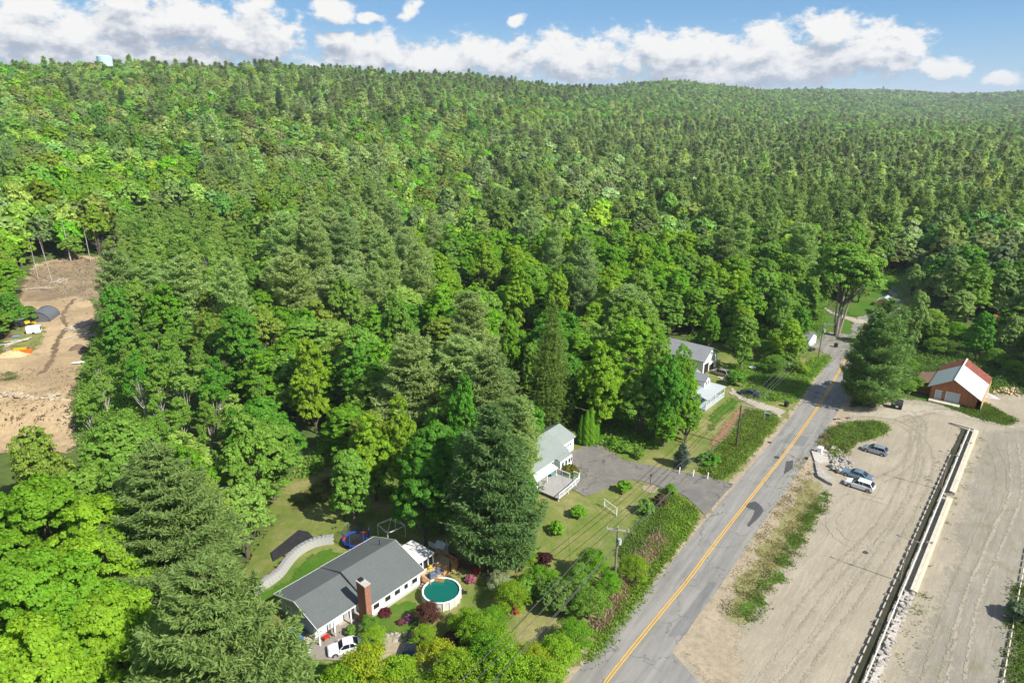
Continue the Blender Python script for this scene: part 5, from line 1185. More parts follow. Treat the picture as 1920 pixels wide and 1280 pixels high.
def zb(x, y): return 0.95*max(0.0, 1-max(0, pdist(x, y)-1.0)/12)
tq = [G(u, v, z=0.9) for u, v in ((508, 1036), (512, 1052), (588, 1008), (578, 997), (560, 994))]
tm = MB(); tm.prism([(q.x-tq[0].x, q.y-tq[0].y) for q in tq], 0, 0.10); tm.prism([((q.x-tq[0].x)*1.0+0.02, (q.y-tq[0].y)*1.0) for q in tq], -0.3, 0)
o = tm.build('ground_tarp', mat('tarp_black', (0.028, 0.026, 0.03), 0.75, var=0.3, vscale=1.5, bump=0.5, bscale=4), None, loc=(tq[0].x, tq[0].y, 0.93)); tag(o, 'black tarp spread on the slope above the curved block wall', 'tarp')

# ================================================================== house with pale grey roof
O2 = G(1067, 843, z=3.0); A2 = R(51)
h2 = thing('house', 'white house with pale grey-green roof at the end of the paved driveway', 'house', (O2.x, O2.y, 0), A2)
def hip(parent, x0, x1, y0, yr, y1, xr, ze, zr, m, name='roof'):
    """gable on the x0 side, hip on the x1 side"""
    mb = MB(); vs = [(x0, y0, ze), (x1, y0, ze), (x1, y1, ze), (x0, y1, ze), (x0, yr, zr), (xr, yr, zr)]
    vs += [(a, b, c-0.16) for a, b, c in vs[:4]]
    mb.add(vs, [(0, 1, 5, 4), (1, 2, 5), (2, 3, 4, 5), (0, 4, 3), (9, 8, 7, 6), (0, 6, 7, 1), (1, 7, 8, 2), (2, 8, 9, 3), (3, 9, 6, 0)])
    return mb.build(name, m, parent)
hip(h2, -16, 5.6, 2.1, 5.3, 9.0, 4.2, 3.0, 5.4, ROOF_L)
mb = MB(); mb.add([(-12, 0, 3.0), (0, 0, 3.0), (0, 5.25, 5.38), (-12, 5.25, 5.38), (-12, 0, 2.85), (0, 0, 2.85), (0, 5.25, 5.2), (-12, 5.25, 5.2)], [(0, 1, 2, 3), (7, 6, 5, 4), (0, 4, 5, 1), (1, 5, 6, 2)]); mb.build('roof', ROOF_L, h2)
pent(h2, -15.6, 0, 0.5, 5.3, 8.6, 2.85, 4.9, 2.9, WHITE); MB().box((2.6, 5.6, 1.42), (5.2, 6.4, 2.84)).build('garage_wall', WHITE, h2)
gd = MB().box((2.7, 2.36, 1.15), (3.6, 0.06, 2.2)).build('garage_door', TRIM, h2)
for k in range(4): MB().box((1.5+k*0.8, 2.32, 1.85), (0.55, 0.03, 0.3)).build('pane', GLASS, gd)
o = MB().disc((0, 0, 0), 0.28, 0.06, 12).build('wreath', mat('wreath_pink', (0.50, 0.08, 0.14), 0.8), h2); o.location = (0.8, 2.28, 2.0); o.rotation_euler.x = R(90)
MB().add([(-4.2, -0.9, 2.5), (-0.1, -0.9, 2.5), (-0.1, 0.4, 2.9), (-4.2, 0.4, 2.9)], [(0, 1, 2, 3)]).build('bay_roof', ROOF_L, h2); MB().box((-2.1, -0.2, 1.25), (3.9, 1.2, 2.4)).build('bay_wall', WHITE, h2)
for x in (-3.3, -2.2, -1.1, -0.4): window(h2, (x, -0.81, 1.5), 0.6 if x < -1 else 0.4, 1.0, 'y-', panes=1)
MB().box((-4.9, 0.46, 1.15), (0.9, 0.06, 2.1)).build('door', mat('dark_door', (0.05, 0.06, 0.08), 0.5), h2)
MB().add([(-12.5, -1.7, 2.45), (-6.0, -1.7, 2.45), (-6.0, 0.4, 2.95), (-12.5, 0.4, 2.95), (-12.5, -1.7, 2.3), (-6.0, -1.7, 2.3), (-6.0, 0.4, 2.8), (-12.5, 0.4, 2.8)], [(0, 1, 2, 3), (7, 6, 5, 4), (0, 4, 5, 1), (1, 5, 6, 2), (3, 7, 4, 0)]).build('porch_roof', mat('metal_roof', (0.52, 0.56, 0.57), 0.5), h2)
for x in (-12.2, -9.2, -6.3): MB().box((x, -1.5, 1.2), (0.12, 0.12, 2.35)).build('porch_post', TRIM, h2)
for x in (-11.0, -9.5, -7.6): window(h2, (x, 0.47, 1.7), 0.9, 1.0, 'y-')
for x in (1.2, 4.0): window(h2, (5.22, x+2.0, 1.7), 0.8, 1.0, 'x+')
d2 = thing('deck', 'grey deck with white baluster railing and ramp before the pale-roofed house', 'deck', (O2.x, O2.y, 0), A2); DG = mat('grey_deck', (0.33, 0.32, 0.30), 0.8, var=0.1)
MB().prism([(-12.3, -6.4), (-6.0, -6.0), (-5.4, -3.9), (-5.4, -0.2), (-12.3, -0.2)], 0.55, 0.7).build('decking', DG, d2)
railing(d2, [(-12.3, -6.35), (-9.0, -6.2), (-5.5, -5.9), (-4.0, -5.2)], 0.7, 1.0, TRIM); railing(d2, [(-5.4, -3.9), (-5.4, -0.6)], 0.7, 1.0, TRIM); railing(d2, [(-4.0, -5.2), (-3.9, -3.8)], 0.5, 1.0, TRIM)
MB().add([(-6, -5.9, 0.68), (-6, -4.2, 0.68), (-3.2, -3.6, 0.05), (-3.4, -5.2, 0.05)], [(0, 3, 2, 1)]).build('ramp', DG, d2)
for x, y in ((-12.2, -6.2), (-9, -6.1), (-6.1, -5.8)): MB().box((x, y, 0.27), (0.12, 0.12, 0.54)).build('post', TRIM, d2)
p = G(1035, 893, z=0.7); ct = thing('patio_table', 'small teal table and chairs on the grey deck', 'table', (p.x, p.y, 0.70)); TEAL = mat('teal', (0.08, 0.30, 0.32), 0.6)
MB().disc((0, 0, 0.7), 0.55, 0.05, 14).build('tabletop', TEAL, ct); MB().tube([(0, 0, 0), (0, 0, 0.7)], 0.05, 6).build('pedestal', TEAL, ct)
o = MB().tube([(0, 0, 0), (0, 0, 0.2)], 0.28, 10).box((0, 0.26, 0.55), (0.55, 0.05, 0.6)).box((0, 0, 0.42), (0.55, 0.5, 0.05)).build('patio_chair', TEAL, None, loc=(p.x-0.7, p.y+0.8, 0.70)); tag(o, 'teal chair beside the small table on the grey deck', 'chair')

# ================================================================== white house with garage and porch
A3 = R(50); O3 = G(1317, 702)
h3 = thing('garage', 'white gabled garage with grey roof and open doors behind the silver estate car', 'garage', (O3.x, O3.y, 0), A3)
def gabley(parent, x0, xr, x1, y0, y1, ze, zr, m, th=0.15, name='roof'):
    mb = MB(); P_ = [(x0, ze), (xr, zr), (x1, ze)]; vs = [(x, y, z) for y in (y0, y1) for x, z in P_]+[(x, y, z-th) for y in (y0, y1) for x, z in P_]
    mb.add(vs, [(0, 1, 4, 3), (1, 2, 5, 4), (9, 10, 7, 6), (10, 11, 8, 7), (6, 7, 1, 0), (7, 8, 2, 1), (3, 4, 10, 9), (4, 5, 11, 10), (0, 3, 9, 6), (2, 8, 11, 5)]); return mb.build(name, m, parent)
W3 = 8.2
gabley(h3, -0.4, W3/2, W3+0.4, -0.4, 12.5, 3.6, 6.3, ROOF_G)
mb = MB(); ze, zr = 3.45, 6.1
mb.add([(0, 0, 0), (0, 0, ze), (W3/2, 0, zr), (W3, 0, ze), (W3, 0, 0)]+[(0, 12, 0), (0, 12, ze), (W3/2, 12, zr), (W3, 12, ze), (W3, 12, 0)], [(0, 4, 3, 2, 1), (5, 6, 7, 8, 9), (0, 1, 6, 5), (4, 9, 8, 3)]); mb.build('wall', WHITE, h3)
for x, dark in ((1.9, True), (5.0, True), (7.0, False)):
    if x < 6.5: MB().box((x, -0.03, 1.25), (2.5 if x < 3 else 2.4, 0.06, 2.5)).build('door_opening', BLACK, h3)
MB().box((5.0, -0.08, 2.0), (2.4, 0.05, 1.0)).build('garage_door', TRIM, h3)
window(h3, (W3/2, -0.02, 4.7), 0.45, 0.9, 'y-', panes=1); MB().box((7.3, -0.04, 1.1), (0.8, 0.05, 2.1)).build('door', TRIM, h3)
P3 = G(1329, 765)
h4 = thing('house', 'white house with grey roof, dormer gable and glazed corner porch, half hidden by trees', 'house', (P3.x, P3.y, 0), A3)
pent(h4, -7.5, 6.0, 3.0, 7.5, 12.0, 3.6, 6.3, 3.6, WHITE); gable(h4, -7.9, 6.4, 2.6, 7.5, 12.4, 3.5, 6.6, 3.5, ROOF_G)
dmx = 3.6
gabley(h4, dmx-1.7, dmx, dmx+1.7, 2.2, 7.4, 5.2, 6.5, ROOF_G, name='dormer_roof'); mb = MB(); mb.add([(dmx-1.5, 2.5, 3.2), (dmx+1.5, 2.5, 3.2), (dmx+1.5, 2.5, 5.2), (dmx, 2.5, 6.3), (dmx-1.5, 2.5, 5.2), (dmx-1.5, 7, 3.2), (dmx+1.5, 7, 3.2), (dmx+1.5, 7, 5.2), (dmx-1.5, 7, 5.2)], [(0, 1, 2, 3, 4), (1, 6, 7, 2), (0, 4, 8, 5)]); mb.build('dormer_wall', WHITE, h4)
for x in (dmx-0.6, dmx+0.6): window(h4, (x, 2.48, 4.5), 0.55, 1.0, 'y-', panes=1)
mb = MB(); mb.add([(-2, 0-0.3, 2.75), (8.3, -0.3, 2.75), (8.3, 4.6, 2.75), (6.2, 2.9, 3.7), (-2, 2.9, 3.7), (-2, -0.3, 2.6), (8.3, -0.3, 2.6), (8.3, 4.6, 2.6), (6.2, 4.6, 3.3)], [(0, 1, 3, 4), (1, 2, 8, 3), (0, 5, 6, 1), (1, 6, 7, 2)]); mb.build('porch_roof', mat('metal_roof_grey', (0.36, 0.39, 0.40), 0.5, var=0.08), h4)
MB().box((3.0, 1.35, 0.2), (10.4, 2.9, 0.4)).build('porch_floor', mat('porch_floor', (0.35, 0.42, 0.46), 0.7), h4)
for x in (-1.9, 0.3, 2.9, 5.5, 8.0): MB().box((x, 0, 1.5), (0.16, 0.16, 2.4)).build('porch_post', TRIM, h4)
MB().box((8.0, 4.2, 1.5), (0.16, 0.16, 2.4)).build('porch_post', TRIM, h4)
railing(h4, [(-1.9, 0), (8.0, 0), (8.0, 4.2)], 0.4, 0.8, TRIM, bal=0.2)

# ================================================================== red barn
BO = G(1742, 747)
bz = R(50); BW = 9.2; BL = 17.0
bn = thing('barn', 'red-brown board barn with white and green metal roof and pale side door', 'barn', (BO.x, BO.y, 0), bz-R(0))
# local: x along the ridge (away), y across to the left; the gable end faces -x
RB = groundmat('barn_boards', lambda t, p: t.ramp(t.noise(t.vm('MULTIPLY', p, (3.0, 3.0, 0.35)), 2.0, 5, 0.7), [(0.3, (0.25, 0.09, 0.035)), (0.65, (0.44, 0.19, 0.08))]), bump=0.2); RUST = mat('rust_roof', (0.20, 0.062, 0.04), 0.8, var=0.3, vscale=1.2); WROOF = mat('white_metal_roof', (0.52, 0.53, 0.54), 0.5, grime=0.25, gscale=0.6, grime_col=(0.5, 0.45, 0.42)); GROOF = mat('green_metal_roof', (0.30, 0.36, 0.335), 0.5, var=0.06)
yL, yR, yA = 0.0, -BW, -BW*0.46; zL, zR_, zA = 3.3, 2.6, 5.9
mb = MB(); mb.add([(0, yL, 0), (0, yL, zL), (0, yA, zA), (0, yR, zR_), (0, yR, 0), (BL, yL, 0), (BL, yL, zL), (BL, yA, zA), (BL, yR, zR_), (BL, yR, 0)], [(0, 1, 2, 3, 4)[::-1], (5, 6, 7, 8, 9), (0, 5, 6, 1), (4, 3, 8, 9)]); mb.build('wall', RB, bn)
def slope(parent, x0, x1, ya, za, yb, zb_, m, name='roof', th=0.08, lift=0.0):
    mb = MB(); mb.add([(x0, ya, za+lift), (x1, ya, za+lift), (x1, yb, zb_+lift), (x0, yb, zb_+lift), (x0, ya, za-th+lift), (x1, ya, za-th+lift), (x1, yb, zb_-th+lift), (x0, yb, zb_-th+lift)], [(0, 1, 2, 3), (7, 6, 5, 4), (0, 4, 5, 1), (1, 5, 6, 2), (2, 6, 7, 3), (3, 7, 4, 0)]); return mb.build(name, m, parent)
slope(bn, -0.5, 12.0, yL+0.8, zL-0.25, yA, zA+0.12, GROOF); slope(bn, 12.02, BL+0.4, yL+0.8, zL-0.25, yA, zA+0.12, RUST)
slope(bn, -0.5, 12.0, yA, zA+0.12, yR-0.9, zR_-0.15, WROOF); slope(bn, 12.02, BL+0.4, yA, zA+0.12, yR-0.9, zR_-0.15, RUST)
MB().bar((-0.5, yA, zA+0.16), (BL+0.4, yA, zA+0.16), 0.3, 0.06).build('ridge_cap', TRIM, bn)
MB().box((BL*0.45, yR-1.0, 1.2), (BL*0.95, 0.08, 2.3)).build('side_boards', mat('raw_boards', (0.55, 0.33, 0.16), 0.8, var=0.25, vscale=2), bn)
dgm = mat('door_grey', (0.42, 0.46, 0.48), 0.6)
for (y0, y1, z1, nm) in ((-1.0, -2.3, 2.35, 'door'), (-3.1, -5.9, 2.5, 'sliding_door')):
    dd_ = MB().box((-0.06, (y0+y1)/2, z1/2+0.25), (0.08, abs(y1-y0), z1-0.1)).build(nm, dgm, bn)
    MB().box((-0.08, (y0+y1)/2, z1+0.27), (0.1, abs(y1-y0)+0.2, 0.1)).box((-0.08, y0, z1/2+0.25), (0.1, 0.1, z1)).build('frame', TRIM, dd_)
ld = MB().box((-1.1, -3.2, 0.22), (2.0, 6.2, 0.4)).build('loading_step', TIMB, bn)
slope(bn, 3.0, 12.0, yL+4.2, 2.0, yL+0.3, 3.0, mat('brown_roof', (0.20, 0.12, 0.08), 0.85, var=0.3), 'lean_to_roof'); MB().box((7.5, yL+3.9, 1.0), (9, 0.1, 2.0)).box((3.05, yL+2.0, 1.1), (0.1, 3.8, 2.2)).build('lean_to_wall', RB, bn)

# ================================================================== small white shed by the road bend
SO = G(1515, 652); sh = thing('shed', 'small white shed with double doors behind the utility pole', 'shed', (SO.x, SO.y, 0), R(46))
SW = 5.6; mb = MB(); mb.add([(0, 0, 0), (0, 0, 2.4), (SW/2, 0, 4.0), (SW, 0, 2.4), (SW, 0, 0), (0, 6, 0), (0, 6, 2.4), (SW/2, 6, 4.0), (SW, 6, 2.4), (SW, 6, 0)], [(0, 4, 3, 2, 1), (5, 6, 7, 8, 9), (0, 1, 6, 5), (4, 9, 8, 3)]); mb.build('wall', WHITE, sh)
gabley(sh, -0.3, SW/2, SW+0.3, -0.3, 6.3, 2.35, 4.1, ROOF_G)
for x in (1.65, 3.95): MB().box((x, -0.04, 1.1), (2.1, 0.05, 2.1)).build('door', TRIM, sh)
# ================================================================== water tank on the skyline
wt = G(203, 165, above=20); wa = wt.normalized(); dd_ = 1000.0; ra = ray(203, 150); ra = ra/math.hypot(ra[0], ra[1]); wx, wy = ra[0]*dd_, ra[1]*dd_; wz = H(wx, wy)
tk = thing('water_tank', 'pale blue water tank rising above the trees on the skyline', 'water tank', (wx, wy, wz)); TB = mat('tank_blue', (0.45, 0.66, 0.68), 0.5)
rr0 = ray(203, 104); topz = CAM_H+1000*rr0[2]/math.hypot(rr0[0], rr0[1])-wz
MB().tube([(0, 0, 0), (0, 0, topz-1.5)], 8.2, 28).build('tank_wall', TB, tk, smooth=False); MB().tube([(0, 0, topz-1.5), (0, 0, topz-0.5), (0, 0, topz)], [8.2, 6.0, 0.8], 28).build('tank_roof', TB, tk)
# ================================================================== vehicles
TYRE = mat('tyre', (0.02, 0.02, 0.02), 0.85); RIM = mat('rim', (0.45, 0.46, 0.47), 0.35, metal=0.7); CGLASS = mat('car_glass', (0.012, 0.016, 0.022), 0.05, spec=0.9)
RED = mat('tail_red', (0.45, 0.01, 0.01), 0.3); LAMP = mat('headlight', (0.7, 0.72, 0.74), 0.15); PLAS = mat('car_plastic', (0.03, 0.03, 0.032), 0.6)
def loft(secs):
    """secs: list of rings (same count) -> verts, faces"""
    n = len(secs[0]); vs = [v for s_ in secs for v in s_]; fs = []
    for i in range(len(secs)-1):
        for k in range(n): j = (k+1) % n; fs.append((i*n+k, (i+1)*n+k, (i+1)*n+j, i*n+j))
    fs.append(tuple(range(n))); fs.append(tuple(range(len(secs)*n-1, (len(secs)-1)*n-1, -1))); return vs, fs
def car(label, name, p, head, L, W, Hh, style, paint, group=None, roofc=None):
    """front towards +x"""
    t = thing(name, label, 'car', (p.x, p.y, p.z+0.02), head, group)
    zb, hood, belt = 0.22, Hh*0.60, Hh*0.64; hw = W/2
    if style == 'sedan': hood, belt = Hh*0.60, Hh*0.63
    prof = {  # x fraction, z top, half width factor
     'suv': [(-.5, .50, .86), (-.485, .62, .94), (-.40, .655, .985), (-.2, .645, 1), (.1, .63, 1), (.22, .615, 1), (.36, .58, .97), (.46, .52, .90), (.5, .40, .80)],
     'sedan': [(-.5, .52, .86), (-.48, .64, .93), (-.36, .655, .98), (-.2, .64, 1), (.1, .63, 1), (.2, .62, 1), (.36, .585, .97), (.47, .52, .91), (.5, .42, .82)]}[style]
    secs = []
    for fx, fz, fw in prof:
        x = fx*L; zt = fz*Hh; w_ = hw*fw; z0 = zb+(0.1 if abs(fx) > .47 else 0)
        secs.append([(x, -w_*0.93, z0), (x, -w_, z0+0.2), (x, -w_, zt-0.16), (x, -w_*0.93, zt-0.02), (x, -w_*0.6, zt+0.03), (x, w_*0.6, zt+0.03), (x, w_*0.93, zt-0.02), (x, w_, zt-0.16), (x, w_, z0+0.2), (x, w_*0.93, z0)])
    mb = MB(); v, f = loft(secs); mb.add(v, f); b = mb.build('body', paint, t, smooth=False, bevel=0.03)
    cab = {'suv': [(-.47, .63, .88, .80), (-.44, .86, .80, .80), (-.36, .985, .78, .78), (-.1, 1.0, .80, .8), (.06, .985, .80, .8), (.13, .93, .80, .82), (.27, .615, .88, .86)],
           'sedan': [(-.33, .64, .86, .8), (-.25, .84, .78, .8), (-.19, .955, .75, .8), (-.05, 1.0, .76, .8), (.04, .99, .76, .8), (.09, .94, .77, .8), (.215, .625, .86, .8)]}[style]
    gs = []
    for fx, fz, fw, _ in cab:
        x = fx*L; zt = fz*Hh; w_ = hw*fw; wb = hw*0.93; zl = Hh*0.60
        gs.append([(x, -wb, zl), (x, -wb+(wb-w_)*0.5, (zl+zt)/2), (x, -w_, zt-0.03), (x, -w_*0.8, zt), (x, w_*0.8, zt), (x, w_, zt-0.03), (x, wb-(wb-w_)*0.5, (zl+zt)/2), (x, wb, zl)])
    mb = MB(); v, f = loft(gs); mb.add(v, f); mb.build('window_glass', CGLASS, t)
    # roof panel and pillars in paint
    rs = [g_ for g_, c_ in zip(gs, cab) if c_[1] > 0.93]; mb = MB()
    top = [[(q[0], q[1]*1.01, q[2]+0.015) for q in r_[2:6]] for r_ in rs]
    n = len(top); vs = [q for r_ in top for q in r_]; mb.add(vs, [(i*4+k, (i+1)*4+k, (i+1)*4+k+1, i*4+k+1) for i in range(n-1) for k in range(3)])
    for sgn in (-1, 1):
        def edge(i, up): q = gs[i][2 if sgn < 0 else 5] if up else gs[i][0 if sgn < 0 else 7]; return Vector((q[0], q[1]+sgn*0.012, q[2]))
        mb.bar(edge(-1, False), edge(len([c for c in cab])-2, True), 0.07, 0.05); mb.bar(edge(0, False), edge(2, True), 0.16, 0.06)
        for fx in ((-.12, .0) if style == 'suv' else (-.08,)):
            w1 = hw*0.93; w2 = hw*0.79; mb.bar((fx*L, sgn*(w1+0.01), Hh*0.62), (fx*L-0.02, sgn*(w2+0.01), Hh*0.97), 0.07, 0.04)
    mb.build('roof_panel', roofc or paint, t)
    wr = 0.34 if style == 'suv' else 0.32
    for fx in (-.31, .32):
        for sgn in (-1, 1):
            w_ = MB().tube([(0, -0.11, 0), (0, 0.11, 0)], wr, 18).build('wheel', TYRE, t); w_.location = (fx*L, sgn*(hw-0.10), wr-0.02)
            MB().tube([(0, sgn*0.105, 0), (0, sgn*0.125, 0)], wr*0.64, 12).build('rim', RIM, w_)
            MB().tube([(fx*L, sgn*(hw-0.18), wr-0.02), (fx*L, sgn*(hw+0.004), wr-0.02)], wr+0.07, 18).build('wheel_arch', PLAS, t)
    for sgn in (-1, 1):
        MB().box((L*0.475, sgn*hw*0.62, Hh*0.45), (0.14, 0.36, 0.13)).build('headlight', LAMP, t); MB().box((-L*0.492, sgn*hw*0.72, Hh*0.52), (0.09, 0.30, 0.16)).build('tail_light', RED, t)
        MB().box((L*0.17, sgn*(hw+0.08), Hh*0.64), (0.14, 0.20, 0.13)).build('mirror', paint, t)
    MB().box((L*0.495, 0, 0.42), (0.06, W*0.55, 0.22)).box((-L*0.497, 0, 0.36), (0.05, W*0.75, 0.2)).build('bumper', PLAS, t)
    MB().box((-L*0.505, 0, Hh*0.44), (0.02, 0.45, 0.12)).build('number_plate', TRIM, t)
    return t
def paint(name, c, metal=0.5): return mat(name, c, 0.28, spec=0.5, metal=metal, coat=0.6)
PW = paint('paint_white', (0.80, 0.81, 0.82), 0.0); PSB = paint('paint_silver_blue', (0.36, 0.42, 0.50)); PBG = paint('paint_blue_grey', (0.22, 0.33, 0.42)); PSI = paint('paint_silver', (0.40, 0.38, 0.34)); PNV = paint('paint_navy', (0.03, 0.06, 0.11)); PDK = paint('paint_dark', (0.03, 0.035, 0.04)); PLB = paint('paint_pale', (0.5, 0.53, 0.56), 0.2)
def mid(a, b): a, b = G(*a), G(*b); return Vector(((a.x+b.x)/2, (a.y+b.y)/2, 0)), math.atan2(a.y-b.y, a.x-b.x)
p, h_ = mid((1618, 843), (1664, 854)); HD = R(180-38)
car('silver-blue hatchback with a sunroof parked beside the brush mound', 'parked_car', G(1640, 848), R(140), 4.65, 1.82, 1.62, 'suv', PSB)
car('blue-grey saloon car parked between the stone pile and the white car', 'parked_car', G(1606, 894), R(140), 5.35, 1.95, 1.45, 'sedan', PBG)
car('white sport utility car parked nearest on the gravel lot', 'parked_car', G(1611, 914), R(140), 4.95, 1.93, 1.73, 'suv', PW)
car('silver estate car with a roof rack by the open garage', 'parked_car', G(1351, 703), R(133), 4.9, 1.85, 1.75, 'suv', PSI)
car('dark blue car in the shade on the pale driveway', 'parked_car', G(1405, 741), R(146), 4.75, 1.8, 1.45, 'sedan', PNV)
car('dark car with pale bonnet half hidden beside the small white shed', 'parked_car', G(1511, 657), R(180), 4.6, 1.8, 1.45, 'sedan', PDK)
car('white car half covered by foliage on the court of the grey-roofed house', 'parked_car', G(650, 1218), R(-160), 4.7, 1.85, 1.5, 'sedan', PW)
car('dark estate car under the foreground trees, its tail lights showing', 'parked_car', G(776, 1222), R(80), 4.7, 1.85, 1.65, 'suv', PDK)

# ================================================================== utility poles and wires
PW_ = groundmat('pole_wood', lambda t, p: t.ramp(t.noise(p, 5, 4, 0.7), [(0.3, (0.13, 0.105, 0.08)), (0.7, (0.30, 0.26, 0.21))]), bump=0.2); INS = mat('insulator', (0.6, 0.6, 0.58), 0.4)
WIRE = mat('wire', (0.10, 0.10, 0.10), 0.6); POLES = {}
def pole(key, u, v, hh, label, arm=None, transformer=False, ang=R(-40), lean=(0, 0), dark=False):
    p = G(u, v); t = thing('utility_pole', label, 'utility pole', (p.x, p.y, p.z)); m_ = mat('dark_pole', (0.06, 0.05, 0.04), 0.8) if dark else PW_
    MB().tube([(0, 0, -0.5), (lean[0], lean[1], hh)], [0.19, 0.13], 10).build('post', m_, t); ends = []
    d = Vector((math.cos(ang), math.sin(ang), 0)); T = Vector((lean[0], lean[1], hh))
    if arm == 'double':
        for k in (-1, 1):
            o = MB().bar(T-d*1.6+Vector((0, 0.12*k, -0.4)), T+d*1.6+Vector((0, 0.12*k, -0.4)), 0.11, 0.13).build('crossarm', mat('grey_arm', (0.36, 0.33, 0.29), 0.8), t)
        for s_ in (-1.5, 0.0, 1.5):
            e = T+d*s_+Vector((0, 0, -0.15 if s_ else 0.15)); MB().disc((e.x, e.y, e.z-0.15), 0.06, 0.28, 8, 0.04).build('insulator', INS, t); ends.append(e)
    elif arm == 'side':
        o = MB().bar(T+Vector((0, 0, -0.3)), T+d*2.6+Vector((0, 0, -0.3)), 0.12, 0.13).build('crossarm', mat('grey_arm', (0.36, 0.33, 0.29), 0.8), t); MB().bar(T+Vector((0, 0, -1.6)), T+d*1.6+Vector((0, 0, -0.35)), 0.06, 0.06).build('brace', m_, t)
        for s_ in (0.1, 1.2, 2.5):
            e = T+d*s_+Vector((0, 0, 0)); MB().disc((e.x, e.y, e.z-0.25), 0.06, 0.28, 8, 0.04).build('insulator', INS, t); ends.append(e)
    else: ends = [T+Vector((0, 0, -0.1*k)) for k in range(3)]
    if transformer:
        o = MB().disc((0.33, -0.22, hh-2.6), 0.26, 0.85, 12).disc((0.33, -0.22, hh-1.75), 0.05, 0.2, 6).build('transformer', mat('transformer_grey', (0.5, 0.52, 0.52), 0.5), t)
    POLES[key] = [Vector((p.x, p.y, p.z))+e for e in ends]+[Vector((p.x, p.y, p.z+hh-2.9))]; return t
pole('B', 1152, 1098, 10.0, 'utility pole with double crossarm and transformer rising from the shrubs by the road', 'double', True, R(-12))
pole('A', 1380, 838, 9.6, 'dark utility pole with a single side crossarm beside the tilled strip', 'side', False, R(-30), dark=True)
pole('C', 1534, 674, 10.5, 'utility pole with transformer in front of the small white shed', 'side', True, R(-20))
pole('D', 1648, 530, 10.5, 'leaning utility pole on the grass where the road bends', None, False, lean=(1.0, 0.3))
pole('E', 1711, 498, 11, 'dark utility pole standing in the trees past the road bend', None, False, dark=True)
def wire(name, a, b, sag, label, r=0.034):
    pts = [a.lerp(b, i/10)-Vector((0, 0, sag*4*(i/10)*(1-i/10))) for i in range(11)]
    o = MB().tube(pts, r, 4).build(name, WIRE); tag(o, label, 'wire', None); return o
Bo = POLES['B']; Ao = POLES['A']; Co = POLES['C']; Do = POLES['D']; Eo = POLES['E']
off = Vector((-24, -34, 0))
wl = ['left', 'middle', 'right', 'lowest']
for k in range(4):
    wire('power_line', Bo[k], Ao[k], 0.7, '%s wire between the double-crossarm pole and the side-arm pole' % wl[k]); wire('power_line', Ao[k], Co[k], 0.6, '%s wire between the side-arm pole and the pole by the shed' % wl[k])
    wire('power_line', Bo[k], Bo[k]+off, 0.6, '%s wire running down from the double-crossarm pole to the bottom edge' % wl[k]); wire('power_line', Co[k], Do[min(k, 2)], 0.6, '%s wire from the pole by the shed to the leaning pole' % wl[k])
wire('power_line', Do[0], Eo[0], 0.6, 'upper wire between the leaning pole and the dark pole in the trees'); wire('power_line', Do[2], Eo[2], 0.6, 'lower wire between the leaning pole and the dark pole in the trees')
wire('service_line', Bo[3], G(1070, 850, z=3.5), 0.8, 'thin service wire from the crossarm pole to the pale-roofed house', 0.015)
# ================================================================== light poles on the lot
for (u, v, lab) in ((1687, 1090, 'nearer thin lamp post with two short arms beside the ditch'), (1764, 918, 'farther thin lamp post with two short arms beside the ditch')):
    p = G(u, v); t = thing('lamp_post', lab, 'lamp post', (p.x, p.y, 0)); MB().tube([(0, 0, 0), (0, 0, 7.3)], [0.085, 0.06], 8).build('pole', OLDW, t)
    a = R(140); d = Vector((math.cos(a), math.sin(a), 0))
    for s_, l_ in ((1, 1.15), (-1, 0.9)):
        e = Vector((0, 0, 7.3))+d*s_*l_+Vector((0, 0, 0.12)); MB().tube([(0, 0, 7.25), e*0.5+Vector((0, 0, 3.62)), e], 0.04, 6).build('arm', OLDW, t); MB().bar(e, e+d*s_*0.55, 0.2, 0.12).build('lamp_head', GREY, t)
# ================================================================== the ditch: low timber edging, white rail, timber-capped wall, broken stone wall
def G3(u, v): p = G(u, v, z=0.0); return Vector((p.x, p.y, 0))
ra_, rb_ = G(1818, 803, z=0.7), G(1618, 1282, z=0.7); ra_.z = rb_.z = 0; rd = (rb_-ra_).normalized(); rn = Vector((-rd.y, rd.x, 0)); rb_ = rb_+rd*6
# rn points to the left of the run towards the camera
side = 1 if (G3(1600, 1000)-ra_).dot(rn) > 0 else -1
lot = rn*side
bedp = [ra_+lot*0.3, rb_+lot*0.3, rb_+lot*1.45, ra_+rd*14+lot*1.4, ra_+lot*1.2]
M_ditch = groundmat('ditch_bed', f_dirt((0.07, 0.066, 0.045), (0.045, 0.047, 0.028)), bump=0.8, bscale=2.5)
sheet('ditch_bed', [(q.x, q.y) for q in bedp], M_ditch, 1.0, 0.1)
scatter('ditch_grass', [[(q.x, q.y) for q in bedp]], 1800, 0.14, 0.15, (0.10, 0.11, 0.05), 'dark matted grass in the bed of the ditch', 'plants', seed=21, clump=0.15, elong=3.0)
rl = thing('rail_fence', 'long white tube rail on short posts along the ditch', 'railing', ra_)
L_ = (rb_-ra_).length; k = 0; n_ = int(L_/3.0)
for k in range(n_):
    a = rd*(k*3.0)+Vector((0, 0, 0.65)); MB().tube([a+rd*0.015, a+rd*2.985], 0.10, 8).build('rail', mat('chalky_white', (0.62, 0.61, 0.58), 0.7, var=0.1), rl)
    MB().box((a.x+rd.x*1.5, a.y+rd.y*1.5, 0.3), (0.12, 0.12, 0.6)).build('post', TRIM, rl)
tl = thing('timber_edging', 'dashed row of pale timbers edging the lot side of the ditch', 'timber edging', ra_)
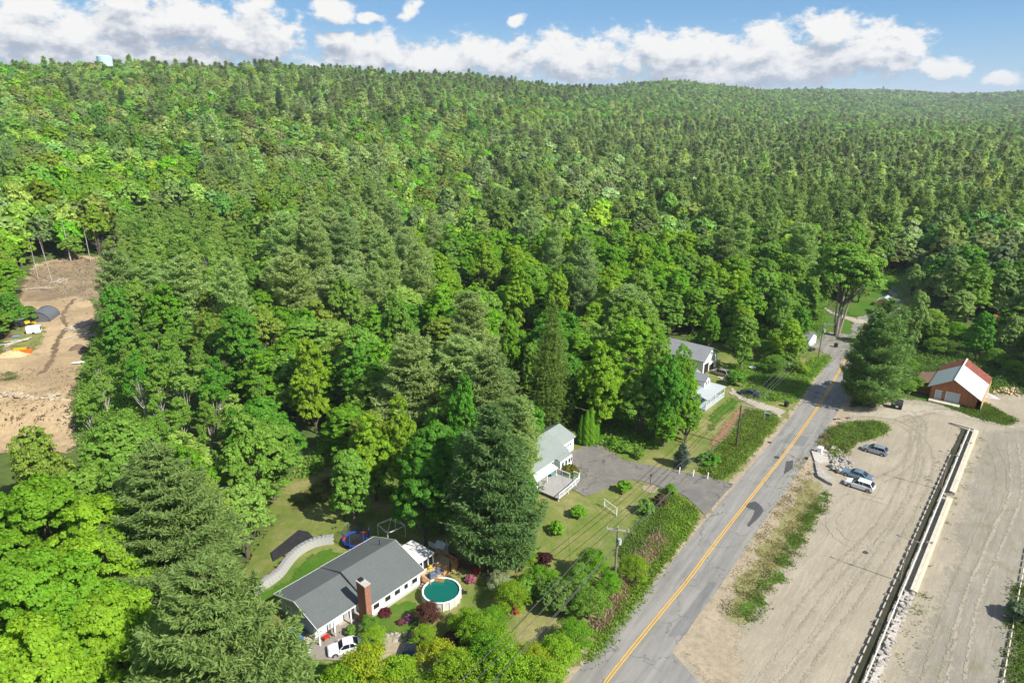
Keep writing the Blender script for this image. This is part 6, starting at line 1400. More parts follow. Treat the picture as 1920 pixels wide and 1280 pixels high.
for k in range(int((L_-15)/2.1)):
    a = rd*(15+k*2.1)+lot*1.3+Vector((0, 0, 0.34)); MB().bar(a, a+rd*1.4, 0.15, 0.14).build('timber', LOG, tl); MB().box((a.x-rd.x*0.18, a.y-rd.y*0.18, 0.2), (0.14, 0.14, 0.4)).build('post', OLDW, tl)
# timber-capped wall on the far side
wa_, wb_ = G(1828, 806, z=0.5), G(1709, 1107, z=0.5); wa_.z = wb_.z = 0; wd = (wb_-wa_).normalized(); wn = Vector((-wd.y, wd.x, 0)); Lw = (wb_-wa_).length
tw = thing('timber_wall', 'broad pale timber-capped wall beside the white rail', 'wall', wa_); ww = 0.85; s0 = -1 if (G3(1600, 1000)-wa_).dot(wn) > 0 else 1
nseg = int(Lw/2.4)
for k in range(nseg):
    a = wd*(k*Lw/nseg); b = wd*((k+1)*Lw/nseg-0.02)
    if k in (nseg//2,): continue
    for j in range(2):
        o_ = wn*s0*(0.02+j*0.46); z = 0.62-0.05*j+rt.uniform(-0.015, 0.015); MB().bar(a+o_+Vector((0, 0, z)), b+o_+Vector((0, 0, z)), 0.43, 0.12).build('plank', TIMB if j == 0 else mat('bright_timber', (0.60, 0.53, 0.40), 0.75, var=0.1), tw)
    MB().bar(a+wn*s0*0.45+Vector((0, 0, 0.27)), b+wn*s0*0.45+Vector((0, 0, 0.27)), 0.5, 0.54).build('wall_face', TIMB, tw)
for f_ in (0.12, 0.5, 0.78): a = wd*(f_*Lw); MB().bar(a-wn*s0*0.5+Vector((0, 0, 0.5)), a+wn*s0*0.35+Vector((0, 0, 0.74)), 0.6, 0.1).build('step_plank', OLDW, tw)
e0 = G(1782, 790, z=0.5)-wa_; e0.z = 0; MB().bar(Vector((0, 0, 0.62)), Vector((e0.x, e0.y, 0.30)), 0.35, 0.3).build('end_beam', TIMB, tw)
# broken stone wall: stones one by one
rs_ = random.Random(4); STM = []
def stone_mesh(seed, flat=0.6):
    r0 = random.Random(seed); bm = bmesh.new(); bmesh.ops.create_icosphere(bm, subdivisions=1, radius=1)
    for v in bm.verts: v.co = Vector((v.co.x*r0.uniform(0.7, 1.15), v.co.y*r0.uniform(0.7, 1.15), v.co.z*flat*r0.uniform(0.6, 1.2)))
    me = bpy.data.meshes.new('stone'); bm.to_mesh(me); bm.free(); me.materials.append(STONE); return me
TAN = mat('tan_stone', (0.40, 0.33, 0.23), 0.9, var=0.3, vscale=1.2, bump=0.3)
STM = [stone_mesh(i) for i in range(7)]
def stones(parent, base, pts, smin, smax, zf=0.3, name='stone', alt=None):
    for (x, y, z) in pts:
        o = link(name, (alt or STM)[rs_.randrange(7)], parent); s_ = rs_.uniform(smin, smax); o.location = (x-base.x, y-base.y, z-base.z+s_*zf); o.scale = (s_, s_*rs_.uniform(0.6, 1.1), s_*rs_.uniform(0.5, 0.9)); o.rotation_euler = (rs_.uniform(-.4, .4), rs_.uniform(-.4, .4), rs_.uniform(0, 6.28))
sa, sb = G3(1703, 1112), G3(1630, 1300); sw_ = thing('stone_wall', 'broken old stone wall continuing the timber wall to the bottom edge', 'wall', sa)
pts = []
for k in range(150): q = sa.lerp(sb, rs_.random())+wn*rs_.uniform(-0.55, 0.55); pts.append((q.x, q.y, rs_.choice((0.0, 0.0, 0.3))))
stones(sw_, sa, pts, 0.22, 0.5)
MB().bar(sa*0+Vector((0, 0, 0.12)), (sb-sa)+Vector((0, 0, 0.12)), 0.8, 0.3).build('footing', CONC, sw_)
# log rail fence at the right edge
fa, fb = G3(1925, 1030), G3(1872, 1320); fd = (fb-fa).normalized(); lf = thing('log_fence', 'row of pale logs laid end to end along the right edge of the gravel track', 'fence', fa)
for k in range(int((fb-fa).length/2.1)):
    a = fd*(k*2.1)+Vector((0, 0, 0.35)); MB().tube([a, a+fd*1.5], 0.09, 7).build('log', TIMB, lf); MB().box((a.x-fd.x*0.17, a.y-fd.y*0.17, 0.2), (0.12, 0.12, 0.45)).build('post', OLDW, lf)
# manhole covers
for (u, v, lab) in ((1623, 1036, 'round iron cover in the gravel lot'), (1457, 858, 'round iron cover in the road by the yellow lines'), (1443, 830, 'small round iron cover in the near lane of the road')):
    p = G(u, v); o = MB().disc((0, 0, 0), 0.38 if u != 1457 else 0.5, 0.05, 16).build('manhole_cover', mat('iron', (0.07, 0.06, 0.055), 0.7), None, loc=(p.x, p.y, 0.085 if u == 1623 else 0.125)); tag(o, lab, 'manhole cover')
# ================================================================== slab, stones and white box beside the lot
sl = [G3(*q) for q in ((1521, 848), (1542, 842), (1566, 856), (1553, 868), (1536, 870), (1527, 866))]
def slab(name, pts, z, th, m, label):
    o = MB().prism([(q.x-pts[0].x, q.y-pts[0].y) for q in pts], -th, 0).build(name, m, None, loc=(pts[0].x, pts[0].y, z)); tag(o, label, 'slab'); return o
slab('concrete_slab', sl, 0.35, 0.3, CONC, 'flat pale concrete slab with the white box on it'); 
slab('concrete_slab', [G3(*q) for q in ((1527, 868), (1535, 870), (1544, 884), (1537, 890), (1530, 884))], 0.42, 0.35, STONE, 'narrow broken slab leading down from the concrete slab')
slab('concrete_slab', [G3(*q) for q in ((1530, 888), (1543, 885), (1563, 902), (1560, 911), (1548, 905), (1533, 896))], 0.55, 0.5, STONE, 'long tilted stone slab at the lower end of the stone pile')
p = G(1537, 849); bx_ = thing('white_box', 'white box with a lid standing on the concrete slab', 'box', (p.x, p.y, 0.35), R(48)); MB().box((0, 0, 0.45), (1.1, 0.8, 0.9)).build('box_body', WHITE, bx_); MB().box((0, 0, 0.93), (1.25, 0.95, 0.07)).build('lid', TRIM, bx_)
spile = GP([(1548, 850), (1566, 840), (1592, 862), (1600, 880), (1575, 890), (1560, 882)]); sp0 = G3(1572, 870); so = thing('stone_pile', 'heap of pale broken stones between the slab and the parked cars', 'stone pile', sp0)
pts = []
while len(pts) < 210:
    x = rs_.uniform(min(q[0] for q in spile), max(q[0] for q in spile)); y = rs_.uniform(min(q[1] for q in spile), max(q[1] for q in spile))
    if inpoly(np.array([x]), np.array([y]), spile)[0]: pts.append((x, y, rs_.uniform(0, 0.5)))
stones(so, sp0, pts, 0.18, 0.62)
# mailbox posts, bins, sign
p = G(1510, 862); mbx = thing('fallen_post', 'dark fallen post and box at the road shoulder', 'post', (p.x, p.y, 0.05)); MB().bar((0, 0, 0.1), (-1.3, -0.5, 0.1), 0.12, 0.12).build('post', OLDW, mbx); MB().box((0.2, 0.1, 0.3), (0.5, 0.35, 0.35)).build('box', BLACK, mbx)
def bin_(u, v, label, s_=1.0, z=0.0):
    p = G(u, v); t = thing('wheeled_bin', label, 'bin', (p.x, p.y, z+0.05), 0.5); MB().box((0, 0, 0.5*s_), (0.6*s_, 0.65*s_, 1.0*s_), taper=1.15).build('bin_body', BLACK, t); MB().box((0, 0, 1.03*s_), (0.75*s_, 0.8*s_, 0.08)).build('lid', BLACK, t)
    for y in (-.3, .3): MB().tube([(-0.35*s_, y*s_-.03, 0.1), (-0.35*s_, y*s_+.03, 0.1)], 0.1, 8).build('wheel', TYRE, t)
bin_(1474, 762, 'black wheeled bin at the foot of the pale driveway', 1.1); bin_(1567, 651, 'black wheeled bin standing on the asphalt by the white shed', 1.1)
p = G(1680, 765); dp = thing('dumpster', 'dark green skip with sloped lid beside the roadside pine', 'dumpster', (p.x, p.y, 0.05), R(-30)); DGR = mat('dumpster_green', (0.02, 0.04, 0.035), 0.6)
mb = MB(); mb.add([(-1.1, -0.8, 0.1), (1.1, -0.8, 0.1), (1.1, 0.8, 0.1), (-1.1, 0.8, 0.1), (-1.15, -0.85, 1.1), (1.15, -0.85, 1.1), (1.15, 0.85, 1.8), (-1.15, 0.85, 1.8)], [(3, 2, 1, 0), (0, 1, 5, 4), (1, 2, 6, 5), (2, 3, 7, 6), (3, 0, 4, 7)]); mb.build('dumpster_body', DGR, dp)
MB().add([(-1.2, -0.9, 1.12), (0, -0.9, 1.12), (0, 0.9, 1.85), (-1.2, 0.9, 1.85)], [(0, 1, 2, 3)]).build('lid', BLACK, dp); MB().add([(0.03, -0.9, 1.14), (1.2, -0.9, 1.14), (1.2, 0.9, 1.87), (0.03, 0.9, 1.87)], [(0, 1, 2, 3)]).build('lid', BLACK, dp); MB().box((0.1, -0.87, 0.7), (0.5, 0.03, 0.35)).build('label_plate', TRIM, dp)
p = G(1432, 788); sg = thing('yard_sign', 'white sign post with hanging board by the pale driveway', 'sign', (p.x, p.y, 0.0), R(-35)); MB().box((0, 0, 1.1), (0.13, 0.13, 2.2)).build('post', TRIM, sg); MB().box((0.6, 0, 1.95), (1.3, 0.09, 0.09)).build('arm', TRIM, sg); MB().box((0.65, 0, 1.5), (0.9, 0.04, 0.6)).build('sign_board', mat('sign_blue', (0.10, 0.22, 0.25), 0.6), sg)
for i, (u, v, lab) in enumerate(((1273, 888, 'white marker post farthest from the road along the paved driveway'), (1299, 893, 'middle white marker post along the paved driveway'), (1326, 898, 'white marker post nearest the road along the paved driveway'))):
    p = G(u, v); o = MB().box((0, 0, 0.65), (0.16, 0.16, 1.3)).box((0, 0, 1.33), (0.2, 0.2, 0.06)).build('marker_post', TRIM, None, loc=(p.x, p.y, 0)); o.rotation_euler = (0.0, 0.08, 0.4); tag(o, lab, 'post')
# goal-like swing frame on the lawn
ga, gb = G3(1133, 950), G3(1156, 967); gt = thing('lawn_goal', 'small white two-post frame on the lawn', 'frame', ga); g_ = gb-ga
MB().box((0, 0, 0.8), (0.14, 0.14, 1.6)).build('post', TRIM, gt); MB().box((g_.x, g_.y, 0.8), (0.14, 0.14, 1.6)).build('post', TRIM, gt); MB().bar((0, 0, 1.5), (g_.x, g_.y, 1.5), 0.09, 0.12).build('rail', TRIM, gt); MB().bar((0, 0, 0.35), (g_.x, g_.y, 0.35), 0.07, 0.09).build('rail', TRIM, gt)
# stone ring with lamp
p = G(1218, 916); rg_ = thing('stone_ring', 'ring of pale stones around a thin black lamp by the driveway', 'stone ring', p); M_mul = mat('mulch', (0.30, 0.24, 0.15), 0.95, var=0.3, vscale=5)
MB().disc((0, 0, 0.0), 1.2, 0.10, 18).build('planting_bed', M_mul, rg_)
stones(rg_, p, [(p.x+1.25*math.cos(k*0.33), p.y+1.25*math.sin(k*0.33), 0.0) for k in range(19)], 0.17, 0.25)
p = G(1219, 912); lp = thing('garden_lamp', 'thin black garden lamp standing in the stone ring', 'lamp', p); MB().tube([(0, 0, 0), (0, 0, 2.2)], 0.05, 6).build('post', BLACK, lp); MB().disc((0, 0, 2.2), 0.14, 0.3, 6, 0.18).build('lantern', BLACK, lp)
# ================================================================== wood pile and gravel heap by the barn
p = G3(1893, 735); wp_ = thing('wood_pile', 'heap of cut pale logs on the gravel to the right of the barn', 'wood pile', p); lm = None
for k in range(150):
    x = rs_.gauss(0, 3.0); y = rs_.gauss(0, 0.9); z = max(0.12, 1.3*math.exp(-(x/3.6)**2-(y/1.3)**2)*rs_.uniform(0.1, 1.0))
    if lm is None: o = MB().tube([(-0.28, 0, 0), (0.28, 0, 0)], 0.17, 8).build('log', mat('cut_wood', (0.62, 0.47, 0.29), 0.8, var=0.25, vscale=2), wp_); lm = o.data
    else: o = link('log', lm, wp_)
    o.location = (x, y, z); o.rotation_euler = (rs_.uniform(-.5, .5), rs_.uniform(-1.2, 1.2), rs_.uniform(0, 3.14)); o.scale = (1, rs_.uniform(.8, 1.3), rs_.uniform(.8, 1.3))
def heap(name, poly_c, rx, ry, hh, m, label, cat, rz=0.0, z=0.0):
    rg = np.random.default_rng(int(rx*100)); n, k = 9, 26; vs = [(0, 0, hh)]; fs = []
    for i in range(1, n+1):
        for j in range(k):
            a = 2*math.pi*j/k; f_ = i/n; wob = 1+0.12*math.sin(3*a+rx)+0.07*rg.normal(); vs.append((rx*f_*math.cos(a)*wob, ry*f_*math.sin(a)*wob, hh*(math.cos(f_*math.pi)*0.5+0.5)*(1+0.12*rg.normal())-(0.1 if i == n else 0)))
    for j in range(k): fs.append((0, 1+j, 1+(j+1) % k))
    for i in range(n-1):
        for j in range(k): fs.append((1+i*k+j, 1+(i+1)*k+j, 1+(i+1)*k+(j+1) % k, 1+i*k+(j+1) % k))
    mb = MB(); mb.add(vs, fs); o = mb.build(name, m, None, True, loc=(poly_c.x, poly_c.y, poly_c.z+z)); o.rotation_euler.z = rz; tag(o, label, cat); return o
GRH = mat('grey_stone_dust', (0.42, 0.42, 0.41), 0.95, var=0.2, vscale=3, bump=0.5); SANDM = mat('sand', (0.55, 0.41, 0.22), 0.95, var=0.15, vscale=2, bump=0.4)
heap('gravel_heap', G(1848, 742), 2.8, 1.6, 0.9, GRH, 'grey gravel heap against the right side of the barn', 'gravel heap', R(-30))
# play set in the trees
p = G(1866, 612); pls = thing('play_set', 'orange wooden play set among the trees at the right', 'play set', p, R(10)); ORW = mat('orange_wood', (0.70, 0.27, 0.09), 0.7, var=0.1)
MB().box((0, 0, 1.5), (2.4, 2.0, 0.12)).build('platform', ORW, pls)
for x in (-1.1, 1.1):
    for y in (-0.9, 0.9): MB().box((x, y, 1.4), (0.14, 0.14, 2.8)).build('post', ORW, pls)
gabley(pls, -1.4, 0, 1.4, -1.2, 1.2, 2.7, 3.7, ORW); MB().bar((1.2, 0, 2.5), (5.0, 0, 2.5), 0.16, 0.16).bar((5.0, 0, 2.5), (5.2, -1.0, 0), 0.12, 0.12).bar((5.0, 0, 2.5), (5.2, 1.0, 0), 0.12, 0.12).build('swing_beam', ORW, pls)
MB().add([(-1.2, -0.4, 1.55), (-1.2, 0.4, 1.55), (-3.6, 0.4, 0.2), (-3.6, -0.4, 0.2)], [(0, 1, 2, 3), (3, 2, 1, 0)]).build('slide', TRIM, pls)
p = G(1842, 562); gh = thing('house', 'pale grey roofed building mostly hidden among the trees at the right', 'house', (p.x, p.y, p.z), R(60)); pent(gh, 0, 12, 0, 4, 8, 3, 5.2, 3, WHITE); gable(gh, -0.4, 12.4, -0.5, 4, 8.5, 2.8, 5.4, 2.8, mat('pale_roof', (0.40, 0.43, 0.47), 0.6))
p = G(1668, 578); bl = thing('building_hidden', 'small reddish building seen through leaves above the roadside pine', 'shed', (p.x, p.y, 0), R(50)); pent(bl, 0, 4, 0, 2, 4, 2.2, 3.2, 2.2, CEDAR); gable(bl, -0.2, 4.2, -0.2, 2, 4.2, 2.1, 3.4, 2.1, mat('pale_roof', (0.40, 0.43, 0.47), 0.6))
# ================================================================== the dirt clearing at the left
p = G(72, 605); td = thing('tarp_shelter', 'rounded dark grey fabric shelter open to the dirt clearing', 'shelter', p, R(100)); TG = mat('shelter_grey', (0.12, 0.13, 0.145), 0.6, var=0.1)
n = 12; vs = []; fs = []
for x in (0, 7):
    for k in range(n+1): a = math.pi*k/n; vs.append((x, 3.1*math.cos(a), 3.1*math.sin(a)**0.8))
fs = [(k, k+1, n+1+k+1, n+1+k) for k in range(n)]+[tuple(range(n, -1, -1))]
mb = MB(); mb.add(vs, fs); mb.build('cover', TG, td)
for x in (0.0, 7.0): MB().tube([(x-0.05, 3.15*math.cos(math.pi*k/n), 3.15*math.sin(math.pi*k/n)**0.8) for k in range(n+1)], 0.06, 5).build('hoop', BLACK, td)
p = G(65, 625); tr = thing('camper', 'small white box trailer at the edge of the clearing', 'trailer', p, R(20)); MB().box((0, 0, 1.25), (3.4, 2.0, 1.9)).build('trailer_body', WHITE, tr, bevel=0.12); MB().box((1.72, 0, 1.5), (0.04, 1.2, 0.9)).build('window', GLASS, tr)
for y in (-1.0, 1.0): MB().tube([(0, y-.1, 0.35), (0, y+.1, 0.35)], 0.36, 12).build('wheel', TYRE, tr)
MB().bar((1.7, 0, 0.4), (3.0, 0, 0.4), 0.1, 0.1).build('hitch', BLACK, tr)
YEL = mat('machine_yellow', (0.72, 0.42, 0.02), 0.5); ORG = mat('machine_orange', (0.75, 0.14, 0.02), 0.5); REDM = mat('machine_red', (0.45, 0.03, 0.02), 0.5)
def tractor(u, v, rz, m, label, cab=True, s_=1.0):
    p = G(u, v); t = thing('tractor', label, 'tractor', p, rz); MB().box((0.9*s_, 0, 1.0*s_), (1.6*s_, 0.7*s_, 0.7*s_), taper=0.9).build('bonnet', m, t); MB().box((-0.4*s_, 0, 0.95*s_), (1.2*s_, 1.1*s_, 0.5*s_)).build('chassis', BLACK, t)
    if cab: MB().box((-0.5*s_, 0, 1.7*s_), (1.2*s_, 1.2*s_, 1.3*s_), taper=0.85).build('cab', GLASS, t); MB().box((-0.5*s_, 0, 2.4*s_), (1.4*s_, 1.4*s_, 0.12)).build('roof', m if not cab else GREY, t)
    for x, r_ in ((-0.7, 0.62), (1.3, 0.4)):
        for y in (-0.75, 0.75): MB().tube([(x*s_, (y-.15)*s_, r_*s_), (x*s_, (y+.15)*s_, r_*s_)], r_*s_, 14).build('wheel', TYRE, t)
    MB().bar((1.5*s_, 0, 0.9*s_), (2.5*s_, 0, 0.4*s_), 0.9*s_, 0.12).box((2.7*s_, 0, 0.4*s_), (0.5*s_, 1.7*s_, 0.6*s_)).build('loader', m, t)
tractor(45, 612, R(60), YEL, 'yellow loader tractor behind the small white box trailer'); tractor(57, 606, R(100), REDM, 'grey-cabbed tractor with red parts beside the yellow loader', s_=0.95)
tractor(35, 613, R(120), GREY, 'grey machine at the left end of the row of tractors', s_=0.8)
p = G(48, 663); o = thing('loader_bucket', 'orange steel bucket lying on the dirt', 'bucket', p, R(20)); MB().box((0, 0, 0.1), (3.0, 1.3, 0.15)).build('base_plate', ORG, o); MB().box((0, 0.6, 0.5), (3.0, 0.12, 0.9)).build('back_plate', ORG, o); MB().box((-1.45, 0, 0.45), (0.1, 1.3, 0.8)).build('side_plate', ORG, o); MB().box((1.45, 0, 0.45), (0.1, 1.3, 0.8)).build('side_plate', ORG, o)
p = G(38, 656); o = thing('plow_frame', 'yellow steel frame lying behind the orange bucket', 'frame', p, R(20)); 
for y in (-.5, .5): MB().box((0, y, 0.35), (3.0, 0.18, 0.3)).build('beam', YEL, o)
for x in (-1.3, -.4, .4, 1.3): MB().box((x, 0, 0.35), (0.16, 0.9, 0.24)).build('rung', YEL, o)
p = G(22, 632); o = thing('sheet_stack', 'rusty brown sheets with a blue cover lying in the weeds', 'sheet stack', p, R(10)); MB().box((0, 0, 0.3), (4.0, 2.2, 0.25)).build('sheet_metal', mat('rust_sheet', (0.14, 0.07, 0.045), 0.8, var=0.3), o); MB().box((1.6, -0.8, 0.5), (1.8, 1.1, 0.2)).build('blue_cover', mat('blue_cover', (0.20, 0.32, 0.5), 0.6), o)
heap('sand_heap', G(24, 668), 5.0, 2.0, 1.5, SANDM, 'long yellow sand heap beside the orange bucket', 'sand heap', R(15))
def logs(name, u, v, n_, L, spread, ang, label, m=LOG, r=0.09, seed=1, fan=0.3):
    q = random.Random(seed); p = G(u, v); t = thing(name, label, 'log pile', p)
    for k in range(n_):
        a = ang+q.uniform(-fan, fan); x, y = q.uniform(-spread, spread), q.uniform(-spread, spread)*0.4; l_ = L*q.uniform(0.6, 1.1); z = 0.15+q.uniform(0, 0.5); d = Vector((math.cos(a), math.sin(a), q.uniform(-0.02, 0.15)))
        c = Vector((x, y, z)); MB().tube([c-d*l_/2, c+d*l_/2], [r, r*0.6], 6).build('log', m, t)
logs('log_pile', 150, 612, 24, 9, 1.8, R(75), 'tall fan of white bare logs at the right side of the clearing', seed=2)
logs('log_pile', 160, 632, 8, 8, 2.5, R(25), 'thin bare poles lying below the fan of logs', seed=3)
logs('log_pile', 76, 543, 12, 8, 2.6, R(5), 'white stripped logs lying across the back of the clearing', seed=4); logs('log_pile', 30, 643, 6, 6, 1.2, R(40), 'short white logs lying near the sand heap', seed=5, r=0.14)
logs('log_pile', 205, 505, 16, 8, 4.0, R(15), 'tangle of bare branches at the wood edge behind the clearing', seed=6); logs('log_pile', 113, 528, 12, 6, 2.5, R(80), 'upright broken stems of a stump pile at the back of the clearing', seed=7, fan=0.8); logs('log_pile', 188, 565, 7, 6, 2.0, R(10), 'pale boards and logs beside the machine', seed=8)
p = G(206, 552); t = thing('excavator', 'black flat trailer machine with a white box at the wood edge', 'machine', p, R(20)); MB().box((0, 0, 0.9), (5.5, 2.0, 0.4)).build('trailer_bed', BLACK, t); MB().box((-0.6, 0.6, 1.8), (2.2, 1.4, 1.5)).build('white_tank', WHITE, t); MB().bar((1.0, 0, 1.2), (3.4, 0, 2.0), 0.4, 0.5).build('boom', BLACK, t)
for x in (-1.8, 0, 1.8):
    for y in (-1.0, 1.0): MB().tube([(x, y-.12, 0.45), (x, y+.12, 0.45)], 0.45, 12).build('wheel', TYRE, t)
p = G(150, 683); o = thing('small_boat', 'small white hull half under the leaves at the right side of the clearing', 'boat', p, R(10)); mb = MB(); v, f = loft([[(-1.8, -.5, 0.5), (-1.8, 0, 0.15), (-1.8, .5, 0.5)], [(0, -.7, 0.6), (0, 0, 0.1), (0, .7, 0.6)], [(2.0, -.1, 0.75), (2.0, 0, 0.5), (2.0, .1, 0.75)]]); mb.add(v, f); mb.build('hull', WHITE, o)
p = G3(0, 0)*0+G(80, 742); bw = thing('boulder_wall', 'wall of tan boulders along the brow of the dirt bank', 'boulder wall', p); pts = []
for k in range(70):
    u = rs_.uniform(-10, 120); q = G(u, 741+rs_.uniform(-5, 7)+(6 if u > 45 else 0)*0.6); pts.append((q.x, q.y, q.z+rs_.uniform(-0.1, 0.4)))
STT = [m_.copy() for m_ in STM]
for m_ in STT: m_.materials[0] = TAN
stones(bw, p, pts, 0.35, 1.0, 0.2, alt=STT)
pts = []
pr_ = G(90, 775)
for k in range(60): q = G(rs_.uniform(85, 135), rs_.uniform(760, 835)); pts.append((q.x, q.y, q.z))
bw2 = thing('scattered_rocks', 'small rocks scattered down the right end of the dirt bank', 'rocks', pr_); stones(bw2, pr_, pts, 0.15, 0.5, alt=STT)
heap('brush_pile', G(148, 655), 3.0, 1.6, 1.4, mat('twig_brown', (0.16, 0.11, 0.08), 0.95, var=0.4, vscale=6, bump=1.0), 'brown brush heap at the right side of the clearing', 'brush pile', 0.4)
# bare trunks and dead trees
def snag(u, v, hh, label, n_=10, r=0.16, m=None, spread=1.6, lean=(0, 0), top=0.3):
    p = G(u, v); t = thing('dead_tree', label, 'dead tree', p); MB().tube([(0, 0, -0.5), (lean[0]*0.5, lean[1]*0.5, hh*0.5), (lean[0], lean[1], hh)], [r, r*0.75, 0.03], 7).build('trunk', m or PALE, t); mb = MB(); q = random.Random(int(u*7+v))
    for k in range(n_):
        f_ = top+(1-top)*q.random(); a = q.uniform(0, 6.28); c = Vector((lean[0]*f_, lean[1]*f_, hh*f_)); l_ = spread*(1.15-f_)*q.uniform(0.6, 1.3)+0.3
        mb.tube([c, c+Vector((math.cos(a)*l_, math.sin(a)*l_, l_*q.uniform(0.1, 0.7)))], [0.05, 0.015], 4, False)
    if n_: mb.build('branches', m or PALE, t)
    return t
snag(72, 524, 15, 'tall bare pale trunk at the left back of the clearing', 6); snag(98, 528, 16, 'tall bare leaning trunk at the back of the clearing', 6, lean=(-1.2, 0)); snag(133, 490, 17, 'thick bare trunk right of the middle at the back of the clearing', 4, 0.25); snag(88, 498, 14, 'dark bare trunk standing just inside the wood behind the clearing', 4, m=BARK)
snag(170, 490, 14, 'thin bare trunk right of the thick one behind the clearing', 4); snag(220, 500, 13, 'slender trunk at the right back corner of the clearing', 4, m=BARK); snag(187, 488, 12, 'short thin trunk between two others behind the clearing', 3, m=BARK)
GRB = mat('grey_twigs', (0.26, 0.22, 0.19), 0.9)
snag(533, 300, 22, 'bare pale double trunk above the thicket left of the middle', 40, 0.3, spread=2.5); snag(527, 298, 20, 'thinner bare trunk beside the pale double trunk', 26, 0.22, spread=2.2); snag(466, 352, 14, 'thin leafless grey tree in the left thicket', 26, 0.15, spread=2.0); snag(20, 290, 19, 'leafless grey-brown tree at the left edge of the slope', 260, 0.3, m=GRB, spread=7.5, top=0.2)
snag(1128, 432, 13, 'grey dead tree with many fine branches in the middle wood', 70, 0.2, m=GRB, spread=4.0, top=0.45); snag(1604, 450, 15, 'grey dead tree above the old forked maple', 60, 0.22, m=GRB, spread=4.0, top=0.35); snag(702, 330, 15, 'dead grey tree in the middle of the slope', 40, 0.18, m=PALE, spread=2.6); snag(662, 330, 14, 'forked dead trunk on the slope', 40, 0.18, m=PALE, spread=3.0)
snag(690, 300, 18, 'tall reddish bare trunk on the slope', 20, 0.2, m=PALE); snag(985, 740, 13, 'thin dead brown conifer left of the conical spruce', 90, 0.14, m=mat('dead_brown', (0.24, 0.13, 0.10), 0.9), spread=2.2, top=0.1)
# thick forked trunk of the old maple
p = G(1563, 633); tt = plant('forked', p.x+1.5, p.y+1.5, 10.5, 28, 'mid', 'very tall old maple with thick forked trunks beside the side driveway')
t = bpy.data.objects.new('forked_trunks', None); C.objects.link(t); t.parent = tt; t.rotation_euler.z = -tt.rotation_euler.z; t.scale = (6/10.5, 6/10.5, 20/28)
for (dx, dy, r_, l_) in ((-0.5, -0.5, 0.46, 16), (1.8, 0.6, 0.38, 17), (-1.2, 0.8, 0.3, 14)): MB().tube([(dx*0.3, dy*0.3, -0.5), (dx*0.8, dy*0.8, 4.5), (dx*1.6+0.8, dy*1.4, l_)], [r_*1.25, r_*0.9, r_*0.45], 9).build('trunk', groundmat('furrowed_bark', lambda t, p: t.ramp(t.noise(t.vm('MULTIPLY', p, (4, 4, 0.6)), 2, 5, 0.7), [(0.35, (0.20, 0.165, 0.13)), (0.65, (0.46, 0.40, 0.34))]), bump=0.6) if 'furrowed_bark' not in MATS else MATS['furrowed_bark'], t)
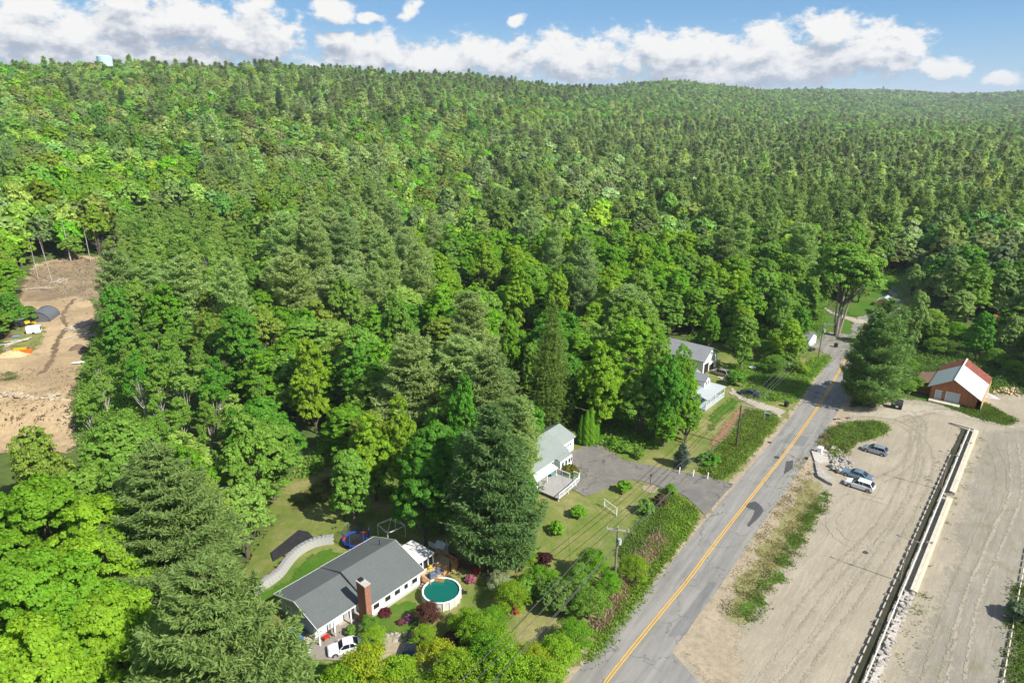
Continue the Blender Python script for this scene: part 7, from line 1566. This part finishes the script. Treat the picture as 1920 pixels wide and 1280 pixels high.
# ================================================================== garden plants and the trees in front
SH = [
 ('shrub', 1168, 921, 1.5, 2.2, 'maple', 'round green shrub in the lawn below the stone ring'),
 ('shrub', 1085, 968, 1.4, 2.1, 'maple', 'round green shrub in the middle of the lawn'),
 ('shrub', 1044, 998, 1.4, 2.1, 'maple', 'round green shrub nearest the big pine on the lawn'),
 ('shrub', 1210, 962, 1.6, 2.8, 'mid', 'taller green bush beside the white garden frame'),
 ('shrub', 1236, 946, 1.4, 2.2, (0.14, 0.10, 0.05), 'brownish bush behind the taller green bush'),
 ('shrub', 1258, 925, 1.1, 2.0, 'maple', 'small green bush by the mouth of the driveway'),
 ('shrub', 1068, 886, 1.8, 1.6, (0.16, 0.17, 0.02), 'clipped olive-green dome bush at the deck end of the pale-roofed house'),
 ('shrub', 1152, 838, 1.3, 2.0, 'maple', 'leafy bush under the bright maple beyond the driveway'),
 ('shrub', 1174, 848, 1.4, 1.9, 'mid', 'second bush in the shade beyond the driveway'),
 ('shrub', 1200, 858, 1.4, 1.9, 'mid', 'third bush in the shade beyond the driveway'),
 ('shrub', 1330, 868, 2.2, 2.2, 'deep', 'dark green bush between the blue spruce and the utility pole'),
 ('shrub', 1018, 1060, 1.6, 2.6, 'red', 'dark red-leaved bush at the lower corner of the lawn'),
 ('airy', 980, 1064, 2.2, 4.6, 'lime', 'small bright yellow-green tree at the foot of the big pine'),
 ('airy', 938, 1110, 1.9, 3.4, (0.42, 0.48, 0.30), 'white-flowering small tree near the pool lawn'),
 ('shrub', 882, 1090, 0.8, 1.2, (0.45, 0.16, 0.25), 'round pink-flowering bush on the pool lawn'),
 ('shrub', 893, 1074, 0.8, 1.1, (0.55, 0.10, 0.04), 'orange-red bush behind the pink one'),
 ('shrub', 722, 1152, 1.0, 0.9, (0.16, 0.03, 0.04), 'low dark red bush against the wall of the grey-roofed house'),
 ('shrub', 768, 1166, 0.8, 1.3, (0.32, 0.13, 0.27), 'magenta-flowering bush at the edge of the front lawn'),
 ('shrub', 753, 1170, 0.6, 1.0, (0.25, 0.09, 0.11), 'small crimson bush beside the magenta one'),
 ('airy', 806, 1172, 1.9, 3.6, (0.15, 0.065, 0.045), 'reddish-leaved Japanese maple in front of the pool'),
 ('shrub', 851, 1202, 1.4, 1.4, (0.14, 0.04, 0.04), 'low dark red shrub below the reddish tree'),
 ('shrub', 660, 1190, 0.9, 1.6, 'mid', 'green bush at the corner of the brick chimney'),
 ('airy', 694, 1190, 1.3, 3.2, 'mid', 'pale green young tree by the windows of the grey-roofed house'),
 ('airy', 1112, 1085, 2.3, 5.2, 'maple', 'green sapling left of the crossarm pole'),
 ('airy', 1090, 1108, 2.2, 4.6, 'mid', 'bushy sapling below the green sapling'),
 ('airy', 1188, 1092, 2.2, 4.4, 'lime', 'bright round sapling just right of the crossarm pole'),
 ('airy', 1140, 1120, 2.2, 4.2, 'maple', 'leafy sapling at the foot of the crossarm pole'),
 ('shrub', 1046, 1140, 3.2, 4.4, 'hemlock', 'dark spreading juniper in the hedge corner'),
 ('airy', 1104, 1160, 2.8, 5.0, 'mid', 'broad leafy bush right of the dark juniper'),
 ('airy', 1015, 1110, 2.4, 4.0, 'maple', 'green bush above the dark juniper'),
 ('shrub', 985, 1115, 2.0, 3.0, 'mid', 'low green bush between the white-flowering tree and the hedge'),
 ('airy', 960, 1150, 2.6, 5.0, 'lime', 'yellow-green tree behind the foreground trees'),
 ('airy', 1075, 1215, 2.4, 4.2, 'maple', 'green bush beside the road bank at the bottom'),
 ('airy', 1045, 1260, 2.8, 5.0, 'lime', 'bright bush at the bottom beside the road bank'),
 ('airy', 690, 1330, 3.6, 9.0, 'yellow', 'tall bright young tree in front of the paved court'),
 ('airy', 640, 1370, 3.6, 8.5, 'lime', 'bright young tree at the bottom left of the paved court'),
 ('airy', 740, 1340, 3.2, 8.0, 'lime', 'bright young tree left of the hidden dark car'),
 ('airy', 722, 1420, 4.0, 9.5, 'yellow', 'yellowest young tree at the bottom edge'),
 ('airy', 800, 1390, 3.4, 7.5, 'lime', 'young tree below the hidden dark car'),
 ('airy', 860, 1330, 3.4, 8.0, 'lime', 'young tree between the red shrub and the bottom edge'),
 ('airy', 905, 1290, 3.2, 7.5, 'maple', 'green young tree right of the red shrub'),
 ('airy', 950, 1330, 3.8, 8.5, 'lime', 'large bright young tree at the bottom middle'),
 ('airy', 1010, 1330, 3.2, 7.0, 'lime', 'bright young tree at the bottom beside the road'),
 ('airy', 880, 1410, 4.2, 8.5, 'lime', 'bright young tree cut by the bottom edge'),
 ('airy', 980, 1410, 4.0, 8.0, 'maple', 'green young tree cut by the bottom edge near the road'),
 ('airy', 830, 1290, 3.2, 6.5, 'yellow', 'yellow-green young tree just right of the hidden dark car'),
 ('airy', 770, 1440, 4.2, 8.5, 'lime', 'wide young tree below the hidden dark car at the bottom edge'), ('airy', 660, 1450, 4.0, 9.5, 'yellow', 'yellowish young tree at the bottom edge left of the middle'),
 ('airy', 845, 1500, 4.4, 9.5, 'yellow', 'lowest yellow-green young tree in the bottom middle'), ('airy', 930, 1480, 4.4, 9.0, 'lime', 'bright leafy tree at the very bottom in the middle'), ('airy', 1040, 1440, 3.8, 7.5, 'maple', 'leafy tree at the bottom nearest the road'),
 ('airy', 930, 1245, 2.6, 5.5, 'lime', 'bright bush left of the small red chair'), ('airy', 870, 1185, 2.0, 3.6, 'lime', 'small bright tree right of the reddish maple'), ('airy', 1000, 1280, 2.8, 5.5, 'yellow', 'yellow-green bush below the small red chair'),
 ('airy', 795, 1215, 1.8, 3.4, 'lime', 'small bright tree between the reddish maple and the dark car'), ('airy', 700, 1215, 1.8, 3.0, 'lime', 'small bright tree between the two parked cars of the court'),
 ('airy', 600, 1400, 3.2, 7.5, 'lime', 'young tree beside the huge lower pine'),
 ('airy', 895, 1215, 2.6, 5.5, 'lime', 'leafy young tree below the pool lawn'),
 ('airy', 925, 1190, 2.2, 4.2, 'maple', 'small leafy tree at the edge of the pool lawn'),
 ('small_spruce', 1277, 876, 1.8, 5.4, 'blue', 'blue-grey spruce by the paved driveway'),
 ('column', 1090, 832, 0.85, 6.6, 'maple', 'leftmost and shortest of the four columnar arborvitae'),
 ('column', 1099, 834, 0.9, 7.8, 'maple', 'second columnar arborvitae from the left'),
 ('column', 1107, 834, 0.85, 7.9, 'maple', 'third columnar arborvitae from the left'),
 ('column', 1114, 831, 0.85, 7.6, 'maple', 'rightmost columnar arborvitae beside the driveway'),
 ('shrub', 1376, 722, 2.2, 3.4, 'deep', 'dark leafy bush at the corner of the glazed porch'),
 ('shrub', 52, 604, 3.6, 5.0, 'deep', 'dark green bush half covering the fabric shelter'), ('shrub', 22, 612, 3.2, 3.6, 'mid', 'green bush left of the dark bush by the shelter'),
 ('shrub', 1360, 640, 3.0, 4.0, 'maple', 'bright bush behind the garage'), ('shrub', 1400, 660, 3.4, 4.5, 'lime', 'yellow-green bush right of the garage'),
 ('shrub', 1440, 650, 3.4, 5.0, 'mid', 'tall green bush above the white crate'), ('shrub', 1475, 640, 3.4, 5.0, 'maple', 'green bush left of the shed'), ('shrub', 1470, 690, 3.2, 4.5, 'mid', 'round green bush in the rough ground by the road'),
 ('shrub', 1500, 700, 2.6, 3.2, 'lime', 'light green bush beside the road below the pole'),
 ('shrub', 1912, 1163, 2.2, 3.0, (0.20, 0.30, 0.15), 'pale green spruce bush beyond the log fence at the right edge'),
 ('airy', 1862, 690, 3.0, 5.5, 'mid', 'wispy green tree right of the barn'), ('airy', 1885, 680, 3.0, 5.0, 'silver', 'pale bush behind the wood pile'), ('shrub', 1720, 730, 2.5, 3.2, 'mid', 'green bush by the left side of the barn'),
 ('shrub', 1665, 745, 3.0, 3.6, 'mid', 'broad bush at the foot of the roadside pine'), ('shrub', 1630, 740, 2.4, 2.6, 'deep', 'dark bush at the road edge under the pine'),
]
SH += [
 ('airy', 1368, 652, 3.4, 6.0, 'maple', 'bright bush just right of the garage wall'), ('airy', 1392, 662, 3.4, 5.5, 'lime', 'yellow-green bush beyond the silver estate car'), ('airy', 1416, 650, 3.6, 7.0, 'maple', 'tall bright bush above the wooden crate'),
 ('airy', 1436, 674, 3.4, 5.5, 'mid', 'green bush right of the wooden crate'), ('airy', 1458, 664, 3.6, 6.5, 'lime', 'bright young tree in the middle of the rough ground'), ('airy', 1486, 668, 3.4, 6.0, 'mid', 'green young tree left of the shed and above the road'),
 ('airy', 1448, 700, 3.2, 5.0, 'mid', 'green bush above the bin at the road'), ('airy', 1502, 640, 3.2, 6.5, 'lime', 'light green young tree touching the shed roof'), ('airy', 1385, 632, 3.6, 7.5, 'mid', 'young tree behind the bushes by the garage'),
 ('airy', 1445, 632, 3.6, 7.5, 'maple', 'young tree at the wood edge left of the shed'), ('airy', 1340, 628, 3.4, 6.5, 'lime', 'young tree rising behind the garage ridge'),
 ('airy', 1752, 668, 3.0, 5.5, 'mid', 'leafy green bush left of the barn roof'), ('airy', 1790, 640, 3.2, 6.0, 'maple', 'green bush just behind the barn ridge'), ('airy', 1830, 650, 3.0, 5.0, 'mid', 'green bush behind the rusty end of the barn roof'),
 ('airy', 1870, 655, 3.4, 6.0, 'birch', 'light wispy bush behind the wood pile on the left'), ('airy', 1908, 665, 3.4, 6.0, 'lime', 'yellow-green bush at the right edge behind the wood pile'), ('airy', 1720, 640, 3.2, 6.5, 'mid', 'green bush between the roadside pine and the barn'),
 ('airy', 1745, 620, 3.4, 7.0, 'birch', 'pale green young tree between the roadside pine and the grove'), ('airy', 1800, 605, 3.4, 7.5, 'mid', 'young tree in the clearing above the barn'), ('airy', 1840, 625, 3.0, 6.5, 'deep', 'dark young tree below the play set'),
 ('airy', 1900, 700, 3.0, 3.5, 'lime', 'bright low bush just above the wood pile'), ('airy', 1690, 700, 3.2, 5.0, 'mid', 'bush right of the roadside pine near its foot'), ('airy', 1700, 735, 2.4, 3.0, 'mid', 'low bush behind the green skip'),
]
for (k, u, v, rad, hh, col, lab) in SH:
    p = G(u, v); o = plant(k, p.x, p.y, rad, hh, col, lab, cat='shrub' if k in ('shrub', 'column') else 'tree', z=p.z)
# crate by the garage, lumber on the court, blue covers
p = G(1410, 695); o = thing('crate', 'pale wooden crate on a slab in the brush by the garage', 'crate', p, 0.5); MB().box((0, 0, 0.55), (1.5, 1.1, 1.0)).build('crate_box', TIMB, o); MB().box((0, 0, 1.08), (1.6, 1.2, 0.08)).build('lid', TRIM, o)
slab('ground_slab', [G3(*q) for q in ((1384, 700), (1398, 692), (1408, 697), (1390, 706))], 0.25, 0.2, CONC, 'pale slab lying beside the wooden crate')
BL = mat('blue_tarp', (0.02, 0.14, 0.55), 0.6, var=0.2, vscale=3)
for (u, v, s_, lab) in ((545, 1192, 1.0, 'bright blue tarp-covered pile against the shaded gable'), (561, 1199, 0.8, 'lighter blue tarp bundle beside the gable corner')):
    p = G(u, v); o = MB().box((0, 0, 0.45*s_), (1.7*s_, 1.0*s_, 0.9*s_), taper=0.75).build('blue_tarp', BL, None, loc=(p.x, p.y, 0.07), bevel=0.12); o.rotation_euler.z = R(-35); tag(o, lab, 'tarp')
p = G(574, 1205); o = thing('board_stack', 'tan boards leaning on the court at the gable corner', 'boards', p, R(-50))
for k in range(5): MB().box((0, 0.2*k, 0.25+0.05*k), (1.9, 0.17, 0.06)).build('board', TIMB, o)
p = G(575, 1224); o = thing('hand_cart', 'small white metal cart frame on the paved court', 'cart', p, 0.4)
for y in (-.25, .25): MB().tube([(-.5, y, 0.2), (.4, y, 0.3), (.6, y, 1.0)], 0.035, 6).build('frame_bar', TRIM, o); MB().tube([(-.5, y-.05, 0.2), (-.5, y+.05, 0.2)], 0.2, 10).build('wheel', TYRE, o)
for (u, v, lab, col) in ((632, 1190, 'grey-green porch swing seat by the court', GB), (612, 1200, 'small red wheelbarrow on the porch', REDM)):
    p = G(u, v); o = thing('porch_swing' if 'swing' in lab else 'wheelbarrow', lab, 'seat' if 'swing' in lab else 'wheelbarrow', (p.x, p.y, 0.1), R(49))
    MB().box((0, 0, 0.5), (1.3 if 'swing' in lab else 0.8, 0.55, 0.08 if 'swing' in lab else 0.25)).build('seat' if 'swing' in lab else 'tray', col, o)
    if 'swing' in lab: MB().box((0, 0.28, 0.8), (1.3, 0.06, 0.6)).build('backrest', col, o)
    for x in (-.4, .4): MB().box((x, 0, 0.24), (0.06, 0.45, 0.48)).build('leg', col, o)
for (u, v, lab) in ((818, 1256, 'pale rock on the grass under the foreground trees'), (808, 1260, 'second pale rock beside it on the grass'),):
    p = G(u, v); o = link('rock', STM[2], None); o.location = p; o.scale = (0.7, 0.5, 0.4); tag(o, lab, 'rock')
p = G(729, 1195); rk = thing('rock_border', 'heap of grey-blue rocks edging the front lawn', 'rock border', p); stones(rk, p, [(p.x+rs_.uniform(-2.2, 2.2), p.y+rs_.uniform(-.8, .8), 0) for _ in range(60)], 0.15, 0.45)
p = G(969, 1150); o = thing('garden_ornament', 'small red garden chair on the grass in the foreground', 'chair', p, 0.5); MB().box((0, 0, 0.35), (0.6, 0.6, 0.08)).build('seat', REDM, o); MB().box((0, 0.3, 0.75), (0.6, 0.07, 0.8)).build('backrest', REDM, o)
for x in (-.25, .25):
    for y in (-.25, .25): MB().box((x, y, 0.16), (0.07, 0.07, 0.32)).build('leg', REDM, o)
# ------------------------------------------------------------------ the air: one closed box of even, thin haze
hz = MB().box((200, 3000, 90), (15000, 13400, 204)).build('haze'); tag(hz, 'thin pale summer haze between the camera and the far hills', None, None, 'stuff')
m = bpy.data.materials.new('haze'); m.use_nodes = True; t = NT(m.node_tree); t.n.clear(); pv = t.new('ShaderNodeVolumePrincipled')
pv.inputs['Density'].default_value = 0.00008; pv.inputs['Color'].default_value = (0.78, 0.87, 1.0, 1); o = t.new('ShaderNodeOutputMaterial'); t.l.new(pv.outputs[0], o.inputs['Volume']); hz.data.materials.append(m)
